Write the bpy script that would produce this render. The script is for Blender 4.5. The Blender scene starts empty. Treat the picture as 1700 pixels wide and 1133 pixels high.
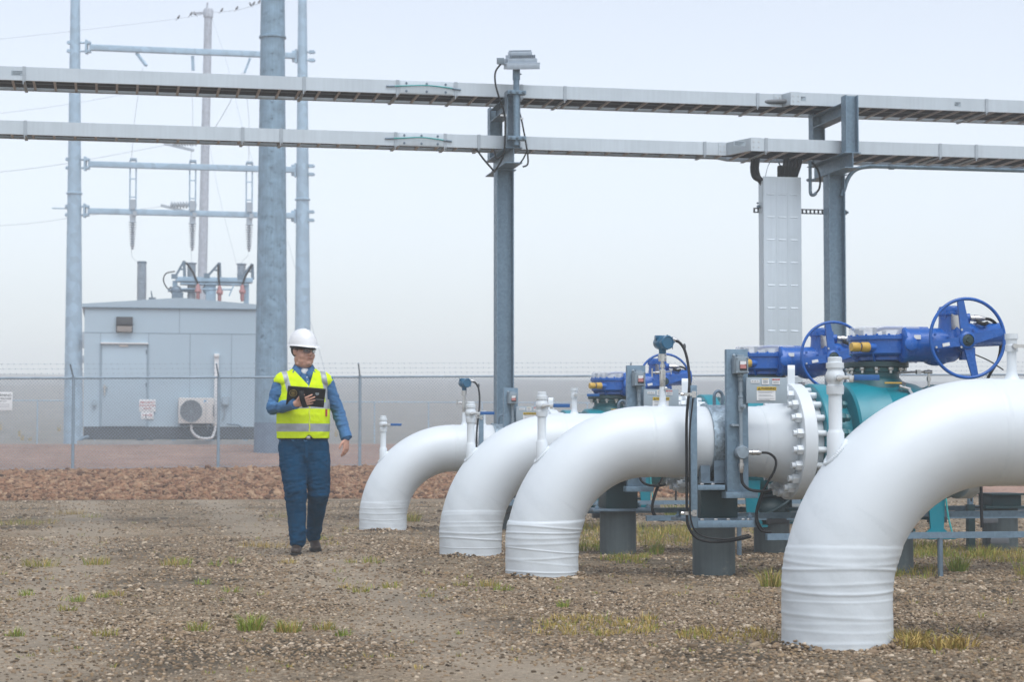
import bpy, bmesh, math, random
import numpy as np
from mathutils import Vector, Matrix, noise

random.seed(7)
rng = np.random.default_rng(11)
SC = bpy.context.scene
COL = SC.collection
PI = math.pi
R_ = math.radians
V3 = Vector

# ---------------------------------------------------------------- camera model (metres, eye height 0.94 m)
F, CX, CY, EYE, PITCH = 3305.6, 850.0, 566.5, 0.94, math.atan((736 - 566.5) / 3305.6)
SP, CP = math.sin(PITCH), math.cos(PITCH)

def P(px, py, Y):
    a, b = (px - CX) / F, (CY - py) / F
    y, z = CP - b * SP, SP + b * CP
    k = Y / y
    return V3((a * k, Y, EYE + z * k))

def proj(p):
    d = p[1] * CP + (p[2] - EYE) * SP
    u = -p[1] * SP + (p[2] - EYE) * CP
    return CX + F * p[0] / d, CY - F * u / d

TH = R_(11.4)                                   # the plant grid is turned this much against the picture plane
U = V3((math.cos(TH), math.sin(TH), 0))
W = V3((-math.sin(TH), math.cos(TH), 0))

def along(px, o, t=0.0, z=0.0):
    """s such that o + s*U + t*W at height z is seen at column px"""
    lo, hi = -60.0, 60.0
    for _ in range(60):
        s = (lo + hi) / 2
        q = V3((o[0], o[1], 0)) + U * s + W * t
        if proj((q.x, q.y, z))[0] < px: lo = s
        else: hi = s
    return lo

# ---------------------------------------------------------------- mesh builder
def frame(d):
    d = V3(d).normalized()
    a = V3((0, 0, 1)) if abs(d.z) < 0.9 else V3((1, 0, 0))
    u = d.cross(a).normalized()
    return u, d.cross(u).normalized(), d

class MB:
    def __init__(s):
        s.v, s.f, s.m, s.mi = [], [], [], 0
    def add(s, vs, fs):
        b = len(s.v)
        s.v += [tuple(x) for x in vs]
        for f in fs:
            s.f.append(tuple(i + b for i in f)); s.m.append(s.mi)
        return s
    def box(s, c, d, M=None):
        x, y, z = d[0] / 2, d[1] / 2, d[2] / 2
        vs = [V3(p) for p in ((-x,-y,-z),(x,-y,-z),(x,y,-z),(-x,y,-z),(-x,-y,z),(x,-y,z),(x,y,z),(-x,y,z))]
        if M is not None: vs = [M @ p for p in vs]
        c = V3(c)
        return s.add([p + c for p in vs], [(0,3,2,1),(4,5,6,7),(0,1,5,4),(1,2,6,5),(2,3,7,6),(3,0,4,7)])
    def bar(s, p0, p1, w, h, up=(0, 0, 1)):
        p0, p1 = V3(p0), V3(p1); d = (p1 - p0).normalized(); up = V3(up)
        if abs(d.dot(up)) > 0.95: up = V3((0, 1, 0))
        a = d.cross(up).normalized() * (w / 2); b = a.cross(d).normalized() * (h / 2)
        vs = [p0-a-b, p0+a-b, p0+a+b, p0-a+b, p1-a-b, p1+a-b, p1+a+b, p1-a+b]
        return s.add(vs, [(0,1,2,3),(7,6,5,4),(1,0,4,5),(2,1,5,6),(3,2,6,7),(0,3,7,4)])
    def cyl(s, p0, p1, r0, r1=None, seg=20, caps=True):
        return s.lathe([(r0, 0), (r0 if r1 is None else r1, (V3(p1) - V3(p0)).length)], p0, V3(p1) - V3(p0), seg, caps)
    def lathe(s, prof, o, axis=(0, 0, 1), seg=24, caps=True, ref=None):
        u, w, d = frame(axis); o = V3(o); n = len(prof); vs, fs = [], []
        for r, h in prof:
            for k in range(seg):
                a = 2 * PI * k / seg
                vs.append(o + d * h + u * (r * math.cos(a)) + w * (r * math.sin(a)))
        for i in range(n - 1):
            for k in range(seg):
                k2 = (k + 1) % seg
                fs.append((i*seg+k, i*seg+k2, (i+1)*seg+k2, (i+1)*seg+k))
        if caps:
            fs.append(tuple(range(seg - 1, -1, -1))); fs.append(tuple((n-1)*seg+k for k in range(seg)))
        return s.add(vs, fs)
    def tube(s, pts, r, seg=10, caps=True, smooth=0):
        pts = [V3(p) for p in pts]
        if smooth: pts = spline(pts, smooth)
        n = len(pts); rs = r if isinstance(r, (list, tuple)) else [r] * n
        if len(rs) != n: rs = [np.interp(i / (n - 1), np.linspace(0, 1, len(rs)), rs) for i in range(n)]
        t0 = (pts[1] - pts[0]).normalized(); u, w, _ = frame(t0); vs, fs = [], []
        for i, p in enumerate(pts):
            t = (pts[min(i+1, n-1)] - pts[max(i-1, 0)]).normalized()
            u = (u - t * u.dot(t)).normalized(); w = t.cross(u)
            for k in range(seg):
                a = 2 * PI * k / seg
                vs.append(p + (u * math.cos(a) + w * math.sin(a)) * float(rs[i]))
        for i in range(n - 1):
            for k in range(seg):
                k2 = (k + 1) % seg
                fs.append((i*seg+k, i*seg+k2, (i+1)*seg+k2, (i+1)*seg+k))
        if caps:
            fs.append(tuple(range(seg - 1, -1, -1))); fs.append(tuple((n-1)*seg+k for k in range(seg)))
        return s.add(vs, fs)
    def torus(s, c, axis, R, r, seg=48, sr=8, a0=0, a1=2*PI):
        u, w, d = frame(axis); c = V3(c)
        full = abs(a1 - a0 - 2 * PI) < 1e-6
        pts = [c + u * (R * math.cos(a0 + (a1-a0) * k / seg)) + w * (R * math.sin(a0 + (a1-a0) * k / seg)) for k in range(seg + (0 if full else 1))]
        n = len(pts); vs, fs = [], []
        for p in pts:
            e = (p - c).normalized()
            for j in range(sr):
                a = 2 * PI * j / sr
                vs.append(p + e * (r * math.cos(a)) + d * (r * math.sin(a)))
        for i in range(n if full else n - 1):
            for j in range(sr):
                i2, j2 = (i + 1) % n, (j + 1) % sr
                fs.append((i*sr+j, i2*sr+j, i2*sr+j2, i*sr+j2))
        return s.add(vs, fs)
    def prism(s, poly, o, ux, uy, ext):
        o, ux, uy, ext = V3(o), V3(ux), V3(uy), V3(ext); n = len(poly)
        a = [o + ux * x + uy * y for x, y in poly]
        vs = a + [p + ext for p in a]
        fs = [tuple(range(n - 1, -1, -1)), tuple(range(n, 2 * n))]
        fs += [(i, (i+1) % n, n + (i+1) % n, n + i) for i in range(n)]
        return s.add(vs, fs)
    def ell(s, c, r, M=None, seg=20, rings=12):
        c = V3(c); vs, fs = [], []
        for i in range(rings + 1):
            th = PI * i / rings
            for k in range(seg):
                a = 2 * PI * k / seg
                q = V3((r[0]*math.sin(th)*math.cos(a), r[1]*math.sin(th)*math.sin(a), r[2]*math.cos(th)))
                vs.append((M @ q if M is not None else q) + c)
        for i in range(rings):
            for k in range(seg):
                k2 = (k + 1) % seg
                if i == 0: fs.append((k, (i+1)*seg+k, (i+1)*seg+k2))
                elif i == rings - 1: fs.append((i*seg+k, (i+1)*seg+k, i*seg+k2))
                else: fs.append((i*seg+k, (i+1)*seg+k, (i+1)*seg+k2, i*seg+k2))
        return s.add(vs, fs)
    def hexnut(s, c, axis, r, h, rot=0.0):
        return s.lathe([(r*0.93, 0), (r, h*0.12), (r, h*0.85), (r*0.9, h)], c, axis, 6)
    def mesh(s, name, bevel=0, angle=38):
        me = bpy.data.meshes.new(name); me.from_pydata(s.v, [], s.f); me.update()
        if bevel or True:
            bm = bmesh.new(); bm.from_mesh(me)
            bmesh.ops.recalc_face_normals(bm, faces=bm.faces)
            if bevel:
                es = [e for e in bm.edges if len(e.link_faces) == 2 and e.calc_face_angle(0) > R_(40)]
                bmesh.ops.bevel(bm, geom=es, offset=bevel, segments=2, affect='EDGES', clamp_overlap=True, profile=0.6)
            bm.to_mesh(me); bm.free()
        return me
    def build(s, name, mat, parent=None, loc=(0, 0, 0), rz=0, bevel=0, angle=38):
        if not bevel:
            me = bpy.data.meshes.new(name); me.from_pydata(s.v, [], s.f)
            me.polygons.foreach_set('material_index', s.m); me.update()
        else:
            me = s.mesh(name, bevel)
        for mm in (mat if isinstance(mat, (list, tuple)) else [mat]): me.materials.append(mm)
        return link(name, me, parent, loc, rz, angle)

def link(name, me, parent=None, loc=(0, 0, 0), rz=0, angle=38):
    if angle is not None:
        me.polygons.foreach_set('use_smooth', [True] * len(me.polygons))
        me.set_sharp_from_angle(angle=R_(angle))
    o = bpy.data.objects.new(name, me); COL.objects.link(o)
    o.location = loc; o.rotation_euler = (0, 0, rz)
    if parent is not None: o.parent = parent
    return o

def spline(pts, n=6):
    pts = [V3(p) for p in pts]; out = []; q = [pts[0]*2 - pts[1]] + pts + [pts[-1]*2 - pts[-2]]
    for i in range(1, len(q) - 2):
        a, b, c, d = q[i-1], q[i], q[i+1], q[i+2]
        for k in range(n):
            t = k / n
            out.append(0.5 * ((b*2) + (c-a)*t + (a*2 - b*5 + c*4 - d)*t*t + (b*3 - a - c*3 + d)*t**3))
    out.append(pts[-1]); return out

def tag(o, label=None, cat=None, group=None, kind=None):
    if label: o['label'] = label
    if cat: o['category'] = cat
    if group: o['group'] = group
    if kind: o['kind'] = kind
    return o

def thing(name, label, cat, loc=(0, 0, 0), rz=0.0, group=None):
    o = bpy.data.objects.new(name, None); COL.objects.link(o); o.empty_display_size = 0.1
    o.location = loc; o.rotation_euler = (0, 0, rz)
    return tag(o, label, cat, group)

def dup(o, label=None, loc=None, parent=None):
    c = o.copy(); COL.objects.link(c)
    if parent is not None: c.parent = parent
    if label: c['label'] = label
    if loc is not None: c.location = loc
    for ch in list(o.children): dup(ch, parent=c)
    return c

def text_mesh(name, body, size, mat, parent, M, align='CENTER', ext=0.0006, bold=0.0):
    cu = bpy.data.curves.new(name, 'FONT'); cu.body = body; cu.size = size; cu.align_x = align; cu.align_y = 'CENTER'
    cu.extrude = ext; cu.offset = bold
    o = bpy.data.objects.new('tmp_text', cu); COL.objects.link(o)
    dg = bpy.context.evaluated_depsgraph_get(); dg.update()
    me = bpy.data.meshes.new_from_object(o.evaluated_get(dg))
    bpy.data.objects.remove(o); me.name = name; me.transform(M); me.materials.clear(); me.materials.append(mat)
    return link(name, me, parent, angle=None)

FRONT = Matrix(((1,0,0,0),(0,0,-1,0),(0,1,0,0),(0,0,0,1)))      # text plane x,y -> x,z facing -y
def face_front(x, y, z): return Matrix.Translation((x, y, z)) @ FRONT

def remesh(mb, name, voxel, smooth=0, fac=0.5):
    me = bpy.data.meshes.new(name); me.from_pydata(mb.v, [], mb.f); me.update()
    bm = bmesh.new(); bm.from_mesh(me); bmesh.ops.recalc_face_normals(bm, faces=bm.faces); bm.to_mesh(me); bm.free()
    o = bpy.data.objects.new('tmp_remesh', me); COL.objects.link(o)
    m = o.modifiers.new('r', 'REMESH'); m.mode = 'VOXEL'; m.voxel_size = voxel
    if smooth:
        sm = o.modifiers.new('s', 'SMOOTH'); sm.iterations = smooth; sm.factor = fac
    dg = bpy.context.evaluated_depsgraph_get(); dg.update()
    out = bpy.data.meshes.new_from_object(o.evaluated_get(dg)); bpy.data.objects.remove(o)
    out.name = name; return out

# ---------------------------------------------------------------- materials
def nt(name):
    m = bpy.data.materials.new(name); m.use_nodes = True
    t = m.node_tree; return m, t, t.nodes['Principled BSDF']

def N(t, kind, **kw):
    n = t.nodes.new(kind)
    for k, v in kw.items():
        if k in n.inputs: n.inputs[k].default_value = v
        else: setattr(n, k, v)
    return n

def coords(t, scale=None):
    c = N(t, 'ShaderNodeTexCoord'); return c.outputs['Object']

def mat(name, col, rough=0.5, metal=0.0, var=0.12, vs=6.0, bump=0.0, bs=60.0, coat=0.0, spots=None, streak=0.0, spec=0.5):
    """painted / metal / plastic surface: slow colour variation, roughness variation, fine bump, optional stains"""
    m, t, b = nt(name); L = t.links.new; co = coords(t)
    n1 = N(t, 'ShaderNodeTexNoise', Scale=vs, Detail=5.0, Roughness=0.6); L(co, n1.inputs['Vector'])
    r1 = N(t, 'ShaderNodeMapRange'); r1.inputs['From Min'].default_value = 0.3; r1.inputs['From Max'].default_value = 0.7
    r1.inputs['To Min'].default_value = 1 - var; r1.inputs['To Max'].default_value = 1 + var
    L(n1.outputs['Fac'], r1.inputs['Value'])
    mx = N(t, 'ShaderNodeVectorMath', operation='SCALE'); mx.inputs[0].default_value = col[:3]; L(r1.outputs[0], mx.inputs['Scale'])
    out = mx.outputs[0]
    if streak:
        mp = N(t, 'ShaderNodeMapping'); mp.inputs['Scale'].default_value = (30, 30, 1.2); L(co, mp.inputs['Vector'])
        n3 = N(t, 'ShaderNodeTexNoise', Scale=1.0, Detail=4.0); L(mp.outputs[0], n3.inputs['Vector'])
        r3 = N(t, 'ShaderNodeMapRange'); r3.inputs['From Min'].default_value = 0.35; r3.inputs['From Max'].default_value = 0.75
        r3.inputs['To Min'].default_value = 1 + streak * 0.4; r3.inputs['To Max'].default_value = 1 - streak
        L(n3.outputs['Fac'], r3.inputs['Value'])
        m3 = N(t, 'ShaderNodeVectorMath', operation='SCALE'); L(out, m3.inputs[0]); L(r3.outputs[0], m3.inputs['Scale']); out = m3.outputs[0]
    if spots:
        n2 = N(t, 'ShaderNodeTexNoise', Scale=spots[1], Detail=6.0, Roughness=0.7); L(co, n2.inputs['Vector'])
        r2 = N(t, 'ShaderNodeMapRange'); r2.inputs['From Min'].default_value = spots[2]; r2.inputs['From Max'].default_value = spots[2] + 0.12
        L(n2.outputs['Fac'], r2.inputs['Value'])
        m2 = N(t, 'ShaderNodeMix', data_type='RGBA'); L(r2.outputs[0], m2.inputs['Factor'])
        L(out, m2.inputs['A']); m2.inputs['B'].default_value = (*spots[0], 1); out = m2.outputs['Result']
    L(out, b.inputs['Base Color'])
    b.inputs['Metallic'].default_value = metal; b.inputs['Specular IOR Level'].default_value = spec
    rr = N(t, 'ShaderNodeMapRange'); rr.inputs['To Min'].default_value = max(0.02, rough - 0.1); rr.inputs['To Max'].default_value = min(1, rough + 0.1)
    L(n1.outputs['Fac'], rr.inputs['Value']); L(rr.outputs[0], b.inputs['Roughness'])
    b.inputs['Coat Weight'].default_value = coat; b.inputs['Coat Roughness'].default_value = 0.15
    if bump:
        nb = N(t, 'ShaderNodeTexNoise', Scale=bs, Detail=4.0); L(co, nb.inputs['Vector'])
        bp = N(t, 'ShaderNodeBump', Strength=1.0, Distance=bump); L(nb.outputs['Fac'], bp.inputs['Height']); L(bp.outputs[0], b.inputs['Normal'])
    return m

def galv(name, col=(0.175, 0.258, 0.33), metal=0.45, scale=42.0, amt=0.13, rough=0.5):
    """hot-dip galvanised steel with spangle"""
    m, t, b = nt(name); L = t.links.new; co = coords(t)
    v = N(t, 'ShaderNodeTexVoronoi', Scale=scale); L(co, v.inputs['Vector'])
    sp = N(t, 'ShaderNodeSeparateColor'); L(v.outputs['Color'], sp.inputs[0])
    n = N(t, 'ShaderNodeTexNoise', Scale=3.0, Detail=6.0, Roughness=0.65); L(co, n.inputs['Vector'])
    ad = N(t, 'ShaderNodeMath', operation='ADD'); L(sp.outputs[0], ad.inputs[0]); L(n.outputs['Fac'], ad.inputs[1])
    r = N(t, 'ShaderNodeMapRange'); r.inputs['From Min'].default_value = 0.3; r.inputs['From Max'].default_value = 1.7
    r.inputs['To Min'].default_value = 1 - amt; r.inputs['To Max'].default_value = 1 + amt; L(ad.outputs[0], r.inputs['Value'])
    mx = N(t, 'ShaderNodeVectorMath', operation='SCALE'); mx.inputs[0].default_value = col; L(r.outputs[0], mx.inputs['Scale'])
    L(mx.outputs[0], b.inputs['Base Color']); b.inputs['Metallic'].default_value = metal
    r2 = N(t, 'ShaderNodeMapRange'); r2.inputs['To Min'].default_value = rough - 0.12; r2.inputs['To Max'].default_value = rough + 0.15
    L(sp.outputs[1], r2.inputs['Value']); L(r2.outputs[0], b.inputs['Roughness'])
    return m

M = {}
M['white'] = mat('white_paint', (0.645, 0.695, 0.725), 0.42, var=0.03, vs=2.5, bump=0.0014, bs=9, coat=0.05, spots=((0.62, 0.6, 0.55), 7.0, 0.70))
M['tape'] = mat('white_tape_wrap', (0.615, 0.665, 0.695), 0.42, var=0.04, vs=5, bump=0.0015, bs=22, spots=((0.52, 0.48, 0.42), 9.0, 0.69))
M['galv'] = galv('galvanised_steel')
M['galv_dark'] = galv('galvanised_steel_weathered', (0.15, 0.21, 0.265), 0.4, 22, 0.22)
M['galv_band'] = galv('galvanised_band', (0.30, 0.38, 0.44), 0.55, 55, 0.4, 0.42)
M['alu'] = mat('mill_aluminium', (0.52, 0.58, 0.62), 0.42, 0.45, var=0.08, vs=1.2, bump=0.0004, bs=30, streak=0.06)
M['rung'] = mat('dull_aluminium', (0.52, 0.46, 0.43), 0.55, 0.2, var=0.15)
M['clip'] = mat('tray_clip_aluminium', (0.38, 0.43, 0.47), 0.5, 0.3, var=0.1)
M['steel'] = mat('stainless_steel', (0.55, 0.55, 0.54), 0.3, 0.9, var=0.12, vs=30)
M['castalu'] = mat('grey_cast_box', (0.24, 0.30, 0.345), 0.5, 0.2, var=0.1, vs=20, bump=0.0004, bs=120)
M['greyplate'] = mat('grey_sign_plate', (0.33, 0.40, 0.45), 0.45, 0.1, var=0.04)
M['pile'] = mat('grey_pile_coating', (0.082, 0.108, 0.115), 0.6, 0.1, var=0.18, vs=5, bump=0.002, bs=26, streak=0.18, spots=((0.24, 0.23, 0.2), 4.5, 0.62))
M['dkgreen'] = mat('dark_green_steel', (0.012, 0.040, 0.045), 0.5, 0.1, var=0.25, vs=6)
M['teal'] = mat('teal_paint', (0.0, 0.205, 0.262), 0.36, var=0.09, vs=4, bump=0.0006, bs=40, coat=0.1, spots=((0.02, 0.15, 0.16), 8.0, 0.68))
M['tealdk'] = mat('dark_teal_paint', (0.003, 0.10, 0.118), 0.42, var=0.2, vs=12)
M['blue'] = mat('blue_enamel', (0.0, 0.092, 0.39), 0.27, var=0.16, vs=6, bump=0.0007, bs=70, coat=0.0, spots=((0.01, 0.03, 0.13), 10.0, 0.67))
M['txblue'] = mat('transmitter_blue', (0.012, 0.11, 0.21), 0.35, var=0.08, vs=12, coat=0.2)
M['hblue'] = mat('blue_vinyl_grip', (0.012, 0.10, 0.30), 0.45, var=0.1, vs=30)
M['yellow'] = mat('yellow_cap', (0.52, 0.33, 0.055), 0.5, var=0.14, vs=25)
M['rubber'] = mat('black_cable', (0.006, 0.007, 0.008), 0.55, var=0.2, vs=20, spec=0.3)
M['cablegrey'] = mat('grey_hose', (0.10, 0.11, 0.12), 0.5, var=0.15, vs=20)
M['red'] = mat('red_label', (0.46, 0.19, 0.18), 0.4, var=0.12, vs=60)
M['paper'] = mat('white_label', (0.72, 0.74, 0.75), 0.5, var=0.03)
M['ink'] = mat('black_ink', (0.015, 0.015, 0.017), 0.5, var=0.05)
M['inkgrey'] = mat('grey_ink', (0.30, 0.32, 0.34), 0.5, var=0.05)
M['redink'] = mat('red_ink', (0.45, 0.05, 0.05), 0.5, var=0.05)
M['warn'] = mat('warning_yellow', (0.62, 0.43, 0.03), 0.45, var=0.05)
M['tealwire'] = mat('green_jumper_wire', (0.03, 0.33, 0.33), 0.45, var=0.1)
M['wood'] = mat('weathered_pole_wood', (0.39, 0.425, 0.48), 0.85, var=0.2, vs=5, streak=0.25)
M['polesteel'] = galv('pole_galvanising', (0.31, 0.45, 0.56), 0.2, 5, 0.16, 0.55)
M['bigpole'] = mat('weathered_pole_steel', (0.20, 0.31, 0.40), 0.6, 0.15, var=0.26, vs=3.5, streak=0.16, spots=((0.08, 0.14, 0.185), 3.4, 0.57))
M['poledk'] = mat('pole_base_coating', (0.13, 0.18, 0.25), 0.7, var=0.15, vs=5)
M['wall'] = mat('grey_cladding', (0.40, 0.515, 0.595), 0.5, var=0.025, vs=0.8)
M['roof'] = mat('grey_roof_trim', (0.37, 0.475, 0.55), 0.5, var=0.03)
M['skid'] = mat('dark_skid_steel', (0.055, 0.065, 0.075), 0.6, var=0.15)
M['seam'] = mat('panel_joint', (0.27, 0.36, 0.43), 0.6, var=0.03)
M['concrete'] = mat('concrete', (0.33, 0.33, 0.32), 0.85, var=0.12, vs=5, bump=0.003, bs=30)
M['lampdk'] = mat('lamp_housing', (0.016, 0.02, 0.025), 0.5, var=0.1)
M['lens'] = mat('lamp_lens', (0.5, 0.5, 0.48), 0.2, var=0.1, vs=40)
M['acwhite'] = mat('air_con_casing', (0.62, 0.60, 0.57), 0.45, var=0.04)
M['acgrille'] = mat('air_con_grille', (0.12, 0.125, 0.135), 0.5, var=0.1)
M['cyan'] = mat('cyan_mark', (0.02, 0.30, 0.55), 0.4, var=0.02)
M['porcelain'] = mat('grey_porcelain', (0.33, 0.39, 0.44), 0.3, var=0.1)
M['redboot'] = mat('red_insulating_boot', (0.38, 0.17, 0.165), 0.5, var=0.1)
M['wire'] = mat('bare_conductor', (0.36, 0.40, 0.43), 0.6, 0.3, var=0.1)
M['fence'] = galv('fence_galvanising', (0.24, 0.32, 0.39), 0.3, 10, 0.1, 0.55)
M['feather'] = mat('dark_feathers', (0.07, 0.07, 0.075), 0.8, var=0.2)
def acrylic():
    m, t, b = nt('clear_cover'); b.inputs['Base Color'].default_value = (0.80, 0.84, 0.88, 1)
    b.inputs['Roughness'].default_value = 0.12; b.inputs['Transmission Weight'].default_value = 0.0
    b.inputs['Alpha'].default_value = 0.42
    return m
M['clear'] = acrylic()
# ================================================================ camera, light, air
cam = bpy.data.cameras.new('camera'); camo = bpy.data.objects.new('camera', cam); COL.objects.link(camo)
cam.sensor_width = 36.0; cam.lens = F * 36.0 / 1700.0; cam.clip_start = 0.1; cam.clip_end = 2000
camo.location = (0, 0, EYE); camo.rotation_euler = (PI / 2 + PITCH, 0, 0)
cam.dof.use_dof = True; cam.dof.focus_distance = 13.0; cam.dof.aperture_fstop = 5.6
SC.camera = camo
SUN_EL, SUN_AZ = 64.0, 160.0            # azimuth clockwise from +Y: high, behind the camera and a little to the right
world = bpy.data.worlds.new('World'); SC.world = world; world.use_nodes = True
wt = world.node_tree; bg = wt.nodes['Background']
sky = wt.nodes.new('ShaderNodeTexSky'); sky.sky_type = 'NISHITA'; sky.sun_disc = False
sky.sun_elevation = R_(SUN_EL); sky.sun_rotation = R_(SUN_AZ); sky.air_density = 1.0; sky.dust_density = 1.5; sky.ozone_density = 1.0
hs = wt.nodes.new('ShaderNodeHueSaturation'); hs.inputs['Saturation'].default_value = 0.45; hs.inputs['Hue'].default_value = 0.504
wt.links.new(sky.outputs[0], hs.inputs['Color']); wt.links.new(hs.outputs[0], bg.inputs['Color'])
bg.inputs['Strength'].default_value = 0.122
sl = bpy.data.lights.new('sun', 'SUN'); sl.energy = 1.15; sl.angle = R_(45); sl.color = (0.96, 0.98, 1.0)
so = bpy.data.objects.new('sun', sl); COL.objects.link(so)
az = R_(SUN_AZ); el = R_(SUN_EL)
sd = V3((math.sin(az) * math.cos(el), math.cos(az) * math.cos(el), math.sin(el)))
so.rotation_euler = (-sd).to_track_quat('-Z', 'Y').to_euler(); so.location = sd * 30
vw = SC.view_settings; vw.view_transform = 'Standard'; vw.look = 'None'; vw.gamma = 1.0; vw.use_curve_mapping = False; vw.exposure = 0.84
cy = SC.cycles; cy.use_denoising = True; cy.max_bounces = 14; cy.diffuse_bounces = 3; cy.glossy_bounces = 3
cy.volume_bounces = 12; cy.transparent_max_bounces = 12; cy.transmission_bounces = 4; cy.caustics_reflective = False; cy.caustics_refractive = False

HX, HY0, HY1, HZ0, HZ1 = 195.0, -25.0, 450.0, -2.0, 21.0
hz = MB(); hz.box((0, (HY0 + HY1) / 2, (HZ0 + HZ1) / 2), (2 * HX, HY1 - HY0, HZ1 - HZ0))
hm = bpy.data.materials.new('fog'); hm.use_nodes = True; ht = hm.node_tree; ht.nodes.clear()
ho = ht.nodes.new('ShaderNodeOutputMaterial'); hv = ht.nodes.new('ShaderNodeVolumePrincipled')
hv.inputs['Color'].default_value = (0.93, 0.973, 1.0, 1); hv.inputs['Density'].default_value = 0.0031; hv.inputs['Anisotropy'].default_value = 0.0
ht.links.new(hv.outputs[0], ho.inputs['Volume'])
hz_o = hz.build('haze', hm, angle=None); tag(hz_o, kind='stuff')

# ================================================================ ground
T_TOE, T_FENCE, T_PAD, T_FIELD = 33.4, 43.2, 51.0, 92.0
def st(x, y): return x * U.x + y * U.y, x * W.x + y * W.y
def xy(s, t): return s * U.x + t * W.x, s * U.y + t * W.y
def zfence(s): return 0.353 + 0.0103 * (s + 0.75)
def zg(x, y):
    s, t = st(x, y)
    s = max(-12.0, min(20.0, s))
    if t < T_TOE: return 0.012 * noise.noise((x * 0.45, y * 0.45, 0.3)) + 0.006 * noise.noise((x * 1.7, y * 1.7, 3.0))
    if t < T_FENCE:
        k = (t - T_TOE) / (T_FENCE - T_TOE); return zfence(s) * (k ** 0.8)
    if t < T_PAD: return zfence(s) + (0.9 - zfence(s)) * (t - T_FENCE) / (T_PAD - T_FENCE)
    if t < T_FIELD: return 0.9
    return 0.9 + 0.043 * (t - T_FIELD) + min(1.0, (t - T_FIELD) / 60) * 0.9 * noise.noise((x * 0.012, y * 0.012, 7.0))

def ground_mesh(name, ts, ss, m):
    vs, fs = [], []
    for t in ts:
        for s in ss:
            x, y = xy(s, t); vs.append((x, y, zg(x, y)))
    n = len(ss)
    for i in range(len(ts) - 1):
        for j in range(n - 1):
            fs.append((i*n+j, i*n+j+1, (i+1)*n+j+1, (i+1)*n+j))
    me = bpy.data.meshes.new(name); me.from_pydata(vs, [], fs); me.materials.append(m)
    return tag(link(name, me, angle=None), kind='structure')

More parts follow.
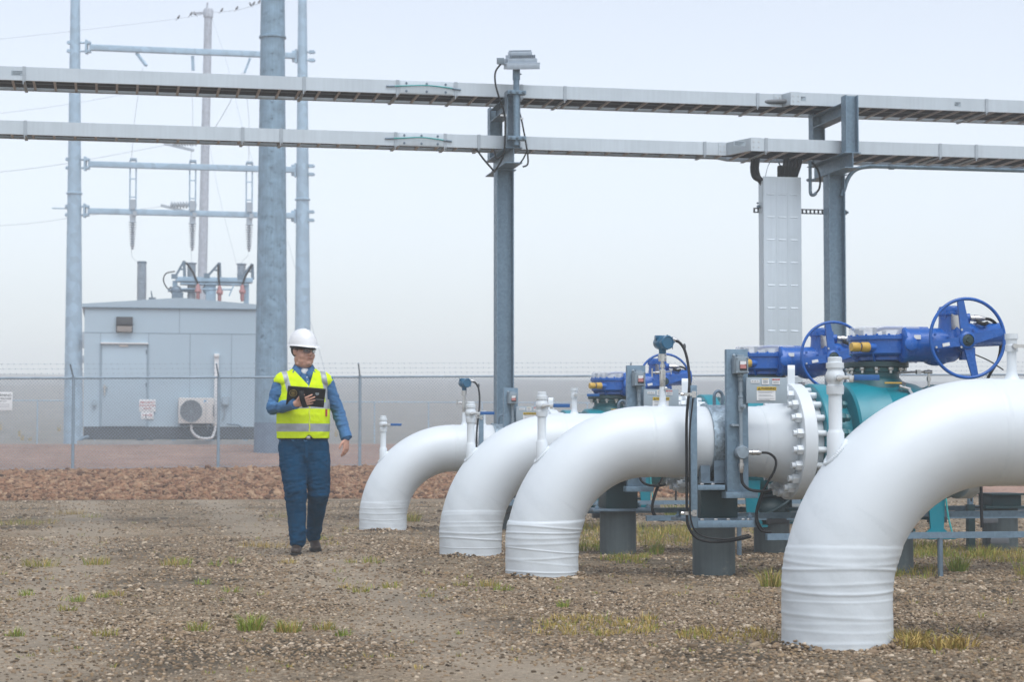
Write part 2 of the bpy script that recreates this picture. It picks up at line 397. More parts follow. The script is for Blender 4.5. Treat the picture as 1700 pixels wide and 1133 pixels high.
def gravel(name, pal, sc, patch=None, patch_scale=0.35, patch_at=0.55, patch_w=0.12, bump=0.012, ruts=(), dark_patches=()):
    m, t, b = nt(name); L = t.links.new; co = coords(t)
    v1 = N(t, 'ShaderNodeTexVoronoi', Scale=sc, Randomness=1.0); v2 = N(t, 'ShaderNodeTexVoronoi', Scale=sc * 2.3)
    wob = N(t, 'ShaderNodeTexNoise', Scale=sc * 0.8, Detail=2.0); L(co, wob.inputs['Vector'])
    wa = N(t, 'ShaderNodeVectorMath', operation='MULTIPLY_ADD'); L(wob.outputs['Color'], wa.inputs[0]); wa.inputs[1].default_value = (0.5/sc, 0.5/sc, 0.5/sc); L(co, wa.inputs[2])
    L(wa.outputs[0], v1.inputs['Vector']); L(wa.outputs[0], v2.inputs['Vector'])
    def ramp(v, stops):
        sep = N(t, 'ShaderNodeSeparateColor'); L(v.outputs['Color'], sep.inputs[0])
        r = N(t, 'ShaderNodeValToRGB'); e = r.color_ramp.elements
        for i, (p, c) in enumerate(stops):
            el_ = e[i] if i < 2 else e.new(p)
            el_.position = p; el_.color = (*c, 1)
        L(sep.outputs[0], r.inputs[0]); return r.outputs[0]
    n = len(pal); stops = [(i / (n - 1), c) for i, c in enumerate(pal)]
    stops = [stops[0], stops[-1]] + stops[1:-1]
    c1, c2 = ramp(v1, stops), ramp(v2, stops)
    mk = N(t, 'ShaderNodeMix', data_type='RGBA'); mk.inputs['Factor'].default_value = 0.42; L(c1, mk.inputs['A']); L(c2, mk.inputs['B'])
    out = mk.outputs['Result']
    big = N(t, 'ShaderNodeTexNoise', Scale=0.9, Detail=7.0, Roughness=0.62); L(co, big.inputs['Vector'])
    rb = N(t, 'ShaderNodeMapRange'); rb.inputs['From Min'].default_value = 0.3; rb.inputs['From Max'].default_value = 0.7
    rb.inputs['To Min'].default_value = 0.74; rb.inputs['To Max'].default_value = 1.22; L(big.outputs['Fac'], rb.inputs['Value'])
    sc1 = N(t, 'ShaderNodeVectorMath', operation='SCALE'); L(out, sc1.inputs[0]); L(rb.outputs[0], sc1.inputs['Scale']); out = sc1.outputs[0]
    for colr, scale, at, wdt, seed, strength in (patch or []):
        mp = N(t, 'ShaderNodeMapping'); mp.inputs['Location'].default_value = (seed, seed * 0.7, 0); L(co, mp.inputs['Vector'])
        pn = N(t, 'ShaderNodeTexNoise', Scale=scale, Detail=7.0, Roughness=0.68); L(mp.outputs[0], pn.inputs['Vector'])
        pr = N(t, 'ShaderNodeMapRange'); pr.inputs['From Min'].default_value = at; pr.inputs['From Max'].default_value = at + wdt
        pr.inputs['To Max'].default_value = strength; L(pn.outputs['Fac'], pr.inputs['Value'])
        pm = N(t, 'ShaderNodeMix', data_type='RGBA'); L(pr.outputs[0], pm.inputs['Factor']); L(out, pm.inputs['A']); pm.inputs['B'].default_value = (*colr, 1)
        out = pm.outputs['Result']
    if dark_patches:                                     # dark patches, mostly bare earth
        sn = N(t, 'ShaderNodeTexNoise', Scale=1.6, Detail=7.0, Roughness=0.7); L(co, sn.inputs['Vector'])
        for sx, sy, rx, ry in dark_patches:
            mp = N(t, 'ShaderNodeMapping', vector_type='TEXTURE'); mp.inputs['Location'].default_value = (sx, sy, 0); mp.inputs['Scale'].default_value = (rx, ry, 1000); L(co, mp.inputs['Vector'])
            ln_ = N(t, 'ShaderNodeVectorMath', operation='LENGTH'); L(mp.outputs[0], ln_.inputs[0])
            sm_ = N(t, 'ShaderNodeMath', operation='MULTIPLY_ADD'); L(sn.outputs['Fac'], sm_.inputs[0]); sm_.inputs[1].default_value = 2.4; L(ln_.outputs['Value'], sm_.inputs[2])
            rr = N(t, 'ShaderNodeMapRange', interpolation_type='SMOOTHSTEP'); rr.inputs['From Min'].default_value = 2.05; rr.inputs['From Max'].default_value = 1.45; rr.inputs['To Max'].default_value = 0.74
            L(sm_.outputs[0], rr.inputs['Value'])
            pm = N(t, 'ShaderNodeMix', data_type='RGBA'); L(rr.outputs[0], pm.inputs['Factor']); L(out, pm.inputs['A']); pm.inputs['B'].default_value = (0.052, 0.042, 0.027, 1); out = pm.outputs['Result']
    if ruts:                                     # wheel tracks worn into the yard, running across the pipe rows
        wn = N(t, 'ShaderNodeTexNoise', Scale=0.7, Detail=6.0, Roughness=0.65); L(co, wn.inputs['Vector'])
        dt = N(t, 'ShaderNodeVectorMath', operation='DOT_PRODUCT'); L(co, dt.inputs[0]); dt.inputs[1].default_value = tuple(U)
        wv = N(t, 'ShaderNodeMath', operation='MULTIPLY_ADD'); L(wn.outputs['Fac'], wv.inputs[0]); wv.inputs[1].default_value = 1.5; L(dt.outputs['Value'], wv.inputs[2])
        for s0 in ruts:
            df = N(t, 'ShaderNodeMath', operation='SUBTRACT'); L(wv.outputs[0], df.inputs[0]); df.inputs[1].default_value = s0 + 0.75
            ab = N(t, 'ShaderNodeMath', operation='ABSOLUTE'); L(df.outputs[0], ab.inputs[0])
            rr = N(t, 'ShaderNodeMapRange', interpolation_type='SMOOTHSTEP'); rr.inputs['From Min'].default_value = 0.62; rr.inputs['From Max'].default_value = 0.12; rr.inputs['To Max'].default_value = 0.55
            L(ab.outputs[0], rr.inputs['Value'])
            pm = N(t, 'ShaderNodeMix', data_type='RGBA'); L(rr.outputs[0], pm.inputs['Factor']); L(out, pm.inputs['A']); pm.inputs['B'].default_value = (0.345, 0.288, 0.215, 1); out = pm.outputs['Result']
    L(out, b.inputs['Base Color']); b.inputs['Roughness'].default_value = 0.9; b.inputs['Specular IOR Level'].default_value = 0.25
    inv = N(t, 'ShaderNodeMath', operation='SUBTRACT'); inv.inputs[0].default_value = 1.0; L(v1.outputs['Distance'], inv.inputs[1])
    ad = N(t, 'ShaderNodeMath', operation='MULTIPLY_ADD'); L(v2.outputs['Distance'], ad.inputs[0]); ad.inputs[1].default_value = -0.4; L(inv.outputs[0], ad.inputs[2])
    bp = N(t, 'ShaderNodeBump', Strength=1.0, Distance=bump); L(ad.outputs[0], bp.inputs['Height']); L(bp.outputs[0], b.inputs['Normal'])
    return m

YARD = [(0.033, 0.024, 0.013), (0.114, 0.082, 0.049), (0.189, 0.138, 0.084), (0.250, 0.185, 0.115), (0.325, 0.253, 0.169), (0.512, 0.433, 0.315)]
def gpt(px, py):
    d = P(px, py, 10) - V3((0, 0, EYE)); k = -EYE / d.z
    return d.x * k, d.y * k
DARK_PATCHES = [(*gpt(px, py), rx, ry) for px, py, rx, ry in ((300, 1098, .42, .7), (560, 1068, .75, .8), (850, 1040, .4, 1.0), (1180, 1085, .5, .6), (190, 912, .8, 1.6), (1600, 912, 1.5, 1.0), (1090, 932, 1.7, .55), (960, 1075, .5, .5), (480, 895, .7, 1.3), (700, 1000, .4, 1.2))]  # mostly bare earth; the wide one by the piles is a plain dark strip
M['yard'] = gravel('yard_gravel', YARD, 54.0,
    patch=[((0.040,0.033,0.021), 0.50, 0.53, 0.10, 3.1, 0.82), ((0.30,0.235,0.165), 0.30, 0.54, 0.14, 11.0, 0.45), ((0.11,0.095,0.042), 0.9, 0.62, 0.1, 23.0, 0.5)], ruts=(1.62, -0.35, -3.4), dark_patches=DARK_PATCHES)
M['pad'] = gravel('pink_pad_gravel', [(0.130, 0.077, 0.057), (0.238, 0.144, 0.107), (0.292, 0.178, 0.133), (0.335, 0.211, 0.159), (0.410, 0.283, 0.215)], 22.0,
    patch=[((0.2,0.17,0.15), 0.25, 0.56, 0.15, 5.0, 0.4)])
def field_mat():
    m, t, b = nt('stubble_field'); L = t.links.new; co = coords(t)
    n = N(t, 'ShaderNodeTexNoise', Scale=0.5, Detail=8.0, Roughness=0.7); L(co, n.inputs['Vector'])
    r = N(t, 'ShaderNodeValToRGB'); e = r.color_ramp.elements
    e[0].position = 0.3; e[0].color = (0.10, 0.096, 0.08, 1); e[1].position = 0.72; e[1].color = (0.245, 0.22, 0.18, 1)
    L(n.outputs['Fac'], r.inputs[0]); L(r.outputs[0], b.inputs['Base Color']); b.inputs['Roughness'].default_value = 0.95
    bp = N(t, 'ShaderNodeBump', Strength=0.6, Distance=0.2); L(n.outputs['Fac'], bp.inputs['Height']); L(bp.outputs[0], b.inputs['Normal'])
    return m
M['field'] = field_mat()

def lin(a, b, n): return [a + (b - a) * i / n for i in range(n + 1)]
ss_near = [-170, -90, -50, -30, -22] + lin(-18, 22, 110) + [26, 34, 55, 95, 170]
ground_mesh('gravel_ground', [-17, -10, -5, 0, 3] + lin(5, T_TOE, 90), ss_near, M['yard'])
ground_mesh('gravel_bank', lin(T_TOE, T_FENCE, 24), ss_near, M['pad'])
ground_mesh('gravel_pad', lin(T_FENCE, T_FIELD, 40), ss_near, M['pad'])
ground_mesh('field', lin(T_FIELD, 130, 30) + lin(135, 400, 40), ss_near, M['field'])

# ---------------------------------------------------------------- loose stones
ICO_V = np.array([(-1,1.618,0),(1,1.618,0),(-1,-1.618,0),(1,-1.618,0),(0,-1,1.618),(0,1,1.618),(0,-1,-1.618),(0,1,-1.618),(1.618,0,-1),(1.618,0,1),(-1.618,0,-1),(-1.618,0,1)]) / 1.902
ICO_F = np.array([(0,11,5),(0,5,1),(0,1,7),(0,7,10),(0,10,11),(1,5,9),(5,11,4),(11,10,2),(10,7,6),(7,1,8),(3,9,4),(3,4,2),(3,2,6),(3,6,8),(3,8,9),(4,9,5),(2,4,11),(6,2,10),(8,6,7),(9,8,1)])

def stones(name, pts, size, m, flat=0.65, rough=0.28, smooth=False):
    n = len(pts); pts = np.asarray(pts)
    v = np.repeat(ICO_V[None], n, 0) * (1 + rng.uniform(-rough, rough, (n, 12, 1)))
    v *= rng.uniform(0.75, 1.3, (n, 1, 3)); v[:, :, 2] *= flat
    a = rng.uniform(0, 2 * PI, n); tilt = rng.normal(0, 0.3, n); ca, sa = np.cos(a), np.sin(a); ct, s_t = np.cos(tilt), np.sin(tilt)
    x, y, z = v[:, :, 0].copy(), v[:, :, 1].copy(), v[:, :, 2].copy()
    y, z = y * ct[:, None] - z * s_t[:, None], y * s_t[:, None] + z * ct[:, None]
    v = np.stack((x * ca[:, None] - y * sa[:, None], x * sa[:, None] + y * ca[:, None], z), -1)
    v = v * np.asarray(size)[:, None, None] + pts[:, None, :]
    f = (ICO_F[None] + (np.arange(n) * 12)[:, None, None]).reshape(-1, 3)
    me = bpy.data.meshes.new(name)
    me.vertices.add(n * 12); me.vertices.foreach_set('co', v.reshape(-1).astype(np.float32))
    me.loops.add(len(f) * 3); me.loops.foreach_set('vertex_index', f.reshape(-1).astype(np.int32))
    me.polygons.add(len(f)); me.polygons.foreach_set('loop_start', (np.arange(len(f)) * 3).astype(np.int32))
    me.polygons.foreach_set('use_smooth', np.full(len(f), smooth, dtype=bool))
    at = me.attributes.new('rnd', 'FLOAT', 'POINT'); at.data.foreach_set('value', np.repeat(rng.uniform(0, 1, n), 12).astype(np.float32))
    me.update(calc_edges=True); me.validate(); me.materials.append(m)
    return tag(link(name, me, angle=None), kind='stuff')

def stone_mat(name, pal, bump=0.004, bs=60):
    m, t, b = nt(name); L = t.links.new
    a = N(t, 'ShaderNodeAttribute', attribute_name='rnd')
    r = N(t, 'ShaderNodeValToRGB'); e = r.color_ramp.elements; n = len(pal)
    for i, c in enumerate(pal):
        p = i / (n - 1)
        if i == 0: el_ = e[0]
        elif i == n - 1: el_ = e[-1]
        else: el_ = e.new(p)
        el_.position = p; el_.color = (*c, 1)
    L(a.outputs['Fac'], r.inputs[0])
    co = coords(t); nz = N(t, 'ShaderNodeTexNoise', Scale=bs, Detail=4.0); L(co, nz.inputs['Vector'])
    mr = N(t, 'ShaderNodeMapRange'); mr.inputs['To Min'].default_value = 0.7; mr.inputs['To Max'].default_value = 1.25; L(nz.outputs['Fac'], mr.inputs['Value'])
    sc = N(t, 'ShaderNodeVectorMath', operation='SCALE'); L(r.outputs[0], sc.inputs[0]); L(mr.outputs[0], sc.inputs['Scale']); L(sc.outputs[0], b.inputs['Base Color'])
    b.inputs['Roughness'].default_value = 0.88; b.inputs['Specular IOR Level'].default_value = 0.25
    bp = N(t, 'ShaderNodeBump', Strength=1.0, Distance=bump); L(nz.outputs['Fac'], bp.inputs['Height']); L(bp.outputs[0], b.inputs['Normal'])
    return m
M['rock'] = stone_mat('pink_brown_rock', [(0.069, 0.036, 0.020), (0.178, 0.090, 0.049), (0.252, 0.133, 0.074), (0.309, 0.180, 0.102), (0.211, 0.130, 0.077), (0.400, 0.265, 0.162)], 0.01, 18)
M['pebble'] = stone_mat('river_pebble', [(0.043, 0.032, 0.022), (0.131, 0.094, 0.058), (0.205, 0.146, 0.091), (0.248, 0.180, 0.119), (0.273, 0.188, 0.103), (0.359, 0.280, 0.197), (0.558, 0.457, 0.342)], 0.002, 150)

n = 60000
s_ = rng.uniform(-6.5, 14, n); t_ = T_TOE + (T_FENCE - T_TOE) * rng.uniform(-0.01, 0.99, n)
x_, y_ = s_ * U.x + t_ * W.x, s_ * U.y + t_ * W.y
sz = 0.026 * np.exp(rng.normal(0, 0.40, n)); sz = np.clip(sz, 0.013, 0.085)
z_ = np.array([zg(a, b) for a, b in zip(x_, y_)]) + sz * rng.uniform(-0.1, 0.75, n)
stones('rocks', np.stack((x_, y_, z_), -1), sz, M['rock'], 0.75, 0.3)

def peb_zone(y0, y1, dens, mean, seed):
    out = []; n = int((y1 ** 2 - y0 ** 2) * 0.30 * dens)
    yy = np.sqrt(rng.uniform(y0 ** 2, y1 ** 2, n)); xx = rng.uniform(-0.30, 0.30, n) * yy
    cl = np.array([noise.noise((a * 0.8 + seed, b * 0.8, 0.0)) for a, b in zip(xx, yy)])
    ss_ = xx * U.x + yy * U.y
    rut = np.minimum(np.minimum(np.abs(ss_ - 1.62), np.abs(ss_ + 0.35)), np.abs(ss_ + 3.4))
    keep = (rng.uniform(-0.9, 0.55, n) < cl) & (rng.uniform(0.0, 0.75, n) < rut + 0.22)
    xx, yy = xx[keep], yy[keep]
    s = mean * np.exp(rng.normal(0, 0.34, len(xx)))
    zz = np.array([zg(a, b) for a, b in zip(xx, yy)]) + s * 0.15
    return np.stack((xx, yy, zz), -1), s
p1_, s1_ = peb_zone(7.2, 12.5, 2600, 0.0066, 1.0); p2_, s2_ = peb_zone(12.5, 20, 900, 0.0085, 2.0); p3_, s3_ = peb_zone(20, 32, 150, 0.011, 3.0)
for k_, (px_, Y_) in enumerate(((636.5, 21.5), (781.5, 16.6), (899.5, 14.1), (1386.5, 9.28))):      # gravel heaped against the pipe feet
    n_ = 900; a_ = rng.uniform(0, 2 * PI, n_); r_ = 0.262 + np.abs(rng.normal(0, 0.05, n_)); s_ = 0.008 * np.exp(rng.normal(0, 0.45, n_))
    cx_ = (px_ - CX) * Y_ / F; h_ = np.clip(0.04 - (r_ - 0.262) * 0.45, 0.0, 0.05) * rng.uniform(0.1, 1.0, n_) * (0.6 + 0.5 * np.sin(3 * a_ + k_))
    xx_, yy_ = cx_ + r_ * np.cos(a_), Y_ + r_ * np.sin(a_)
    p1_ = np.concatenate((p1_, np.stack((xx_, yy_, np.array([zg(u, w) for u, w in zip(xx_, yy_)]) + h_), -1))); s1_ = np.concatenate((s1_, s_))
stones('pebbles', np.concatenate((p1_, p2_, p3_)), np.concatenate((s1_, s2_, s3_)), M['pebble'], 0.6, 0.2, True)

# ---------------------------------------------------------------- grass and weeds
def blade_mat(name, a, bcol):
    m, t, b = nt(name); L = t.links.new
    at = N(t, 'ShaderNodeAttribute', attribute_name='rnd'); r = N(t, 'ShaderNodeValToRGB'); e = r.color_ramp.elements
    e[0].color = (*a, 1); e[1].color = (*bcol, 1); L(at.outputs['Fac'], r.inputs[0]); L(r.outputs[0], b.inputs['Base Color'])
    b.inputs['Roughness'].default_value = 0.7; b.inputs['Specular IOR Level'].default_value = 0.2
    b.inputs['Subsurface Weight'].default_value = 0.0
    return m
M['grass'] = blade_mat('green_blade', (0.109, 0.167, 0.024), (0.289, 0.363, 0.060))
M['straw'] = blade_mat('dry_blade', (0.284, 0.195, 0.055), (0.540, 0.390, 0.132))
M['olive'] = blade_mat('olive_blade', (0.150, 0.145, 0.029), (0.367, 0.310, 0.072))
class Blades:
    def __init__(s): s.v, s.f, s.m, s.r = [], [], [], []
    def tuft(s, x, y, n, h, rad, mix, droop=0.95, wd=0.0016):
        for _ in range(int(n * 1.35)):
            a = random.uniform(0, 2 * PI); r = rad * math.sqrt(random.random()) * 0.8
            bx, by = x + r * math.cos(a), y + r * math.sin(a); bz = zg(bx, by) - 0.005
            hh = h * random.uniform(0.3, 1.0); a2 = a + random.gauss(0, 0.7); ln = random.uniform(0.1, droop) * hh
            w = wd * random.uniform(0.7, 1.5); px_, py_ = -math.sin(a2) * w, math.cos(a2) * w
            if random.random() < 0.5: px_, py_ = w, 0.0
            k = len(s.v); dx, dy = math.cos(a2) * ln, math.sin(a2) * ln
            s.v += [(bx-px_, by-py_, bz), (bx+px_, by+py_, bz), (bx+dx*0.4+px_*.8, by+dy*0.4+py_*.8, bz+hh*0.6), (bx+dx*0.4-px_*.8, by+dy*0.4-py_*.8, bz+hh*0.6), (bx+dx, by+dy, bz+hh*random.uniform(0.8,1.0))]
            s.f += [(k, k+1, k+2, k+3), (k+3, k+2, k+4)]; mi = random.choices((0, 1, 2), mix)[0]; s.m += [mi, mi]
            s.r += [random.random()] * 5
    def build(s, name, ox=0, oy=0):
        me = bpy.data.meshes.new(name); me.from_pydata([(a - ox, b - oy, c) for a, b, c in s.v], [], s.f)
        for k in ('grass', 'straw', 'olive'): me.materials.append(M[k])
        me.polygons.foreach_set('material_index', s.m); at = me.attributes.new('rnd', 'FLOAT', 'POINT'); at.data.foreach_set('value', s.r)
        o = link(name, me, angle=None); o.location = (ox, oy, 0); return o
def gpt(px, py):
    d = P(px, py, 10) - V3((0, 0, EYE)); k = -EYE / d.z
    return d.x * k, d.y * k
GR, DRY, MIX, OLV = (8, 1, 2), (0, 9, 2), (3, 3, 3), (2, 2, 7)
big_tufts = [   # px, py, blades, height, radius, mix, label
    (415, 1047, 150, 0.115, 0.075, GR, 'largest bright green grass tuft in the open gravel at left'),
    (478, 1049, 130, 0.085, 0.08, MIX, 'yellowing grass tuft beside the largest bright green one'),
    (1591, 948, 170, 0.17, 0.085, GR, 'bright green grass tuft standing alone beyond the nearest white pipe'),
    (1281, 975, 150, 0.15, 0.085, OLV, 'olive grass tuft against the left side of the nearest white pipe'),
    (1515, 1068, 130, 0.10, 0.09, (0, 6, 5), 'brown dried weed clump right of the base of the nearest white pipe'),
    (1122, 860, 120, 0.30, 0.16, (9, 0, 2), 'leafy green weed growing under the strapped white pipe'),
    (684, 866, 110, 0.17, 0.13, (3, 4, 4), 'yellow green tuft hugging the base of the smallest white pipe'),
    (160, 938, 100, 0.10, 0.14, MIX, 'green and yellow tuft, second from left in the row on the track'),
    (66, 941, 100, 0.10, 0.17, OLV, 'low olive tuft, first from left in the row on the track'),
]
for px, py, nb, h, rd, mx_, lab in big_tufts:
    x, y = gpt(px, py); b = Blades(); b.tuft(x, y, nb, h, rd, mx_); o = b.build('grass_tuft', x, y); tag(o, lab, 'grass', 'grass tufts in the gravel')
x, y = gpt(1555, 1078); b = Blades()
for k in range(5): b.tuft(x + 0.07 * (k - 2) , y + random.uniform(-.04, .04), 40, 0.09, 0.07, DRY, 1.6, 0.003)
tag(b.build('dead_grass', x, y), 'flattened pale straw beside the base of the nearest white pipe', 'dry grass', 'grass tufts in the gravel')
gb = Blades()
def scatter(px0, px1, py0, py1, cnt, nb, h, rd, mx_):
    for _ in range(cnt):
        x, y = gpt(random.uniform(px0, px1), random.uniform(py0, py1)); gb.tuft(x, y, max(3, int(nb * random.uniform(0.4, 1.4))), h * random.uniform(0.6, 1.2), rd, mx_)
for px, py, nb, h, rd, mx_ in [(285,940,60,.09,.12,MIX),(300,938,40,.09,.1,GR),(355,942,30,.09,.06,GR),(390,938,25,.1,.05,GR),(130,1000,45,.07,.06,GR),(170,993,40,.07,.06,GR),(198,990,25,.06,.05,MIX),
        (25,1056,50,.06,.06,GR),(44,990,40,.06,.06,GR),(112,1015,40,.05,.07,OLV),(178,1055,50,.06,.09,OLV),(328,1047,60,.07,.08,(5,1,4)),(538,1045,60,.07,.07,MIX),(570,1055,40,.06,.05,GR),
        (335,972,40,.06,.07,GR),(385,984,40,.06,.08,GR),(420,908,60,.08,.2,DRY),(455,910,60,.08,.2,DRY),(532,897,60,.07,.16,MIX),(548,905,30,.06,.12,MIX),(620,936,60,.07,.11,(4,3,3)),(650,978,50,.06,.08,MIX),
        (710,993,30,.05,.07,OLV),(582,936,30,.06,.06,OLV),(478,937,40,.06,.1,DRY),(575,978,30,.05,.08,DRY),(810,975,60,.07,.1,MIX),(835,982,40,.06,.08,GR),(765,975,30,.06,.06,OLV),(600,985,40,.06,.07,OLV),
        (935,1010,40,.07,.05,GR),(118,855,80,.1,.25,DRY),(20,872,90,.1,.4,OLV),(60,870,60,.1,.3,OLV),(150,860,40,.08,.2,MIX),(470,860,50,.1,.3,OLV),(590,880,40,.07,.2,OLV),(1425,950,20,.1,.05,OLV)]:
    x, y = gpt(px, py); gb.tuft(x, y, nb, h, rd, mx_)
scatter(890, 1085, 1028, 1056, 80, 13, .055, .05, (1, 6, 3)); scatter(1120, 1175, 1050, 1062, 14, 16, .06, .05, (1, 5, 4)); scatter(1190, 1290, 1048, 1070, 24, 14, .05, .05, (0, 6, 4))
scatter(1055, 1150, 880, 908, 50, 22, .13, .10, (3, 4, 4)); scatter(965, 1010, 872, 905, 30, 20, .11, .1, (2, 4, 4)); scatter(965, 1010, 902, 918, 14, 20, .1, .08, (6, 1, 4))
scatter(1000, 1080, 926, 938, 26, 16, .08, .06, MIX); scatter(1075, 1100, 912, 924, 8, 24, .1, .06, GR)
scatter(1485, 1650, 905, 930, 60, 22, .11, .11, (4, 2, 6)); scatter(1480, 1560, 940, 962, 30, 16, .08, .07, (3, 2, 6)); scatter(1620, 1720, 915, 935, 40, 16, .1, .09, (2, 3, 6))
scatter(1690, 1720, 940, 970, 8, 20, .15, .06, OLV); scatter(1240, 1300, 870, 900, 26, 20, .13, .09, (3, 3, 4)); scatter(700, 1260, 940, 1000, 28, 9, .045, .04, MIX)
scatter(0, 640, 850, 1000, 60, 8, .045, .05, MIX); scatter(0, 1290, 1000, 1120, 45, 7, .035, .03, MIX); scatter(1500, 1700, 960, 1110, 20, 8, .045, .04, MIX)
tag(gb.build('grass'), kind='stuff')
# tall weeds far out in the field
fw = Blades()
for _ in range(40):
    s, t = random.uniform(-24, 12), random.uniform(94, 112); x, y = xy(s, t); fw.tuft(x, y, 14, random.uniform(0.25, 0.6), 0.12, (0, 6, 3), 0.25, 0.012)
tag(fw.build('field_weeds'), kind='stuff')
# ================================================================ the four pipelines, their valves, supports and instruments
RP, RB, ZC = 0.254, 0.762, 0.95               # pipe radius, bend radius, axis height of the run
def base(px, Y): return V3(((px - CX) * Y / F, Y, 0))
STN = {1: (base(636.5, 21.5), -0.067), 2: (base(781.5, 16.6), -0.016), 3: (base(899.5, 14.1), 0.0), 4: (base(1386.5, 9.28), 0.04)}
def at(k, x, y=0.0, z=0.0):
    o, dz = STN[k]; p = o + U * x + W * y; return (p.x, p.y, z + dz)
ZB = ZC - RB
def path(l):
    """point, tangent of the pipe axis at length l (0 = start of the bend)"""
    if l <= 0: return V3((0, 0, ZB + l)), V3((0, 0, 1))
    a = l / RB
    if a < PI / 2: return V3((RB - RB * math.cos(a), 0, ZB + RB * math.sin(a))), V3((math.sin(a), 0, math.cos(a)))
    return V3((RB + l - RB * PI / 2, 0, ZC)), V3((1, 0, 0))
LB = RB * PI / 2
def pipe_skin(mb, ls, rf, seg=72, caps=False):
    b = len(mb.v); n = len(ls)
    for l in ls:
        c, t = path(l); nrm = V3((-t.z, 0, t.x))         # outer side of the bend
        for k in range(seg):
            a = 2 * PI * k / seg; r = rf(l, a)
            mb.v.append(tuple(c + nrm * (r * math.cos(a)) + V3((0, 1, 0)) * (-r * math.sin(a))))
    for i in range(n - 1):
        for k in range(seg):
            k2 = (k + 1) % seg; mb.f.append((b+i*seg+k, b+i*seg+k2, b+(i+1)*seg+k2, b+(i+1)*seg+k)); mb.m.append(mb.mi)
    return mb

def tape_fn(seed, top):
    r = random.Random(seed); rid = []
    l = -ZB - 0.02
    while l < top - 0.03:
        rid.append((l, r.uniform(-0.02, 0.02), r.uniform(0, 6.28), r.choice((0.0009, 0.0013, 0.0019, 0.0031)), r.uniform(0.004, 0.011), r.uniform(0.006, 0.016)))
        l += r.uniform(0.03, 0.062)
    def fn(l0, a):
        l = l0 if l0 <= 0 else (RB + RP * math.cos(a)) * math.sin(l0 / RB)
        h = 0.0035
        for c, tl, ph, amp, w, w2 in rid:
            cc = c + tl * math.cos(a - ph) + 0.004 * math.sin(2 * a + ph)
            d = l - cc
            h += amp * math.exp(-(d / w) ** 2)
            h += 0.0010 * (1 / (1 + math.exp(-d / 0.004))) * (1 if amp > 0.0018 else -1)
        edge = top + 0.012 * math.sin(a + seed)
        k = 1 / (1 + math.exp((l - edge) / 0.003))
        return RP + max(h, 0.001) * k + 0.0006 * math.sin(7 * a + 40 * l)
    return fn

def lever(rz, z, ln, parent, mb_x=0.0):
    """quarter-turn lever with blue grip, pointing along +x"""
    h = MB(); h.cyl((0, -0.045, z), (0, -0.062, z), 0.015, seg=10); h.box((0.05, -0.058, z + 0.004), (0.09, 0.005, 0.018))
    h.box((0.055, -0.064, z - 0.004), (0.02, 0.004, 0.03))
    o = h.build('lever', M['steel'], parent, bevel=0.0015)
    g = MB(); g.box((0.07 + ln / 2, -0.058, z + 0.004), (ln, 0.014, 0.026)); g.build('grip', M['hblue'], o, bevel=0.004)

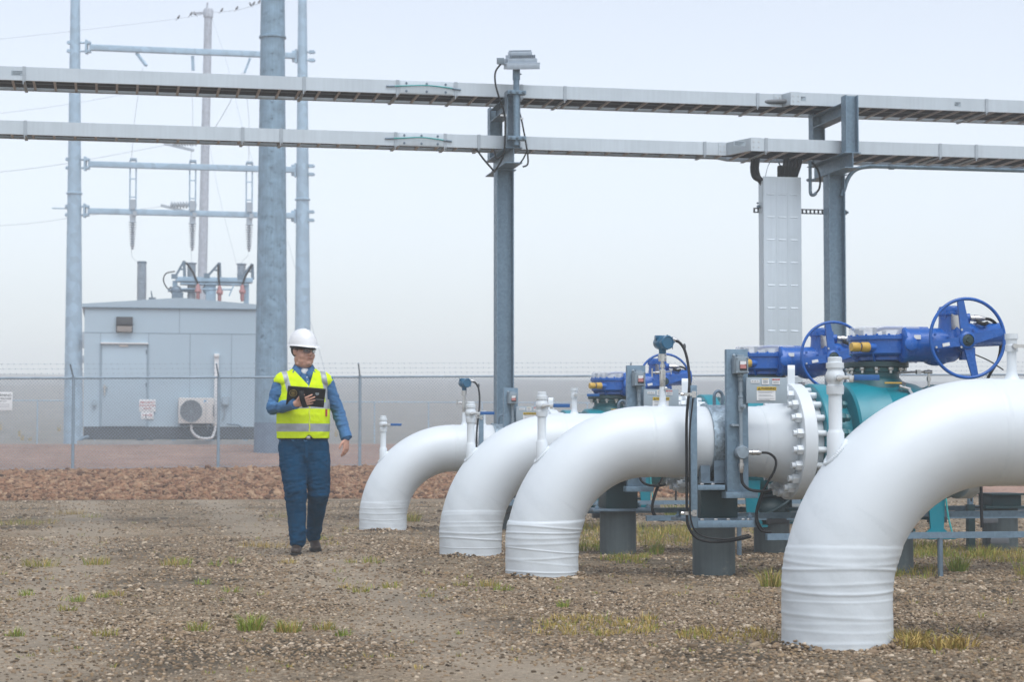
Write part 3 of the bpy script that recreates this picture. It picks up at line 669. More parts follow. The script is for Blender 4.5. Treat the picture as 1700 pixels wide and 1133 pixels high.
def make_pipe(k, label, downstream, tape_top):
    o, dz = STN[k]
    t = thing('gas_pipe', label, 'pipe', (o.x, o.y, dz), TH, 'white elbow pipes rising from the gravel')
    m = MB(); pipe_skin(m, lin(-ZB - 0.35, 0, 6) + lin(0.03, LB, 40), lambda l, a: RP); m.build('elbow', M['white'], t, angle=80)
    m = MB(); pipe_skin(m, lin(-ZB - 0.12, tape_top + 0.16, 230), tape_fn({1: 4, 2: 19, 3: 10, 4: 13}[k], tape_top), 96); m.build('tape_wrap', M['tape'], t, angle=80)
    m = MB(); pipe_skin(m, lin(LB - 0.016, LB + 0.016, 8), lambda l, a: RP + 0.0018 * math.cos((l - LB) / 0.016 * PI / 2) * (1 + 0.15 * math.sin(23 * a)) + 0.0002); m.build('weld_seam', M['white'], t, angle=80)
    m = MB(); pipe_skin(m, lin(LB, LB + (0.835 if downstream else 6.5), 16), lambda l, a: RP); m.build('straight_run', M['white'], t, angle=80)
    # riser with ball valve above the bend
    zr = ZC - RB + math.sqrt((RB + RP) ** 2 - RB ** 2) - 0.05
    m = MB(); m.lathe([(0.055, -0.1), (0.048, -0.02), (0.042, 0.02), (0.0405, 0.06), (0.0405, 0.165), (0.036, 0.172), (0.033, 0.18), (0.031, 0.185), (0.031, 0.37)], (0, 0, zr - 0.03), seg=28)
    for j in range(46):                                      # lumpy fillet weld along the saddle joint
        a = 2 * PI * j / 46; x = 0.047 * math.cos(a); zz = ZC - RB + math.sqrt((RB + RP) ** 2 - (RB - x) ** 2 - 0.0)
        m.ell((x, 0.047 * math.sin(a), zz), (0.011 + 0.002 * random.random(), 0.011, 0.009 + 0.002 * random.random()), seg=8, rings=6)
    ri = m.build('riser', M['white'], t)
    z0 = zr + 0.335
    m = MB(); m.lathe([(0.031, -0.02), (0.039, -0.018), (0.041, 0.0), (0.041, 0.022), (0.036, 0.026), (0.036, 0.035), (0.042, 0.045), (0.046, 0.062), (0.042, 0.082), (0.036, 0.092), (0.036, 0.10), (0.0415, 0.104), (0.0415, 0.128), (0.033, 0.131), (0.033, 0.152), (0.028, 0.156)], (0, 0, z0), seg=20)
    m.cyl((0, 0, z0 + 0.055), (0, -0.05, z0 + 0.055), 0.018, seg=12)
    m.build('ball_valve', M['white'], ri)
    lever(0, z0 + 0.055, 0.12 if k != 4 else 0.125, ri)
    # instrument tap on the run
    m = MB(); m.lathe([(0.045, 0.0), (0.036, 0.012), (0.028, 0.03), (0.0235, 0.05), (0.0225, 0.15)], (0.886, 0, ZC + RP - 0.012), seg=20)
    tp = m.build('tap_nipple', M['white'], t)
    if k in (2, 4):
        m = MB(); m.lathe([(0.03, 0), (0.03, 0.03), (0.026, 0.035), (0.026, 0.055), (0.031, 0.06), (0.031, 0.085)], (0.886, 0, ZC + RP + 0.13), seg=16); m.build('valve_cap', M['white'], tp)
        h = MB(); h.box((0.94, -0.04, ZC + RP + 0.155), (0.10, 0.006, 0.016)); h.cyl((0.886, 0, ZC + RP + 0.155), (0.886, -0.045, ZC + RP + 0.155), 0.012, seg=10); h.tube([(0.93, -0.04, ZC + RP + .15), (0.945, -.042, ZC + RP + .10), (0.955, -.042, ZC + RP + .11), (0.95, -.04, ZC + RP + .15)], 0.0015, 6)
        o1 = h.build('lever', M['steel'], tp); g = MB(); g.box((1.04, -0.04, ZC + RP + 0.155), (0.11, 0.014, 0.022)); g.build('grip', M['hblue'] if k == 2 else M['ink'], tp, bevel=0.004)
    if k == 1:
        m = MB(); m.lathe([(0.04, 0), (0.03, 0.02), (0.024, 0.04), (0.024, 0.14), (0.032, 0.145), (0.032, 0.165)], (1.10, 0, ZC + RP - 0.012), seg=16); m.build('tap_nipple', M['white'], t)
    if not downstream: return t
    # weld neck and flange
    m = MB(); m.lathe([(RP, 0), (RP + 0.004, 0.01), (RP + 0.004, 0.03), (0.262, 0.06), (0.306, 0.19), (0.316, 0.20), (0.316, 0.222)], (1.59, 0, ZC), (1, 0, 0), 72, caps=False); m.build('weld_neck', M['white'], t)
    x0 = 1.808
    m = MB(); m.lathe([(0.30, 0), (0.413, 0), (0.421, 0.006), (0.421, 0.096), (0.413, 0.102), (0.34, 0.102), (0.34, 0.170)], (x0, 0, ZC), (1, 0, 0), 80, caps=False)
    # lifting lug on the rim
    m.prism([(-0.045, 0), (0.045, 0), (0.045, 0.10), (0.038, 0.125), (0.02, 0.14), (-0.02, 0.14), (-0.038, 0.125), (-0.045, 0.10)], (x0 + 0.02, 0.0, ZC + 0.415), (0.35, 1, 0), (0, 0, 1), (0.055, 0, 0))
    fl = m.build('flange', M['white'], t)
    for j in range(20):
        a = 2 * PI * (j + 0.5) / 20; c = V3((0, math.cos(a), math.sin(a))) * 0.372 + V3((0, 0, ZC))
        b = MB(); b.hexnut(c + V3((x0, 0, 0)), (-1, 0, 0), 0.037, 0.046); b.cyl(c + V3((x0 - 0.073, 0, 0)), c + V3((x0 + 0.19, 0, 0)), 0.0225, seg=12); b.build('bolt', M['white'], fl)
    # beyond the valve the line runs on
    x1 = 3.135
    m = MB(); m.lathe([(0.34, -0.08), (0.34, -0.02), (0.41, -0.02), (0.421, -0.012), (0.421, 0.08), (0.413, 0.086), (0.316, 0.086), (0.306, 0.12), (0.262, 0.25), (RP, 0.30), (RP, 3.0)], (x1, 0, ZC), (1, 0, 0), 64, caps=False)
    m.build('outlet_run', M['white'], t)
    return t

make_pipe(4, 'nearest and largest white elbow pipe, taped base beside pale straw and gravel', False, 0.23)
make_pipe(3, 'white elbow pipe with galvanized band and blue transmitter, next behind the nearest pipe', True, 0.21)
make_pipe(2, 'white elbow pipe standing between the smallest elbow pipe and the banded one', True, 0.20)
make_pipe(1, 'smallest and farthest white elbow pipe, closest to the worker in the yellow vest', True, 0.20)

# ---------------------------------------------------------------- ball valves
def make_valve():
    t = thing('ball_valve', '', 'valve', (0, 0, 0), TH, 'teal ball valves in the pipelines')
    z = ZC
    m = MB(); m.lathe([(0.30, -0.29), (0.415, -0.285), (0.432, -0.27), (0.437, -0.2), (0.438, -0.02), (0.4405, -0.015), (0.4405, -0.008), (0.438, -0.004), (0.438, 0.2), (0.425, 0.27), (0.40, 0.32), (0.36, 0.345), (0.30, 0.35)], (0, 0, z), (1, 0, 0), 72); m.build('body', M['teal'], t)
    for sgn, xf in ((1, -0.53), (-1, 0.53)):
        m = MB(); m.lathe([(0.34, 0), (0.413, 0), (0.42, 0.006), (0.42, 0.105), (0.413, 0.11), (0.33, 0.115), (0.29, 0.16), (0.29, 0.26)], (xf, 0, z), (sgn, 0, 0), 64, caps=False)
        fl = m.build('flange', M['teal'], t)
        for j in range(20):
            a = 2 * PI * (j + 0.5) / 20; c = V3((xf + sgn * 0.11, 0.372 * math.cos(a), z + 0.372 * math.sin(a)))
            b = MB(); b.hexnut(c, (sgn, 0, 0), 0.037, 0.046); b.cyl(c + V3((sgn*0.04, 0, 0)), c + V3((sgn * 0.085, 0, 0)), 0.021, seg=10)
            b.hexnut(c + V3((sgn * 0.05, 0, 0)), (sgn, 0, 0), 0.03, 0.03); b.build('bolt', M['tealdk'], fl)
    m = MB(); m.lathe([(0.21, -0.06), (0.19, 0.02), (0.165, 0.05), (0.165, 0.085), (0.19, 0.09), (0.19, 0.12)], (0, 0, z + 0.42), seg=36)
    bo = m.build('bonnet', M['tealdk'], t)
    m = MB(); m.lathe([(0.225, 0), (0.235, 0.004), (0.235, 0.035), (0.225, 0.04)], (0, 0, z + 0.54), seg=36); mp = m.build('mounting_plate', M['dkgreen'], t)
    for j in range(12):
        a = 2 * PI * (j + 0.3) / 12; b = MB(); b.hexnut((0.2 * math.cos(a), 0.2 * math.sin(a), z + 0.54), (0, 0, -1), 0.021, 0.024); b.cyl((0.2*math.cos(a), 0.2*math.sin(a), z+.52), (0.2*math.cos(a), 0.2*math.sin(a), z + 0.497), 0.011, seg=8); b.build('bolt', M['steel'], mp)
    # grease and vent fittings
    m = MB(); m.tube([(0.10, -0.16, z + 0.50), (0.22, -0.2, z + 0.505), (0.31, -0.22, z + 0.505)], 0.008, 8); m.cyl((0.28, -0.22, z + .505), (0.34, -0.22, z + .505), 0.014, seg=10); m.cyl((0.315, -0.22, z + 0.525), (0.315, -0.22, z + 0.40), 0.009, seg=8); m.cyl((0.315, -0.22, z + 0.47), (0.315, -0.22, z + 0.44), 0.016, seg=8); m.box((0.24, -0.205, z + .505), (0.03, 0.03, 0.03)); m.build('grease_fitting', M['steel'], t)
    m = MB(); m.cyl((0.10, -0.20, z + 0.33), (0.10, -0.27, z + 0.42), 0.02, seg=10); m.cyl((0.07, -0.26, z + 0.40), (0.15, -0.27, z + 0.375), 0.016, seg=10); m.cyl((0.14, -0.27, z + .375), (0.16, -0.3, z + .33), 0.013, seg=8); vf = m.build('vent_valve', M['steel'], t)
    m = MB(); m.box((0.02, -0.27, z + 0.422), (0.13, 0.016, 0.012)); m.build('handle', M['yellow'], vf, bevel=0.003)
    # feet
    for xx in (-0.16, 0.33):
        for yy in (-0.3, 0.3):
            m = MB(); m.prism([(-0.085, 0.62), (0.085, 0.62), (0.05, 0.05), (0.085, 0.02), (0.085, 0.0), (-0.085, 0.0), (-0.085, 0.02), (-0.05, 0.05)], (xx, yy - 0.01, 0.275), (1, 0, 0), (0, 0, 1), (0, 0.02, 0))
            m.box((xx, yy, 0.262), (0.20, 0.2, 0.02)); m.build('leg', M['teal'], t)
    # drain below the body
    m = MB(); m.cyl((0, 0, z - 0.40), (0, 0, z - 0.56), 0.035, seg=14); m.ell((0.06, -0.08, z - 0.57), (0.18, 0.15, 0.13)); m.tube([(-0.2, -0.2, z - 0.42), (-0.16, -0.25, z - 0.52), (-0.05, -0.24, z - 0.60), (0.12, -0.26, z - 0.52), (0.24, -0.22, z - 0.44)], 0.014, 8, smooth=5); m.cyl((-0.10, -0.02, z - 0.58), (0.14, -0.02, z - 0.58), 0.04, seg=14); m.hexnut((0.14, -0.02, z - .58), (1, 0, 0), .045, .04); m.box((0.0, -0.11, z - .56), (0.16, 0.012, 0.018)); m.build('drain_valve', M['dkgreen'], t)
    m = MB(); m.tube([(0.36, -0.3, 0.86), (0.38, -0.33, 0.62), (0.40, -0.34, 0.42), (0.42, -0.36, 0.30)], 0.007, 8, smooth=5); m.build('sense_line', M['tealwire'], t)
    return t
VX = 2.51
v0 = make_valve()
vl = {3: 'largest teal ball valve, partly hidden behind the nearest white pipe',
      2: 'teal ball valve behind the round white flange, under the middle blue handwheel',
      1: 'farthest teal ball valve, just above the pipe tops, under the smallest blue handwheel'}
for k in (3, 2, 1):
    v = v0 if k == 3 else dup(v0); v.location = at(k, VX); v['label'] = vl[k]

# ---------------------------------------------------------------- blue actuators with handwheels
def make_actuator():
    t = thing('valve_actuator', '', 'actuator', (0, 0, 0), TH, 'blue geared valve actuators')
    m = MB(); m.lathe([(0.20, 0), (0.225, 0.012), (0.225, 0.035), (0.262, 0.05), (0.272, 0.06), (0.272, 0.155), (0.285, 0.16), (0.285, 0.185), (0.278, 0.19), (0.15, 0.192)], (-0.02, 0, 1.53), seg=56)
    m.cyl((-0.17, -0.19, 1.632), (-0.10, -0.17, 1.632), 0.045, seg=16)
    for j in range(8):
        a = 2 * PI * j / 8; m.prism([(0, 0), (0.06, 0), (0.012, -0.09), (0, -0.09)], V3((-0.02 + 0.225 * math.cos(a), 0.225 * math.sin(a), 1.62)), (math.cos(a), math.sin(a), 0), (0, 0, 1), V3((-math.sin(a), math.cos(a), 0)) * 0.014)
    gh = m.build('gear_housing', M['blue'], t)
    for j in range(20):
        a = 2 * PI * j / 20; b = MB(); b.hexnut((-0.02 + 0.27 * math.cos(a), 0.27 * math.sin(a), 1.72), (0, 0, 1), 0.009, 0.010); b.build('bolt', M['blue'], gh)
    m = MB(); m.lathe([(0.272, 0.0), (0.272, 0.052), (0.262, 0.06), (0.0, 0.062)], (-0.02, 0, 1.724), seg=48, caps=False)
    ld = m.build('clear_lid', M['clear'], t)
    for j in range(7):
        a = 2 * PI * (j + .4) / 7; b = MB(); b.cyl((-0.02 + 0.22 * math.cos(a), 0.22 * math.sin(a), 1.72), (-0.02 + 0.22 * math.cos(a), 0.22 * math.sin(a), 1.775), 0.016, seg=10); b.build('standoff', M['castalu'], ld)
    for x0, x1, r in ((-0.30, -0.235, 0.036), (-0.375, -0.31, 0.034)):
        m = MB(); yy = -0.20 if x0 > -0.31 else -0.205
        m.lathe([(r * 0.92, 0), (r, 0.005), (r, abs(x1 - x0) - 0.012), (r * 0.9, abs(x1 - x0))], (x1, yy, 1.632), (-1, -0.12, 0), 20); m.build('stop_cap', M['yellow'], t)
    m = MB(); m.cyl((-0.24, -0.198, 1.632), (-0.12, -0.185, 1.632), 0.03, seg=16); m.cyl((-0.315, -0.204, 1.632), (-0.29, -0.20, 1.632), 0.024, seg=14); m.build('stop_boss', M['blue'], t)
    # motor housing across the front
    y0 = -0.24
    m = MB(); m.lathe([(0.10, -0.012), (0.118, -0.008), (0.128, 0.0), (0.130, 0.02), (0.122, 0.024), (0.122, 0.16), (0.126, 0.25), (0.128, 0.34), (0.118, 0.40), (0.09, 0.44)], (0.10, y0, 1.648), (1, 0, 0), 40)
    m.ell((0.37, y0 + 0.02, 1.615), (0.14, 0.13, 0.115), seg=28, rings=16); m.box((0.16, y0 + 0.14, 1.65), (0.12, 0.16, 0.14))
    for q in ((0.30, -0.128, 1.72), (0.40, -0.13, 1.70), (0.32, -.13, 1.60)): m.hexnut((q[0], y0 + q[1], q[2]), (0, -1, 0), 0.011, 0.014)
    m.lathe([(0.03, 0), (0.05, 0.0), (0.05, .02), (0.03, .03)], (0.12, y0 - 0.115, 1.65), (0, -1, 0.1), 16)
    m.tube([(-0.02, -0.05, 1.76), (0.02, -0.13, 1.775), (0.10, -0.18, 1.775), (0.32, -0.2, 1.772)], 0.012, 8, smooth=4)
    m.build('motor_housing', M['blue'], t)
    m = MB(); m.lathe([(0.13, 0), (0.11, 0.04), (0.098, 0.10), (0.092, 0.16), (0.092, 0.20), (0.10, 0.205), (0.10, 0.222), (0.094, 0.226), (0.094, 0.25), (0.086, 0.268), (0.05, 0.275)], (0.478, y0 - 0.02, 1.66), seg=36)
    m.cyl((0.478, y0 - .02, 1.86), (0.395, y0 - .06, 1.86), 0.03, seg=12); m.cyl((0.55, y0 - 0.05, 1.845), (0.60, y0 - 0.07, 1.845), 0.034, seg=14)
    for j in range(8):
        a = 2 * PI * j / 8; m.cyl((0.478 + 0.1 * math.cos(a), y0 - .02 + 0.1 * math.sin(a), 1.865), (0.478 + 0.1 * math.cos(a), y0 - .02 + 0.1 * math.sin(a), 1.90), 0.009, seg=6)
    tb = m.build('terminal_box', M['blue'], t)
    m = MB(); m.prism([(-0.03, -0.055), (0.03, -0.055), (0.032, 0.055), (-0.032, 0.055)], (0.468, y0 - 0.116, 1.815), (1, 0, 0), (0, 0, 1), (0, 0.006, 0)); m.build('nameplate', M['steel'], tb)
    m = MB(); m.lathe([(0.10, 0), (0.095, 0.05), (0.085, 0.08), (0.085, 0.28), (0.078, 0.292), (0.05, 0.296)], (0.56, y0 - 0.03, 1.718), (1, 0, 0.05), 32)
    for j in range(4):
        m.box((0.66 + .05 * j, y0 - 0.03, 1.80), (0.012, 0.05, 0.03))
    m.hexnut((0.60, y0 - 0.115, 1.755), (0, -1, 0), .012, .012); m.build('motor_barrel', M['blue'], t)
    m = MB(); m.lathe([(0.085, 0), (0.075, 0.05), (0.062, 0.1), (0.056, 0.14), (0.05, 0.145)], (0.553, y0 - 0.05, 1.672), (0, -1, 0), 28)
    m.box((0.60, y0 - .08, 1.585), (0.10, 0.06, 0.09)); m.build('wheel_gearbox', M['blue'], t)
    # handwheel
    yw = y0 - 0.235; cx, cz = 0.56, 1.690
    h = MB(); h.torus((cx, yw, cz), (0, 1, 0), 0.283, 0.0125, 80, 10); wh = h.build('handwheel', M['blue'], t)
    for a in (11, 101, 191, 281):
        a = R_(a); d = V3((math.cos(a), 0, math.sin(a))); p = V3((-d.z, 0, d.x)); c = V3((cx - 0.006, yw, cz - 0.016))
        e = V3((cx, yw, cz)) + d * 0.283
        b = MB(); q0 = c + d * 0.04; b.add([q0 - p*.036 + V3((0,-.012,0)), q0 + p*.036 + V3((0,-.012,0)), e + p*.024 + V3((0,-.008,0)), e - p*.024 + V3((0,-.008,0)), q0 - p*.036 + V3((0,.012,0)), q0 + p*.036 + V3((0,.012,0)), e + p*.024 + V3((0,.008,0)), e - p*.024 + V3((0,.008,0))], [(0,3,2,1),(4,5,6,7),(0,1,5,4),(1,2,6,5),(2,3,7,6),(3,0,4,7)])
        b.build('spoke', M['blue'], wh)
    b = MB(); b.lathe([(0.062, -0.03), (0.066, 0), (0.062, 0.02), (0.045, 0.028), (0.043, 0.02), (0.0, 0.018)], (cx - 0.006, yw, cz - 0.016), (0, -1, 0), 28, caps=False)
    b.build('hub', M['blue'], wh)
    b = MB(); b.lathe([(0.044, 0.022), (0.03, 0.03), (0.0, 0.031)], (cx - 0.006, yw, cz - 0.016), (0, -1, 0), 20, caps=False); b.box((cx - .006, yw - 0.035, cz - .016), (0.032, 0.02, 0.032), Matrix.Rotation(0.6, 3, 'Y')); b.build('hub_bolt', M['dkgreen'], wh)
    b = MB(); b.box((cx - 0.17, yw - 0.014, cz - 0.048), (0.055, 0.003, 0.024), Matrix.Rotation(-0.19, 3, 'Y')); b.build('sticker', M['paper'], wh)
    for q in ((-0.245, -0.068), (-0.05, 0.06), (-0.055, -0.065)):
        b = MB(); b.hexnut((cx + q[0], yw - 0.010, cz + q[1]), (0, -1, 0), 0.009, 0.008); b.build('rivet', M['steel'], wh)
    # cable entry
    m = MB(); m.lathe([(0.022, 0), (0.022, 0.03), (0.026, 0.032), (0.026, 0.06), (0.021, 0.063), (0.021, 0.085), (0.015, 0.11)], (0.60, y0 - 0.07, 1.845), (1, -0.1, -0.03), 14); m.build('cable_gland', M['steel'], t)
    m = MB(); m.tube([(0.69, y0 - 0.08, 1.842), (0.76, y0 - 0.07, 1.835), (0.82, y0 - .05, 1.79), (0.855, y0 - 0.03, 1.68), (0.84, y0 - .02, 1.55), (0.77, y0 + .0, 1.42), (0.72, y0 + 0.05, 1.25), (0.70, y0 + .0, 0.95), (0.68, y0 - .05, 0.55), (0.66, y0 - .1, 0.33)], 0.0115, 10, smooth=6); m.build('power_cable', M['rubber'], t)
    m = MB(); m.tube([(0.64, y0 - 0.10, 1.82), (0.68, y0 - 0.12, 1.80), (0.72, y0 - .1, 1.81)], 0.014, 8, smooth=4); m.build('plug', M['rubber'], t)
    m = MB(); m.tube([(0.62, y0 - 0.1, 1.58), (0.72, y0 - 0.12, 1.535), (0.84, y0 - .1, 1.47)], 0.005, 6, smooth=3); m.build('chain', M['rubber'], t)
    m = MB(); m.box((0.17, y0 - 0.125, 1.70), (0.05, 0.004, 0.03)); m.box((0.70, y0 - 0.116, 1.73), (0.055, 0.003, 0.022)); m.build('sticker', M['paper'], t)
    for ch in t.children:
        n_ = ch.name.split('.')[0]
        if n_ in ('motor_housing', 'terminal_box', 'motor_barrel', 'cable_gland', 'power_cable', 'plug', 'chain', 'sticker'): ch.location.x -= 0.10
        if n_ == 'wheel_gearbox': ch.location.x -= 0.13
        if n_ == 'handwheel': ch.location.x -= 0.155
    return t
a0 = make_actuator()
al = {3: 'largest blue actuator, its full handwheel standing clear above the nearest white pipe',
      2: 'middle blue actuator behind the round white flange, handwheel in front of the galvanized column',
      1: 'smallest blue actuator, handwheel arching behind the tall blue transmitter'}
for k in (3, 2, 1):
    v = a0 if k == 3 else dup(a0); v.location = at(k, VX + 0.10); v['label'] = al[k]

# ---------------------------------------------------------------- steel piles carrying the lines
def make_pile(strap):
    t = thing('support_pile', '', 'pile', (0, 0, 0), TH, 'round grey support piles')
    m = MB(); m.lathe([(0.152, -0.4), (0.153, 0.0), (0.153, 0.385)], (0, 0, 0), seg=44); m.build('column', M['pile'], t)
    m = MB(); m.box((0, 0, 0.395), (0.52 if strap else 0.44, 0.40, 0.022)); m.build('cap_plate', M['dkgreen'] if not strap else M['galv_dark'], t, bevel=0.003)
    top = 0.655 if strap else 0.50
    m = MB()
    m.box((0, -0.13, (0.407 + top) / 2), (0.26, 0.014, top - 0.407)); m.box((0, 0.13, (0.407 + top) / 2), (0.26, 0.014, top - 0.407)); m.box((0, 0, (0.407 + top) / 2), (0.012, 0.24, top - 0.407))
    m.box((0.13, 0, (0.407 + top) / 2), (0.012, 0.28, top - 0.407)); m.box((-0.13, 0, (0.407 + top) / 2), (0.012, 0.28, top - 0.407)); m.box((0, 0, top + 0.009), (0.32, 0.36, 0.016)); m.build('saddle', M['dkgreen'], t, bevel=0.002)
    if strap:
        for sx in (-1, 1):
            for sy in (-1, 1):
                b = MB(); b.hexnut((sx * 0.22, sy * 0.15, 0.406), (0, 0, 1), 0.02, 0.02); b.cyl((sx*.22, sy*.15, .42), (sx * 0.22, sy * 0.15, 0.445), 0.011, seg=8); b.build('bolt', M['galv'], t)
        m = MB(); m.lathe([(RP + 0.001, 0), (RP + 0.022, 0), (RP + 0.022, 0.008), (RP + 0.010, 0.01), (RP + 0.010, 0.235), (RP + 0.022, 0.237), (RP + 0.022, 0.245), (RP + 0.001, 0.245)], (-0.07, 0, ZC), (1, 0, 0), 64, caps=False)
        sb = m.build('pipe_band', M['galv_band'], t)
        for sy in (-1, 1):
            m = MB(); m.prism([(-0.035, 0), (0.035, 0), (0.035, 0.008), (-0.027, 0.008), (-0.027, 0.05), (-0.035, 0.05)], (-0.12, sy * 0.20, 0.665), (1, 0, 0), (0, -sy, 0), (0, 0, 0.115)); m.box((0.0, sy * 0.185, 0.662), (0.32, 0.12, 0.012)); m.box((0.05, sy * (RP - 0.02), 0.74), (0.235, 0.012, 0.15)); m.build('band_lug', M['galv_dark'], sb)
        m = MB(); m.tube([(0.01, -0.0, ZC + RP), (0.01, -0.0, ZC + RP + 0.075), (0.02, 0, ZC + RP + .10), (0.04, 0, ZC + RP + 0.11), (0.06, 0, ZC + RP + .10), (0.07, 0, ZC + RP + 0.075), (0.07, 0, ZC + RP)], 0.012, 10, smooth=3); m.build('lifting_hoop', M['galv_dark'], sb)
    return t
s0 = make_pile(True)
sl_ = {3: 'grey support pile under the galvanized band of the strapped white pipe',
       2: 'grey support pile seen beneath the bend of the strapped white pipe',
       1: 'farthest grey support pile, behind the galvanized column'}
for k in (3, 2, 1):
    v = s0 if k == 3 else dup(s0); v.location = at(k, 1.262); v['label'] = sl_[k]
s1 = make_pile(False); first = True
for k, x, lab in ((3, 2.62, 'grey support pile hidden below the largest teal valve'), (2, 2.62, 'short grey pile below the bolted white flange, behind the rails'),
                  (2, 4.72, 'grey support pile right of the slotted strut, beyond the nearest white pipe'), (1, 2.62, 'grey pile under the farthest teal valve')):
    v = s1 if first else dup(s1); first = False; v.location = at(k, x); v['label'] = lab

# ---------------------------------------------------------------- switch posts with warning plates
def sign_text(parent, x, y, z, body, size, mt, bold=0.0): return text_mesh('lettering', body, size, M[mt], parent, face_front(x, y, z), bold=bold)
def make_post():
    t = thing('switch_post', '', 'control post', (0, 0, 0), TH, 'galvanized switch posts')
    m = MB(); m.prism([(-0.078, 0), (0.078, 0), (0.078, 0.05), (0.070, 0.05), (0.070, 0.008), (-0.070, 0.008), (-0.070, 0.05), (-0.078, 0.05)], (0, 0, 0.60), (1, 0, 0), (0, 1, 0), (0, 0, 1.0)); m.build('channel', M['galv'], t, bevel=0.002)
    m = MB(); m.box((0.02, 0.02, 0.575), (0.235, 0.11, 0.045)); m.box((0.0, 0.18, 0.60), (0.06, 0.26, 0.05)); m.build('base_angle', M['galv'], t, bevel=0.003)
    # switch box
    m = MB(); m.box((0.005, -0.045, 1.485), (0.098, 0.085, 0.118)); sb = m.build('switch_box', M['castalu'], t, bevel=0.008)
    m = MB(); m.box((0.005, -0.093, 1.485), (0.088, 0.012, 0.108)); m.box((0.005, -0.05, 1.55), (0.05, 0.03, 0.018))
    for sx in (-1, 1):
        for sz in (-1, 1): m.hexnut((0.005 + sx * 0.04, -0.094, 1.485 + sz * 0.05), (0, -1, 0), 0.008, 0.012)
    m.ell((-0.038, -0.04, 1.553), (0.014, 0.014, 0.014), seg=10, rings=8); m.build('cover', M['castalu'], sb, bevel=0.002)
    m = MB(); m.box((0.012, -0.100, 1.482), (0.052, 0.006, 0.066)); m.build('window', M['ink'], sb, bevel=0.001)
    m = MB(); m.box((0.010, -0.104, 1.50), (0.044, 0.003, 0.026)); m.build('label_plate', M['paper'], sb)
    m = MB(); m.box((0.010, -0.104, 1.472), (0.044, 0.003, 0.022)); m.box((0.022, -.104, 1.488), (.02, .0036, .006), Matrix.Rotation(-.3, 3, 'Y')); m.box((0.0, -.104, 1.486), (.03, .0034, .006)); m.build('switch_flag', M['red'], sb)
    # conduit down the channel
    m = MB(); m.cyl((0.012, -0.035, 1.43), (0.012, -0.035, 0.92), 0.013, seg=16)
    for z0, z1, r in ((1.43, 1.405, 0.022), (1.40, 1.375, 0.019), (1.37, 1.30, 0.0165), (1.272, 1.255, 0.019), (1.25, 1.16, 0.019), (0.93, 0.905, 0.018)): m.lathe([(r*.9, 0), (r, 0.002), (r, z0 - z1 - 0.002), (r*.9, z0 - z1)], (0.012, -0.035, z1), seg=12)
    m.lathe([(0.019, 0), (0.019, 0.02), (0.012, 0.021), (0.012, 0.028)], (0.02, -0.052, 1.195), (0.3, -1, 0), 6); m.box((-0.02, -0.02, 1.065), (0.075, 0.03, 0.014)); m.hexnut((-0.045, -0.03, 1.065), (0, -1, 0), 0.011, 0.015); m.build('conduit', M['castalu'], t)
    m = MB(); m.lathe([(0.045, 0), (0.048, 0.01), (0.048, 0.05), (0.042, 0.06), (0.0, 0.062)], (0.018, -0.004, 0.873), (0, -1, 0), 28, caps=False)
    for j in range(4): m.hexnut((0.018 + 0.038 * math.cos(j*PI/2+.8), -0.06, 0.873 + 0.038 * math.sin(j*PI/2+.8)), (0, -1, 0), 0.006, 0.008)
    m.build('junction', M['castalu'], t)
    m = MB(); m.lathe([(0.016, 0), (0.016, 0.03), (0.02, 0.032), (0.02, 0.05), (0.017, 0.052), (0.017, 0.07), (0.02, .072), (0.02, 0.085), (0.013, 0.1)], (0.06, -0.035, 0.873), (1, 0, 0), 14)
    m.lathe([(0.014, 0), (0.014, 0.03), (0.02, 0.032), (0.02, 0.06), (0.018, 0.062), (0.018, 0.085), (0.013, 0.1)], (0.014, -0.035, 0.83), (0, 0, -1), 14); m.build('cable_gland', M['steel'], t)
    m = MB(); m.tube([(0.155, -0.035, 0.873), (0.22, -0.04, 0.865), (0.262, -0.05, 0.82), (0.25, -0.06, 0.75), (0.20, -0.05, 0.66), (0.15, -0.03, 0.55), (0.12, -.03, 0.42), (0.15, -.04, 0.33), (0.22, -.05, 0.31)], 0.009, 10, smooth=6)
    m.tube([(0.014, -0.035, 0.735), (0.018, -0.05, 0.66), (0.06, -0.07, 0.615), (0.14, -0.06, 0.602), (0.21, -0.02, 0.603), (0.26, 0.06, 0.61)], 0.0105, 10, smooth=6)
    m.tube([(0.18, -.03, .605), (0.155, -0.02, 0.53), (0.13, -0.02, 0.42), (0.17, -.03, 0.33), (0.23, -.03, .31)], 0.0095, 8, smooth=6); m.build('cable_loop', M['rubber'], t)
    # warning plate
    m = MB(); m.box((0.195, -0.060, 1.31), (0.30, 0.010, 0.182)); m.box((0.13, -0.03, 1.33), (0.1, 0.05, 0.04)); sp = m.build('sign_plate', M['greyplate'], t, bevel=0.001)
    y = -0.0675
    def lab(x, z, w, h, mt, nm='label_plate', yy=y): b = MB(); b.box((x, yy, z), (w, 0.003, h)); return b.build(nm, M[mt], sp)
    lab(0.108, 1.372, 0.064, 0.021, 'paper'); sign_text(sp, 0.108, y - 0.002, 1.372, 'MP 470 TC', 0.0115, 'ink')
    lab(0.184, 1.372, 0.053, 0.040, 'paper'); lab(0.184, 1.3895, 0.045, 0.003, 'warn', yy=y-.0016)
    for q in range(4): lab(0.184, 1.380 - q * 0.006, 0.036, 0.0022, 'inkgrey', 'print_line', y - .0016)
    lab(0.262, 1.373, 0.056, 0.040, 'paper'); lab(0.262, 1.3865, 0.054, 0.011, 'redink', yy=y-.0016); sign_text(sp, 0.262, y - 0.0036, 1.3865, 'NOTICE', 0.010, 'paper')
    for q in range(2): lab(0.262, 1.372 - q * 0.008, 0.042, 0.0028, 'inkgrey', 'print_line', y - .0016)
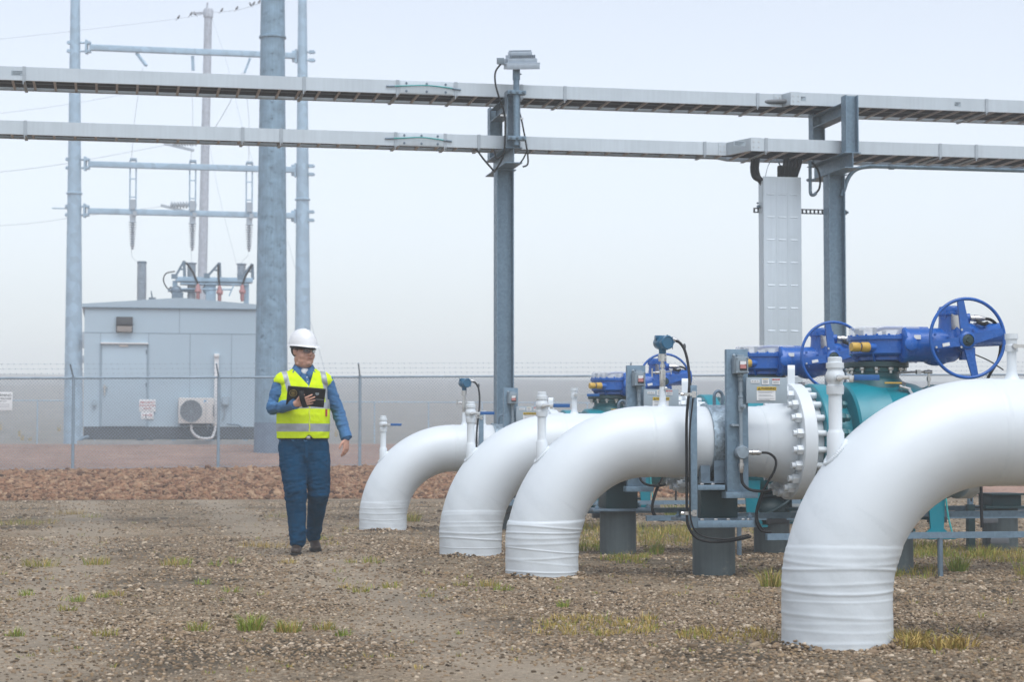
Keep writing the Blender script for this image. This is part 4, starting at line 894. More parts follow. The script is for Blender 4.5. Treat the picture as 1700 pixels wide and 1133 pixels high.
    lab(0.193, 1.322, 0.142, 0.025, 'warn'); sign_text(sp, 0.205, y - 0.002, 1.3215, 'WARNING', 0.0225, 'ink', 0.0004)
    b = MB(); b.prism([(-0.0105, -0.008), (0.0105, -0.008), (0, 0.0105)], (0.138, y - 0.003, 1.3215), (1, 0, 0), (0, 0, 1), (0, 0.0015, 0)); b.build('warning_triangle', M['ink'], sp)
    b = MB(); b.box((0.138, y - .0038, 1.3225), (.0024, .001, .008)); b.box((0.138, y - .0038, 1.3162), (.0024, .001, .0024)); b.build('exclamation_mark', M['warn'], sp)
    lab(0.188, 1.273, 0.138, 0.068, 'paper')
    for q, w in enumerate((0.118, 0.10, 0.0, 0.09, 0.11, 0.0, 0.12, 0.08)):
        if w: lab(0.188 - (0.118 - w) * 0.3, 1.302 - q * 0.0082, w, 0.0022, 'inkgrey', 'print_line', y - .0016)
    return t
q0 = make_post()
ql = {3: 'nearest switch post, warning plate in front of the bolted white flange',
      2: 'switch post with grey warning plate behind the tall blue transmitter',
      1: 'farthest switch post, red switch against the foot of the galvanized column'}
for k in (3, 2, 1):
    v = q0 if k == 3 else dup(q0); v.location = at(k, 1.335, -0.345); v['label'] = ql[k]

# ---------------------------------------------------------------- pressure transmitters and their stands
def make_tx(label, k):
    t = thing('pressure_transmitter', label, 'transmitter', at(k, 0.886), TH, 'blue pressure transmitters')
    z = ZC + RP + 0.125
    m = MB(); m.lathe([(0.017, 0), (0.020, 0.02), (0.020, 0.13), (0.013, 0.132), (0.013, 0.15), (0.019, 0.152), (0.019, 0.175), (0.012, 0.178), (0.012, 0.20)], (0, 0, z), seg=16)
    m.box((0, 0, z + 0.10), (0.034, 0.036, 0.075)); m.cyl((-0.08, -0.01, z + 0.115), (0, 0, z + 0.115), 0.006, seg=8); m.cyl((-0.03, -.004, z + .115), (-0.055, -.007, z + .115), 0.011, seg=8); m.cyl((-0.08, -0.012, z + 0.085), (-0.08, -0.012, z + 0.145), 0.0055, seg=8); m.cyl((0.0, 0, z + 0.12), (0.07, 0.02, z + 0.125), 0.005, seg=8); m.cyl((0.07, 0.02, z + .105), (0.07, 0.02, z + .145), 0.004, seg=8); m.build('manifold', M['steel'], t)
    m = MB(); m.ell((0.018, -0.024, z + 0.0), (0.014, 0.012, 0.014), seg=12, rings=8); m.box((0.03, -0.03, z - 0.005), (0.03, 0.006, 0.012)); m.build('bleed_valve', M['steel'], t)
    m = MB(); m.lathe([(0.026, 0), (0.029, 0.003), (0.029, 0.052), (0.026, 0.055)], (0, 0, z + 0.196), seg=24); m.box((0.012, -0.028, z + .225), (0.012, 0.004, 0.012)); m.build('collar', M['steel'], t)
    zc = z + 0.33
    m = MB(); m.lathe([(0.026, 0), (0.026, 0.02), (0.03, 0.05)], (0, 0, z + 0.25), seg=20)
    ax = V3((0.25, -1, 0)).normalized()
    m.lathe([(0.03, -0.062), (0.044, -0.058), (0.046, -0.035), (0.050, -0.03), (0.052, 0.0), (0.050, 0.03), (0.046, 0.035), (0.046, 0.055), (0.05, 0.058), (0.05, 0.078), (0.044, 0.084), (0.040, 0.084), (0.038, 0.080), (0, 0.080)], V3((0, 0, zc)), ax, 28, caps=True)
    m.cyl((-0.055, 0, zc + 0.035), (0.055, 0, zc + 0.035), 0.0185, seg=14); m.box((0, 0, zc + 0.044), (0.10, 0.04, 0.012)); hd = m.build('head', M['txblue'], t)
    m = MB()
    for a in range(8): m.box(V3((0, 0, zc)) + ax * 0.07 + V3((0.05 * math.cos(a*PI/4), 0, 0.05 * math.sin(a*PI/4))), (0.008, 0.02, 0.008))
    m.build('lid_rib', M['txblue'], hd)
    m = MB(); m.lathe([(0.011, 0), (0.011, 0.02), (0.016, 0.022), (0.016, 0.04), (0.014, 0.042), (0.014, 0.06), (0.011, 0.07)], (0.055, 0, zc + 0.035), (1, -0.1, -0.35), 12); m.build('cable_gland', M['steel'], t)
    m = MB(); m.ell((0.155, -0.03, zc - 0.028), (0.012, 0.004, 0.024), seg=14, rings=8); m.box((0.07, -0.02, zc - 0.01), (0.004, 0.002, 0.075)); m.build('tag_disc', M['cablegrey'], t)
    return t
make_tx('tall blue transmitter on the strapped white pipe, dark hose arching off its head', 3)
make_tx('small blue transmitter on the farthest white pipe, standing behind a white riser', 1)

def make_stand(k, label, hose_label):
    zc = ZC + RP + 0.125 + 0.33
    t = thing('instrument_stand', label, 'stand', at(k, 1.01, -0.34), TH, 'galvanized strut stands')
    m = MB(); m.prism([(-0.024, -0.024), (0.024, -0.024), (0.024, 0.024), (-0.024, 0.024)], (0, 0, 0.345), (1, 0, 0), (0, 1, 0), (0, 0, 1.0)); m.build('upright', M['galv'], t, bevel=0.004)
    m = MB(); m.box((0.245, 0.0, 0.372), (0.44, 0.05, 0.05)); m.box((0.125, 0.0, 0.628), (0.20, 0.05, 0.035)); m.box((0.20, 0.17, 0.628), (0.05, 0.29, 0.035)); m.box((0.30, 0.17, 0.372), (0.05, 0.29, 0.05)); m.build('arm', M['galv'], t, bevel=0.003)
    for x, z in ((0.06, 0.397), (0.16, 0.397), (0.25, 0.397), (0.36, 0.397), (0.40, 0.397), (0.06, 0.645), (0.14, 0.645)):
        m = MB(); m.hexnut((x, -0.01, z), (0, 0, 1), 0.013, 0.014); m.build('bolt', M['steel'], t)
    for z in (1.28, 0.45):
        m = MB(); m.box((-0.04, -0.015, z), (0.06, 0.035, 0.022)); m.hexnut((-0.075, -0.02, z), (-1, 0, 0), 0.012, 0.02); m.box((0.0, -.028, z), (0.03, 0.008, 0.045)); m.build('clamp', M['steel'], t)
    h = MB(); o = -0.124
    pts = [(o + 0.10, 0.33, zc + 0.015), (o + 0.122, 0.30, zc - 0.005), (o + 0.142, 0.26, zc - 0.055), (0.012, 0.16, zc - 0.15), (-0.012, 0.04, zc - 0.27), (-0.034, -0.02, 1.30), (-0.052, -0.02, 1.1), (-0.053, -0.02, 0.8), (-0.053, -0.02, 0.45), (-0.045, -0.03, 0.36), (0.0, -0.05, 0.285), (0.08, -0.07, 0.255), (0.20, -0.07, 0.252), (0.30, -0.07, 0.265), (0.40, -0.06, 0.285)]
    h.tube(pts, [0.0100] * 15, 12, smooth=8); h.mi = 0
    ho_ = h.build('cable_hose', M['rubber'], None, loc=at(k, 1.01, -0.34), rz=TH); tag(ho_, hose_label, 'hose', 'transmitter hoses')
    if k == 3:
        h2 = MB(); h2.tube([(-0.012 + .0, -0.045, 1.25), (-0.036, -0.04, 1.0), (-0.037, -0.04, 0.6), (-0.03, -0.045, 0.4), (0.03, -0.06, 0.30), (0.2, -0.09, 0.27), (0.38, -.08, .30)], 0.006, 8, smooth=8)
        tag(h2.build('cable_hose', M['rubber'], None, loc=at(k, 1.01, -0.34), rz=TH), 'thinner black cable beside the thick hose on the strut upright', 'hose', 'transmitter hoses')
make_stand(3, 'galvanized strut stand before the strapped white pipe, left of the metal band', 'thick black hose running down the nearest strut upright')
make_stand(1, 'farther strut stand at the foot of the galvanized column', 'dark hose dropping from the small blue transmitter')

# ---------------------------------------------------------------- low strut rails between the supports
def rail(k, x0, x1, y, z, label, legs=()):
    t = thing('strut_rail', label, 'rail', at(k, x0, y), TH, 'low galvanized strut rails')
    L = x1 - x0
    m = MB(); m.prism([(-0.022, -0.022), (0.022, -0.022), (0.022, 0.022), (0.012, 0.022), (0.012, 0.018), (-0.012, 0.018), (-0.012, 0.022), (-0.022, 0.022)], (0, 0, z), (0, 1, 0), (0, 0, 1), (L, 0, 0)); m.build('channel', M['galv'], t)
    for x in legs:
        m = MB(); m.cyl((x - x0, 0, -0.2), (x - x0, 0, z - 0.022), 0.02, seg=14); m.build('leg', M['galv_dark'], t)
    for x in lin(0.5, L - 0.3, max(1, int(L / 1.3))):
        m = MB(); m.box((x, 0.0, z - 0.043), (0.14, 0.06, 0.04)); m.build('junction_clip', M['cablegrey'], t, bevel=0.004)
rail(3, 1.50, 6.0, -0.47, 0.285, 'front strut rail running low behind the nearest white pipe', (2.79,))
rail(3, 1.38, 6.0, 0.42, 0.40, 'rear strut rail passing behind the largest teal valve feet', (3.9,))
rail(2, 1.40, 6.0, -0.40, 0.335, 'strut rail behind the weeds, joining the second pile', (2.2,))
rail(2, 0.72, 6.0, 0.45, 0.37, 'strut rail behind the second support pile', (0.9,))
rail(1, 1.0, 6.0, -0.4, 0.36, 'farthest strut rail seen under the banded white pipe', (1.4,))
# slotted upright strut behind the valve
t = thing('slotted_strut', 'short upright strut with punched slots, left of the far grey pile', 'strut', at(2, 4.42, -0.05), TH)
m = MB(); m.prism([(-0.02, -0.02), (0.02, -0.02), (0.02, 0.02), (-0.02, 0.02)], (0, 0, 0.42), (1, 0, 0), (0, 1, 0), (0, 0, 0.5)); m.build('upright', M['galv'], t)
m = MB()
for z in lin(0.46, 0.86, 7): m.box((0, -0.0215, z), (0.014, 0.004, 0.028))
m.build('slot', M['ink'], t)
m = MB(); m.box((0, 0, 0.21), (0.06, 0.06, 0.42)); m.build('foot', M['dkgreen'], t)
# ================================================================ cable trays, their columns, the floodlight and the tray riser
OT = V3(((0 - CX) * 21.9 / F, 21.9, 0))
def tr(s, t, z): p = OT + U * s + W * t; return V3((p.x, p.y, z))
def s_at(px, t, z): return along(px, OT, t, z)
def tloc(s, t, z=0): p = tr(s, t, z); return (p.x, p.y, z)
RH = 0.152
def rail_prof(mb, s0, s1, t, z, sgn):
    """C-shaped side rail, web at t, flanges turned to sgn side"""
    w, th = 0.034, 0.005
    mb.prism([(0, 0), (sgn * w, 0), (sgn * w, th), (sgn * th, th), (sgn * th, RH - th), (sgn * w, RH - th), (sgn * w, RH), (0, RH)], (s0, t, z), (0, 1, 0), (0, 0, 1), (s1 - s0, 0, 0))
def skew_rail(mb, s0, t0, s1, t1, z, sgn):
    d = V3((s1 - s0, t1 - t0, 0)); n = V3((-d.y, d.x, 0)).normalized()
    mb.prism([(0, 0), (sgn * .034, 0), (sgn * .034, .005), (sgn * .005, .005), (sgn * .005, RH - .005), (sgn * .034, RH - .005), (sgn * .034, RH), (0, RH)], (s0, t0, z), n, (0, 0, 1), d)

def make_tray(label, z, wid, exp_px, d_near, d_far, clips, joints, splice, ncab, cab_group, cab_label, stencil):
    T = thing('cable_tray', label, 'cable tray', tloc(0, 0, 0), TH)
    sx = s_at(exp_px[0], 0, z); sx2 = max(sx + 0.05, s_at(exp_px[1], -d_near, z)); s0, s1 = -0.7, 14.6
    for nm, t, sg, d in (('near_rail', 0.0, 1, -d_near), ('far_rail', wid, -1, d_far)):
        edges = [s0] + [s_at(j, 0, z) for j in joints if s0 < s_at(j, 0, z) < sx] + [sx]
        m = MB()
        rail_prof(m, s0, sx, t, z, sg); skew_rail(m, sx, t, sx2, t + d, z, sg); rail_prof(m, sx2, s1, t + d, z, sg)
        ro = m.build(nm, M['alu'], T)
        if nm == 'near_rail':
            for a, b in ((sx - 0.10, sx - 0.004), (sx2 + 0.004, sx2 + 0.13)):
                tt = t if a < sx else t + d
                pm = MB(); pm.box(((a + b) / 2, tt - 0.004, z + RH / 2), (b - a, 0.008, RH + 0.006)); sp = pm.build('splice_plate', M['alu'], ro)
                for q in (0.25, 0.75):
                    for zz in (0.3, 0.7):
                        bm_ = MB(); bm_.hexnut((a + (b - a) * q, tt - 0.008, z + RH * zz), (0, -1, 0), 0.008, 0.007); bm_.build('bolt', M['steel'], ro)
    # rungs every nine inches
    rb = MB(); rb.prism([(0, 0), (0.026, 0), (0.026, 0.018), (0, 0.018)], (-0.013, 0, 0.008), (1, 0, 0), (0, 0, 1), (0, 1, 0)); rme = None
    n = int((s1 - s0) / 0.2286); proto = None
    for i in range(n):
        s = s0 + 0.1 + 0.2286 * i
        if sx - 0.02 < s < sx2 + 0.02: k = (s - sx) / (sx2 - sx)
        else: k = 0 if s <= sx else 1
        k = min(1, max(0, k)); ta, tb = 0.005 - d_near * k, wid - 0.005 + d_far * k
        if proto is None: proto = rb.build('rung', M['rung'], T); o = proto
        else: o = proto.copy(); COL.objects.link(o); o.parent = T
        o.location = (s, ta, z); o.scale = (1, tb - ta, 1)
    for px in clips:
        tt = 0 if px < exp_px[0] else -d_near
        s = s_at(px, tt, z + 0.08); w2 = wid if px < exp_px[0] else wid + d_near + d_far
        m = MB(); m.box((s, tt - 0.006, z + RH / 2), (0.036, 0.010, RH + 0.008)); m.box((s, tt + w2 / 2, z - 0.010), (0.034, w2 + 0.01, 0.012)); m.cyl((s - .008, tt - 0.01, z - 0.004), (s - .008, tt - .01, z - 0.045), 0.006, seg=8)
        m.build('hold_down_clip', M['clip'], T)
    if splice:
        a, b = s_at(splice[0], 0, z), s_at(splice[1], 0, z)
        m = MB(); m.box(((a + b) / 2, -0.004, z + RH / 2), (b - a, 0.007, RH - 0.012)); sp = m.build('splice_plate', M['alu'], T, bevel=0.001)
        for q in (0.12, 0.5, 0.86):
            for zz in (0.2, 0.8):
                m = MB(); x = a + (b - a) * q; m.cyl((x, -0.0075, z + RH * zz), (x, -0.010, z + RH * zz), 0.014, seg=14); m.hexnut((x, -0.010, z + RH * zz), (0, -1, 0), 0.010, 0.009); m.build('bolt', M['galv_dark'], sp)
        m = MB(); zz = z + RH * 0.55
        m.tube([(a - 0.10, -0.016, zz - 0.004), (a + 0.05, -0.022, zz + 0.004), ((a + b) / 2, -0.03, zz + 0.016), (b - 0.06, -0.022, zz + 0.0), (b + 0.03, -0.016, zz - 0.012)], 0.0075, 8, smooth=6); bj = m.build('bonding_jumper', M['tealwire'], T)
        m = MB(); m.cyl((a - 0.16, -0.014, zz - 0.006), (a - 0.06, -0.018, zz - 0.002), 0.011, seg=8); m.build('lug', M['galv_dark'], bj)
        m = MB(); m.cyl((b - 0.01, -0.018, zz - 0.008), (b + 0.09, -0.014, zz - 0.016), 0.011, seg=8); m.build('lug', M['galv_dark'], bj)
    for px, w_ in stencil:
        tt = 0 if px < exp_px[0] else -d_near
        s = s_at(px, tt, z)
        m = MB(); m.box((s, tt - 0.0012, z + 0.08), (w_, 0.002, 0.055)); sk = m.build('sticker', M['greyplate'], T)
        for q in range(3):
            b = MB(); b.box((s - 0.01 * q, tt - 0.0028, z + 0.096 - 0.015 * q), (w_ * (0.8 - 0.12 * q), 0.001, 0.005)); b.build('print_line', M['ink'], sk)
    # cables lying on the rungs
    for j in range(ncab):
        r = random.uniform(0.024, 0.033); f = (j + 0.5) / ncab
        pts = []
        for i in range(40):
            s = s0 + (s1 - s0) * i / 39; k = min(1, max(0, (s - sx) / (sx2 - sx)))
            ta, tb = 0.045 - d_near * k, wid - 0.045 + d_far * k
            pts.append((s, ta + (tb - ta) * f + 0.012 * noise.noise((s * 0.5, j * 3.1, 0)), z + 0.026 + r + 0.002))
        m = MB(); m.tube(pts, r, 10)
        o = m.build('power_cable', M['rubber'] if j % 5 else M['cablegrey'], None, loc=tloc(0, 0, 0), rz=TH); tag(o, cab_label, 'cable', cab_group)
    return T, sx, sx2
ZU, ZL = 4.968, 4.362
_, UX, UX2 = make_tray('upper aluminium cable tray, crossing the sky just below the floodlight', ZU, 0.70, (1298, 1304), 0.16, 0.0, [40, 505, 660, 757, 866, 938, 1258, 1638], [], (664, 752), 10,
                      'cables in the upper tray', 'black power cable lying on the rungs of the upper tray', [(30, 0.15), (1328, 0.15), (1590, 0.08)])
_, LX, LX2 = make_tray('lower aluminium cable tray, running narrow then widening above the flat riser', ZL, 0.36, (1206, 1246), 0.42, 0.14, [42, 403, 467, 657, 739, 795, 1170, 1272, 1561, 1621], [], (662, 737), 5,
                      'cables in the lower tray', 'black power cable lying on the rungs of the lower tray', [(1228, 0.14)])

def ibeam_prof(h, w, tf=0.011, tw=0.009):
    a, b = w / 2, h / 2
    return [(-a, -b), (a, -b), (a, -b + tf), (tw / 2, -b + tf), (tw / 2, b - tf), (a, b - tf), (a, b), (-a, b), (-a, b - tf), (-tw / 2, b - tf), (-tw / 2, -b + tf), (-a, -b + tf)]

def make_rack_post(name_label, px_col, px_f, px_b, tf_, tb_, lamp):
    sf, sb = s_at(px_f, tf_, 4.7), s_at(px_b, tb_, 4.7)
    s = (sf + sb) / 2; tc = tf_ + (tb_ - tf_) * 0.48
    T = thing('rack_column', name_label, 'column', tloc(s, tc), TH, 'galvanized rack columns')
    y0, y1 = tf_ - tc, tb_ - tc
    zt = ZL - 0.014                                  # underside of the lower tray
    m = MB(); m.prism(ibeam_prof(0.203, 0.206), (0, 0, -0.2), (0, 1, 0), (1, 0, 0), (0, 0, zt - 0.188 + 0.2)); m.build('column', M['galv'], T, angle=20)
    m = MB(); m.prism(ibeam_prof(0.185, 0.20), (0, y0 - 0.09, zt - 0.093), (1, 0, 0), (0, 0, 1), (0, y1 - y0 + 0.18, 0)); m.build('cross_beam', M['galv'], T, angle=20)
    for yy, nm in ((y0, 'front_stub'), (y1, 'rear_stub')):
        ztop = ZU + (0.035 if yy == y0 and lamp else 0.055 if yy == y0 else 0.02)
        m = MB(); m.prism(ibeam_prof(0.155, 0.16), (0, yy, zt + 0.002), (0, 1, 0), (1, 0, 0), (0, 0, ztop - zt)); m.build(nm, M['galv'] if yy != y0 or not lamp else M['galv_dark'], T, angle=20)
    m = MB(); m.prism(ibeam_prof(0.15, 0.15), (0, y0 + 0.082, ZU - 0.014 - 0.076), (1, 0, 0), (0, 0, 1), (0, y1 - y0 - 0.164, 0)); m.build('upper_beam', M['galv'], T, angle=20)
    m = MB(); m.prism([(-0.10, 0), (0.10, 0), (0.10, 0.012), (-0.10, 0.012)], (-0.13, 0, zt - 0.20), (0, 1, 0), (0, 0, 1), (0.26, 0, 0)); m.build('gusset', M['galv'], T)
    m = MB(); m.box((0, 0, -0.02), (0.4, 0.4, 0.03)); m.build('base_plate', M['galv_dark'], T)
    return T, s, tc, y0, y1
PA = make_rack_post('galvanized column under the floodlight, behind the small white elbow pipes', 837, 850.7, 821.6, -0.16, 0.90, True)
PB = make_rack_post('galvanized column beside the flat louvered riser, behind the blue actuators', 1385, 1410, 1357, -0.56, 0.56, False)

# ---------------------------------------------------------------- floodlight on its pipe
M['lamp'] = mat('pale_cast_lamp', (0.40, 0.47, 0.54), 0.45, 0.2, var=0.08, vs=20)
T_, s_, tc_, y0_, y1_ = PA
FL = thing('floodlight', 'finned grey floodlight on a short pipe, topmost thing on the rack', 'light', tloc(s_ + 0.02, tc_ + y0_ - 0.135), TH)
m = MB(); m.cyl((0, 0, 4.36), (0, 0, 5.23), 0.036, seg=20); m.cyl((0, 0, 5.12), (0, 0, 5.24), 0.043, seg=20); m.cyl((0.043, 0, 5.19), (0.06, 0, 5.19), 0.008, seg=8); m.build('pipe', M['galv'], FL)
for z in (4.44, 4.97):
    m = MB(); m.box((0, -0.005, z), (0.21, 0.10, 0.045)); br = m.build('bracket', M['galv'], FL, bevel=0.004)
    for sx in (-1, 0, 1):
        m = MB(); m.hexnut((sx * 0.075, -0.055, z), (0, -1, 0), 0.017, 0.014); m.cyl((sx * .075, -.06, z), (sx * .075, -0.08, z), 0.008, seg=8); m.build('bolt', M['galv_dark'], br)
tilt = Matrix.Rotation(R_(10), 3, 'X') @ Matrix.Rotation(R_(-3), 3, 'Y')
def fl(mb, c, d): mb.box(tilt @ V3(c) + V3((0.05, 0.0, 5.31)), d, tilt)
m = MB(); fl(m, (0, 0, 0), (0.40, 0.30, 0.022)); fl(m, (0.0, -0.02, -0.035), (0.36, 0.24, 0.05)); fl(m, (0, -0.15, -0.035), (0.385, 0.012, 0.06)); fl(m, (0.0, 0, 0.035), (0.345, 0.22, 0.05)); hd = m.build('housing', M['lamp'], FL, bevel=0.004)
m = MB(); fl(m, (-0.005, 0, 0.115), (0.255, 0.15, 0.045)); m.build('driver_box', M['lamp'], FL, bevel=0.006)
for q in range(15):
    b = MB(); fl(b, (-0.15 + q * 0.0214, 0, 0.075), (0.006, 0.22, 0.05)); b.build('fin', M['lamp'], hd)
for q in range(14):
    b = MB(); fl(b, (-0.12 + q * 0.0178, 0, 0.143), (0.005, 0.14, 0.022)); b.build('fin', M['lamp'], hd)
m = MB(); fl(m, (-0.235, 0.0, 0.035), (0.075, 0.10, 0.075)); m.build('junction_box', M['castalu'], FL, bevel=0.01)
m = MB(); m.tube([(-0.175, -0.02, 5.31), (-0.25, -0.03, 5.20), (-0.255, -0.05, 5.06), (-0.22, -0.06, 4.92), (-0.165, -0.05, 4.78), (-0.14, -.04, 4.66), (-0.14, -0.03, 4.40), (-0.15, 0.0, 4.24), (-0.20, 0.1, 4.12), (-0.21, 0.25, 4.09)], 0.011, 8, smooth=6)
tag(m.build('light_cable', M['rubber'], None, loc=FL.location[:], rz=TH), 'black cable looping down from the floodlight to the column head', 'cable')
m = MB(); m.tube([(0.045, 0.12, 4.82), (0.075, 0.10, 4.70), (0.10, 0.07, 4.55), (0.12, 0.04, 4.40), (0.135, 0.0, 4.24), (0.125, -0.03, 4.14), (0.07, -0.02, 4.11)], 0.010, 8, smooth=6); m.tube([(0.128, 0.02, 4.30), (0.09, 0.02, 4.22), (0.06, .05, 4.17)], 0.009, 8, smooth=4)
tag(m.build('column_cable', M['rubber'], None, loc=FL.location[:], rz=TH), 'short black cable hanging right of the floodlight pipe', 'cable')
m = MB(); m.tube([(-0.42, 0.28, 4.35), (-0.33, 0.25, 4.22), (-0.20, 0.26, 4.08)], 0.011, 8, smooth=5); m.tube([(-0.1, 0.2, 4.3), (-0.2, 0.14, 4.22), (-0.22, .2, 4.34)], 0.012, 8, smooth=5)
tag(m.build('tray_drop_cable', M['rubber'], None, loc=FL.location[:], rz=TH), 'black cable dropping from the lower tray to the floodlight column', 'cable')
m = MB(); m.box((-0.155, -0.02, 4.70), (0.07, 0.02, 0.02)); m.box((0.075, 0.10, 4.69), (0.05, 0.03, 0.02)); m.build('cable_clip', M['steel'], FL)

# ---------------------------------------------------------------- covered tray riser
sr = s_at(1299, 0.05, 3.2)
RZ = thing('tray_riser', 'flat louvered aluminium riser cover standing under the widened lower tray', 'tray riser', tloc(sr, 0.05), TH)
m = MB(); m.box((0, 0, 2.08), (0.475, 0.012, 4.10)); m.build('cover', M['alu'], RZ, bevel=0.002)
m = MB(); m.box((0, 0.005, 3.60), (0.48, 0.014, 0.008)); m.build('cover_joint', M['rung'], RZ)
for x in (-0.075, 0.065):
    m = MB(); m.box((x, -0.0062, 2.08), (0.003, 0.003, 4.0)); m.build('crease', M['alu'], RZ)
for i in range(13):
    for x in (-0.145, 0.0, 0.145):
        z = 3.915 - 0.273 * i
        m = MB(); m.add([(x-.046, -.0062, z+.012), (x+.046, -.0062, z+.012), (x+.043, -.011, z-.003), (x-.043, -.011, z-.003), (x+.046, -.0062, z-.006), (x-.046, -.0062, z-.006)], [(0,3,2,1), (3,5,4,2), (0,5,3), (1,2,4)]); m.build('louver', M['alu'], RZ, angle=None)
for sx in (-1, 1):
    m = MB(); m.prism([(0, 0), (0.04, 0), (0.04, 0.004), (0.004, 0.004), (0.004, 0.15), (0, 0.15)], (sx * 0.243, 0.007, 0.02), (-sx, 0, 0), (0, 1, 0), (0, 0, 4.06)); m.build('side_rail', M['alu'], RZ)
for j in range(5):
    m = MB(); x = -0.01 + j * 0.046
    m.tube([(x + 0.15, 0.26, 4.42), (x + 0.11, 0.18, 4.30), (x + 0.03, 0.09, 4.14), (x, 0.07, 3.95), (x, 0.07, 0.05)], 0.027, 8, smooth=4)
    tag(m.build('riser_cable', M['rubber'], None, loc=tloc(sr, 0.05), rz=TH), 'black cable bending from the lower tray down behind the riser cover', 'cable', 'cables behind the riser cover')
for dx, r in ((0, .036), (0.045, .03)):
    m = MB(); m.tube([(-0.30 + dx, 0.14, 4.38), (-0.315 + dx, 0.14, 4.24), (-0.30 + dx, 0.12, 4.14), (-0.24 + dx * .3, 0.09, 4.09), (-0.20, 0.08, 3.98), (-0.20, 0.08, 3.6)], r, 10, smooth=5)
    tag(m.build('bent_cable', M['rubber'], None, loc=tloc(sr, 0.05), rz=TH), 'thick dark cable curving into the left side of the riser cover', 'cable', 'thick cables beside the riser')
m = MB(); m.tube([(-0.10, 0.1, 4.34), (-0.17, 0.02, 4.25), (-0.21, -.01, 4.13)], 0.004, 6, smooth=4); m.tube([(-0.02, 0.12, 4.36), (0.02, 0.08, 4.25), (0.04, .05, 4.13)], 0.009, 6, smooth=4); m.build('earth_wire', M['galv_dark'], RZ)
# slotted support channel fixed to the column
sa, sb_ = s_at(1251, 0.22, 3.7) - sr, s_at(1405, 0.22, 3.7) - sr
SCH = thing('support_channel', 'dark slotted channel running from the riser cover to the column', 'channel', tloc(sr, 0.05 + 0.17, 3.74), TH)
x = sa; m = MB()
m.box(((sa + sb_) / 2, 0, 0.024), (sb_ - sa, 0.02, 0.012)); m.box(((sa + sb_) / 2, 0, -0.024), (sb_ - sa, 0.02, 0.012))
while x < sb_: m.box((x + 0.008, 0, 0), (0.018, 0.016, 0.036)); x += 0.0508
m.build('slotted_bar', M['skid'], SCH)
m = MB(); m.box((sb_ - 0.02, -0.03, 0), (0.05, 0.05, 0.02)); m.hexnut((sb_ - 0.01, -0.05, -0.01), (0, -1, 0), 0.014, 0.03); m.build('clamp', M['galv_dark'], SCH)
m = MB(); m.box((-0.245, -0.05, 0.04), (0.05, 0.06, 0.03)); m.hexnut((-0.27, -0.06, 0.07), (0, 0, 1), 0.012, 0.02); m.build('clamp', M['galv_dark'], SCH)
# conduit sweeping under the tray from the second column
T2, s2, tc2, y02, y12 = PB
CN = thing('conduit', 'grey conduit sweeping from the right column out under the lower tray', 'conduit', tloc(s2, tc2), TH)
m = MB(); m.tube([(0.08, -0.04, 3.90), (0.112, -0.045, 3.99), (0.145, -0.05, 4.09), (0.20, -0.06, 4.18), (0.29, -0.08, 4.24), (0.45, -0.1, 4.262), (0.8, -0.1, 4.265), (4.6, -0.1, 4.265)], 0.026, 12, smooth=6); m.build('pipe', M['galv'], CN)
m = MB(); m.cyl((0.66, -0.1, 4.263), (0.72, -0.1, 4.264), 0.034, seg=12); m.build('coupling', M['galv_dark'], CN)
LC = thing('loop_conduit', 'small J shaped conduit with a cable loop left of the right column', 'conduit', tloc(s_at(1345, 0.0, 4.1), 0.0), TH)
m = MB(); m.cyl((0, 0, 4.33), (0, 0, 3.96), 0.02, seg=12); m.tube([(0, 0, 3.96), (0.01, 0, 3.92), (0.045, 0, 3.915), (0.075, 0, 3.94)], 0.02, 10, smooth=4); m.box((0.02, 0.03, 4.10), (0.10, 0.05, 0.02)); m.build('pipe', M['galv_dark'], LC)
m = MB(); m.tube([(0.075, 0, 3.94), (0.115, 0, 4.0), (0.125, 0, 4.12), (0.09, 0.02, 4.25), (0.02, .06, 4.33)], 0.013, 8, smooth=6); m.build('cable', M['rubber'], LC)
# ================================================================ fence
def ground_at(px, Y): p = P(px, 700, Y); return V3((p.x, p.y, zg(p.x, p.y)))
FO = V3(((122 - CX) * 42.2 / F, 42.2, 0))
def fp(s): p = FO + U * s; return V3((p.x, p.y, zg(p.x, p.y)))
FH = 1.955
FE = thing('chain_link_fence', 'tall galvanized chain link fence with barbed wire on slanted arms, behind the rock bank', 'fence', tuple(fp(0)), TH)
z00 = fp(0).z
n0, n1, SPC = -3, 11, 3.05
def fz(s): return fp(s).z - z00
for i in range(n0, n1 + 1):
    s = i * SPC; z = fz(s)
    m = MB(); m.cyl((s, 0, z - 0.3), (s, 0, z + FH), 0.033, seg=14); m.lathe([(0.04, 0), (0.042, 0.03), (0.025, 0.055)], (s, 0, z + FH), seg=12)
    if i == 3: m.tube([(s, 0, z + FH), (s + 0.01, 0.1, z + FH + 0.34)], 0.017, 8)
    else: m.tube([(s, 0, z + FH), (s - 0.07, -0.26, z + FH + 0.30)], 0.017, 8)
    m.build('post', M['fence'], FE)
m = MB(); m.tube([(s * SPC, 0, fz(s * SPC) + FH + 0.01) for s in range(n0, n1 + 1)], 0.024, 10); m.build('top_rail', M['fence'], FE)
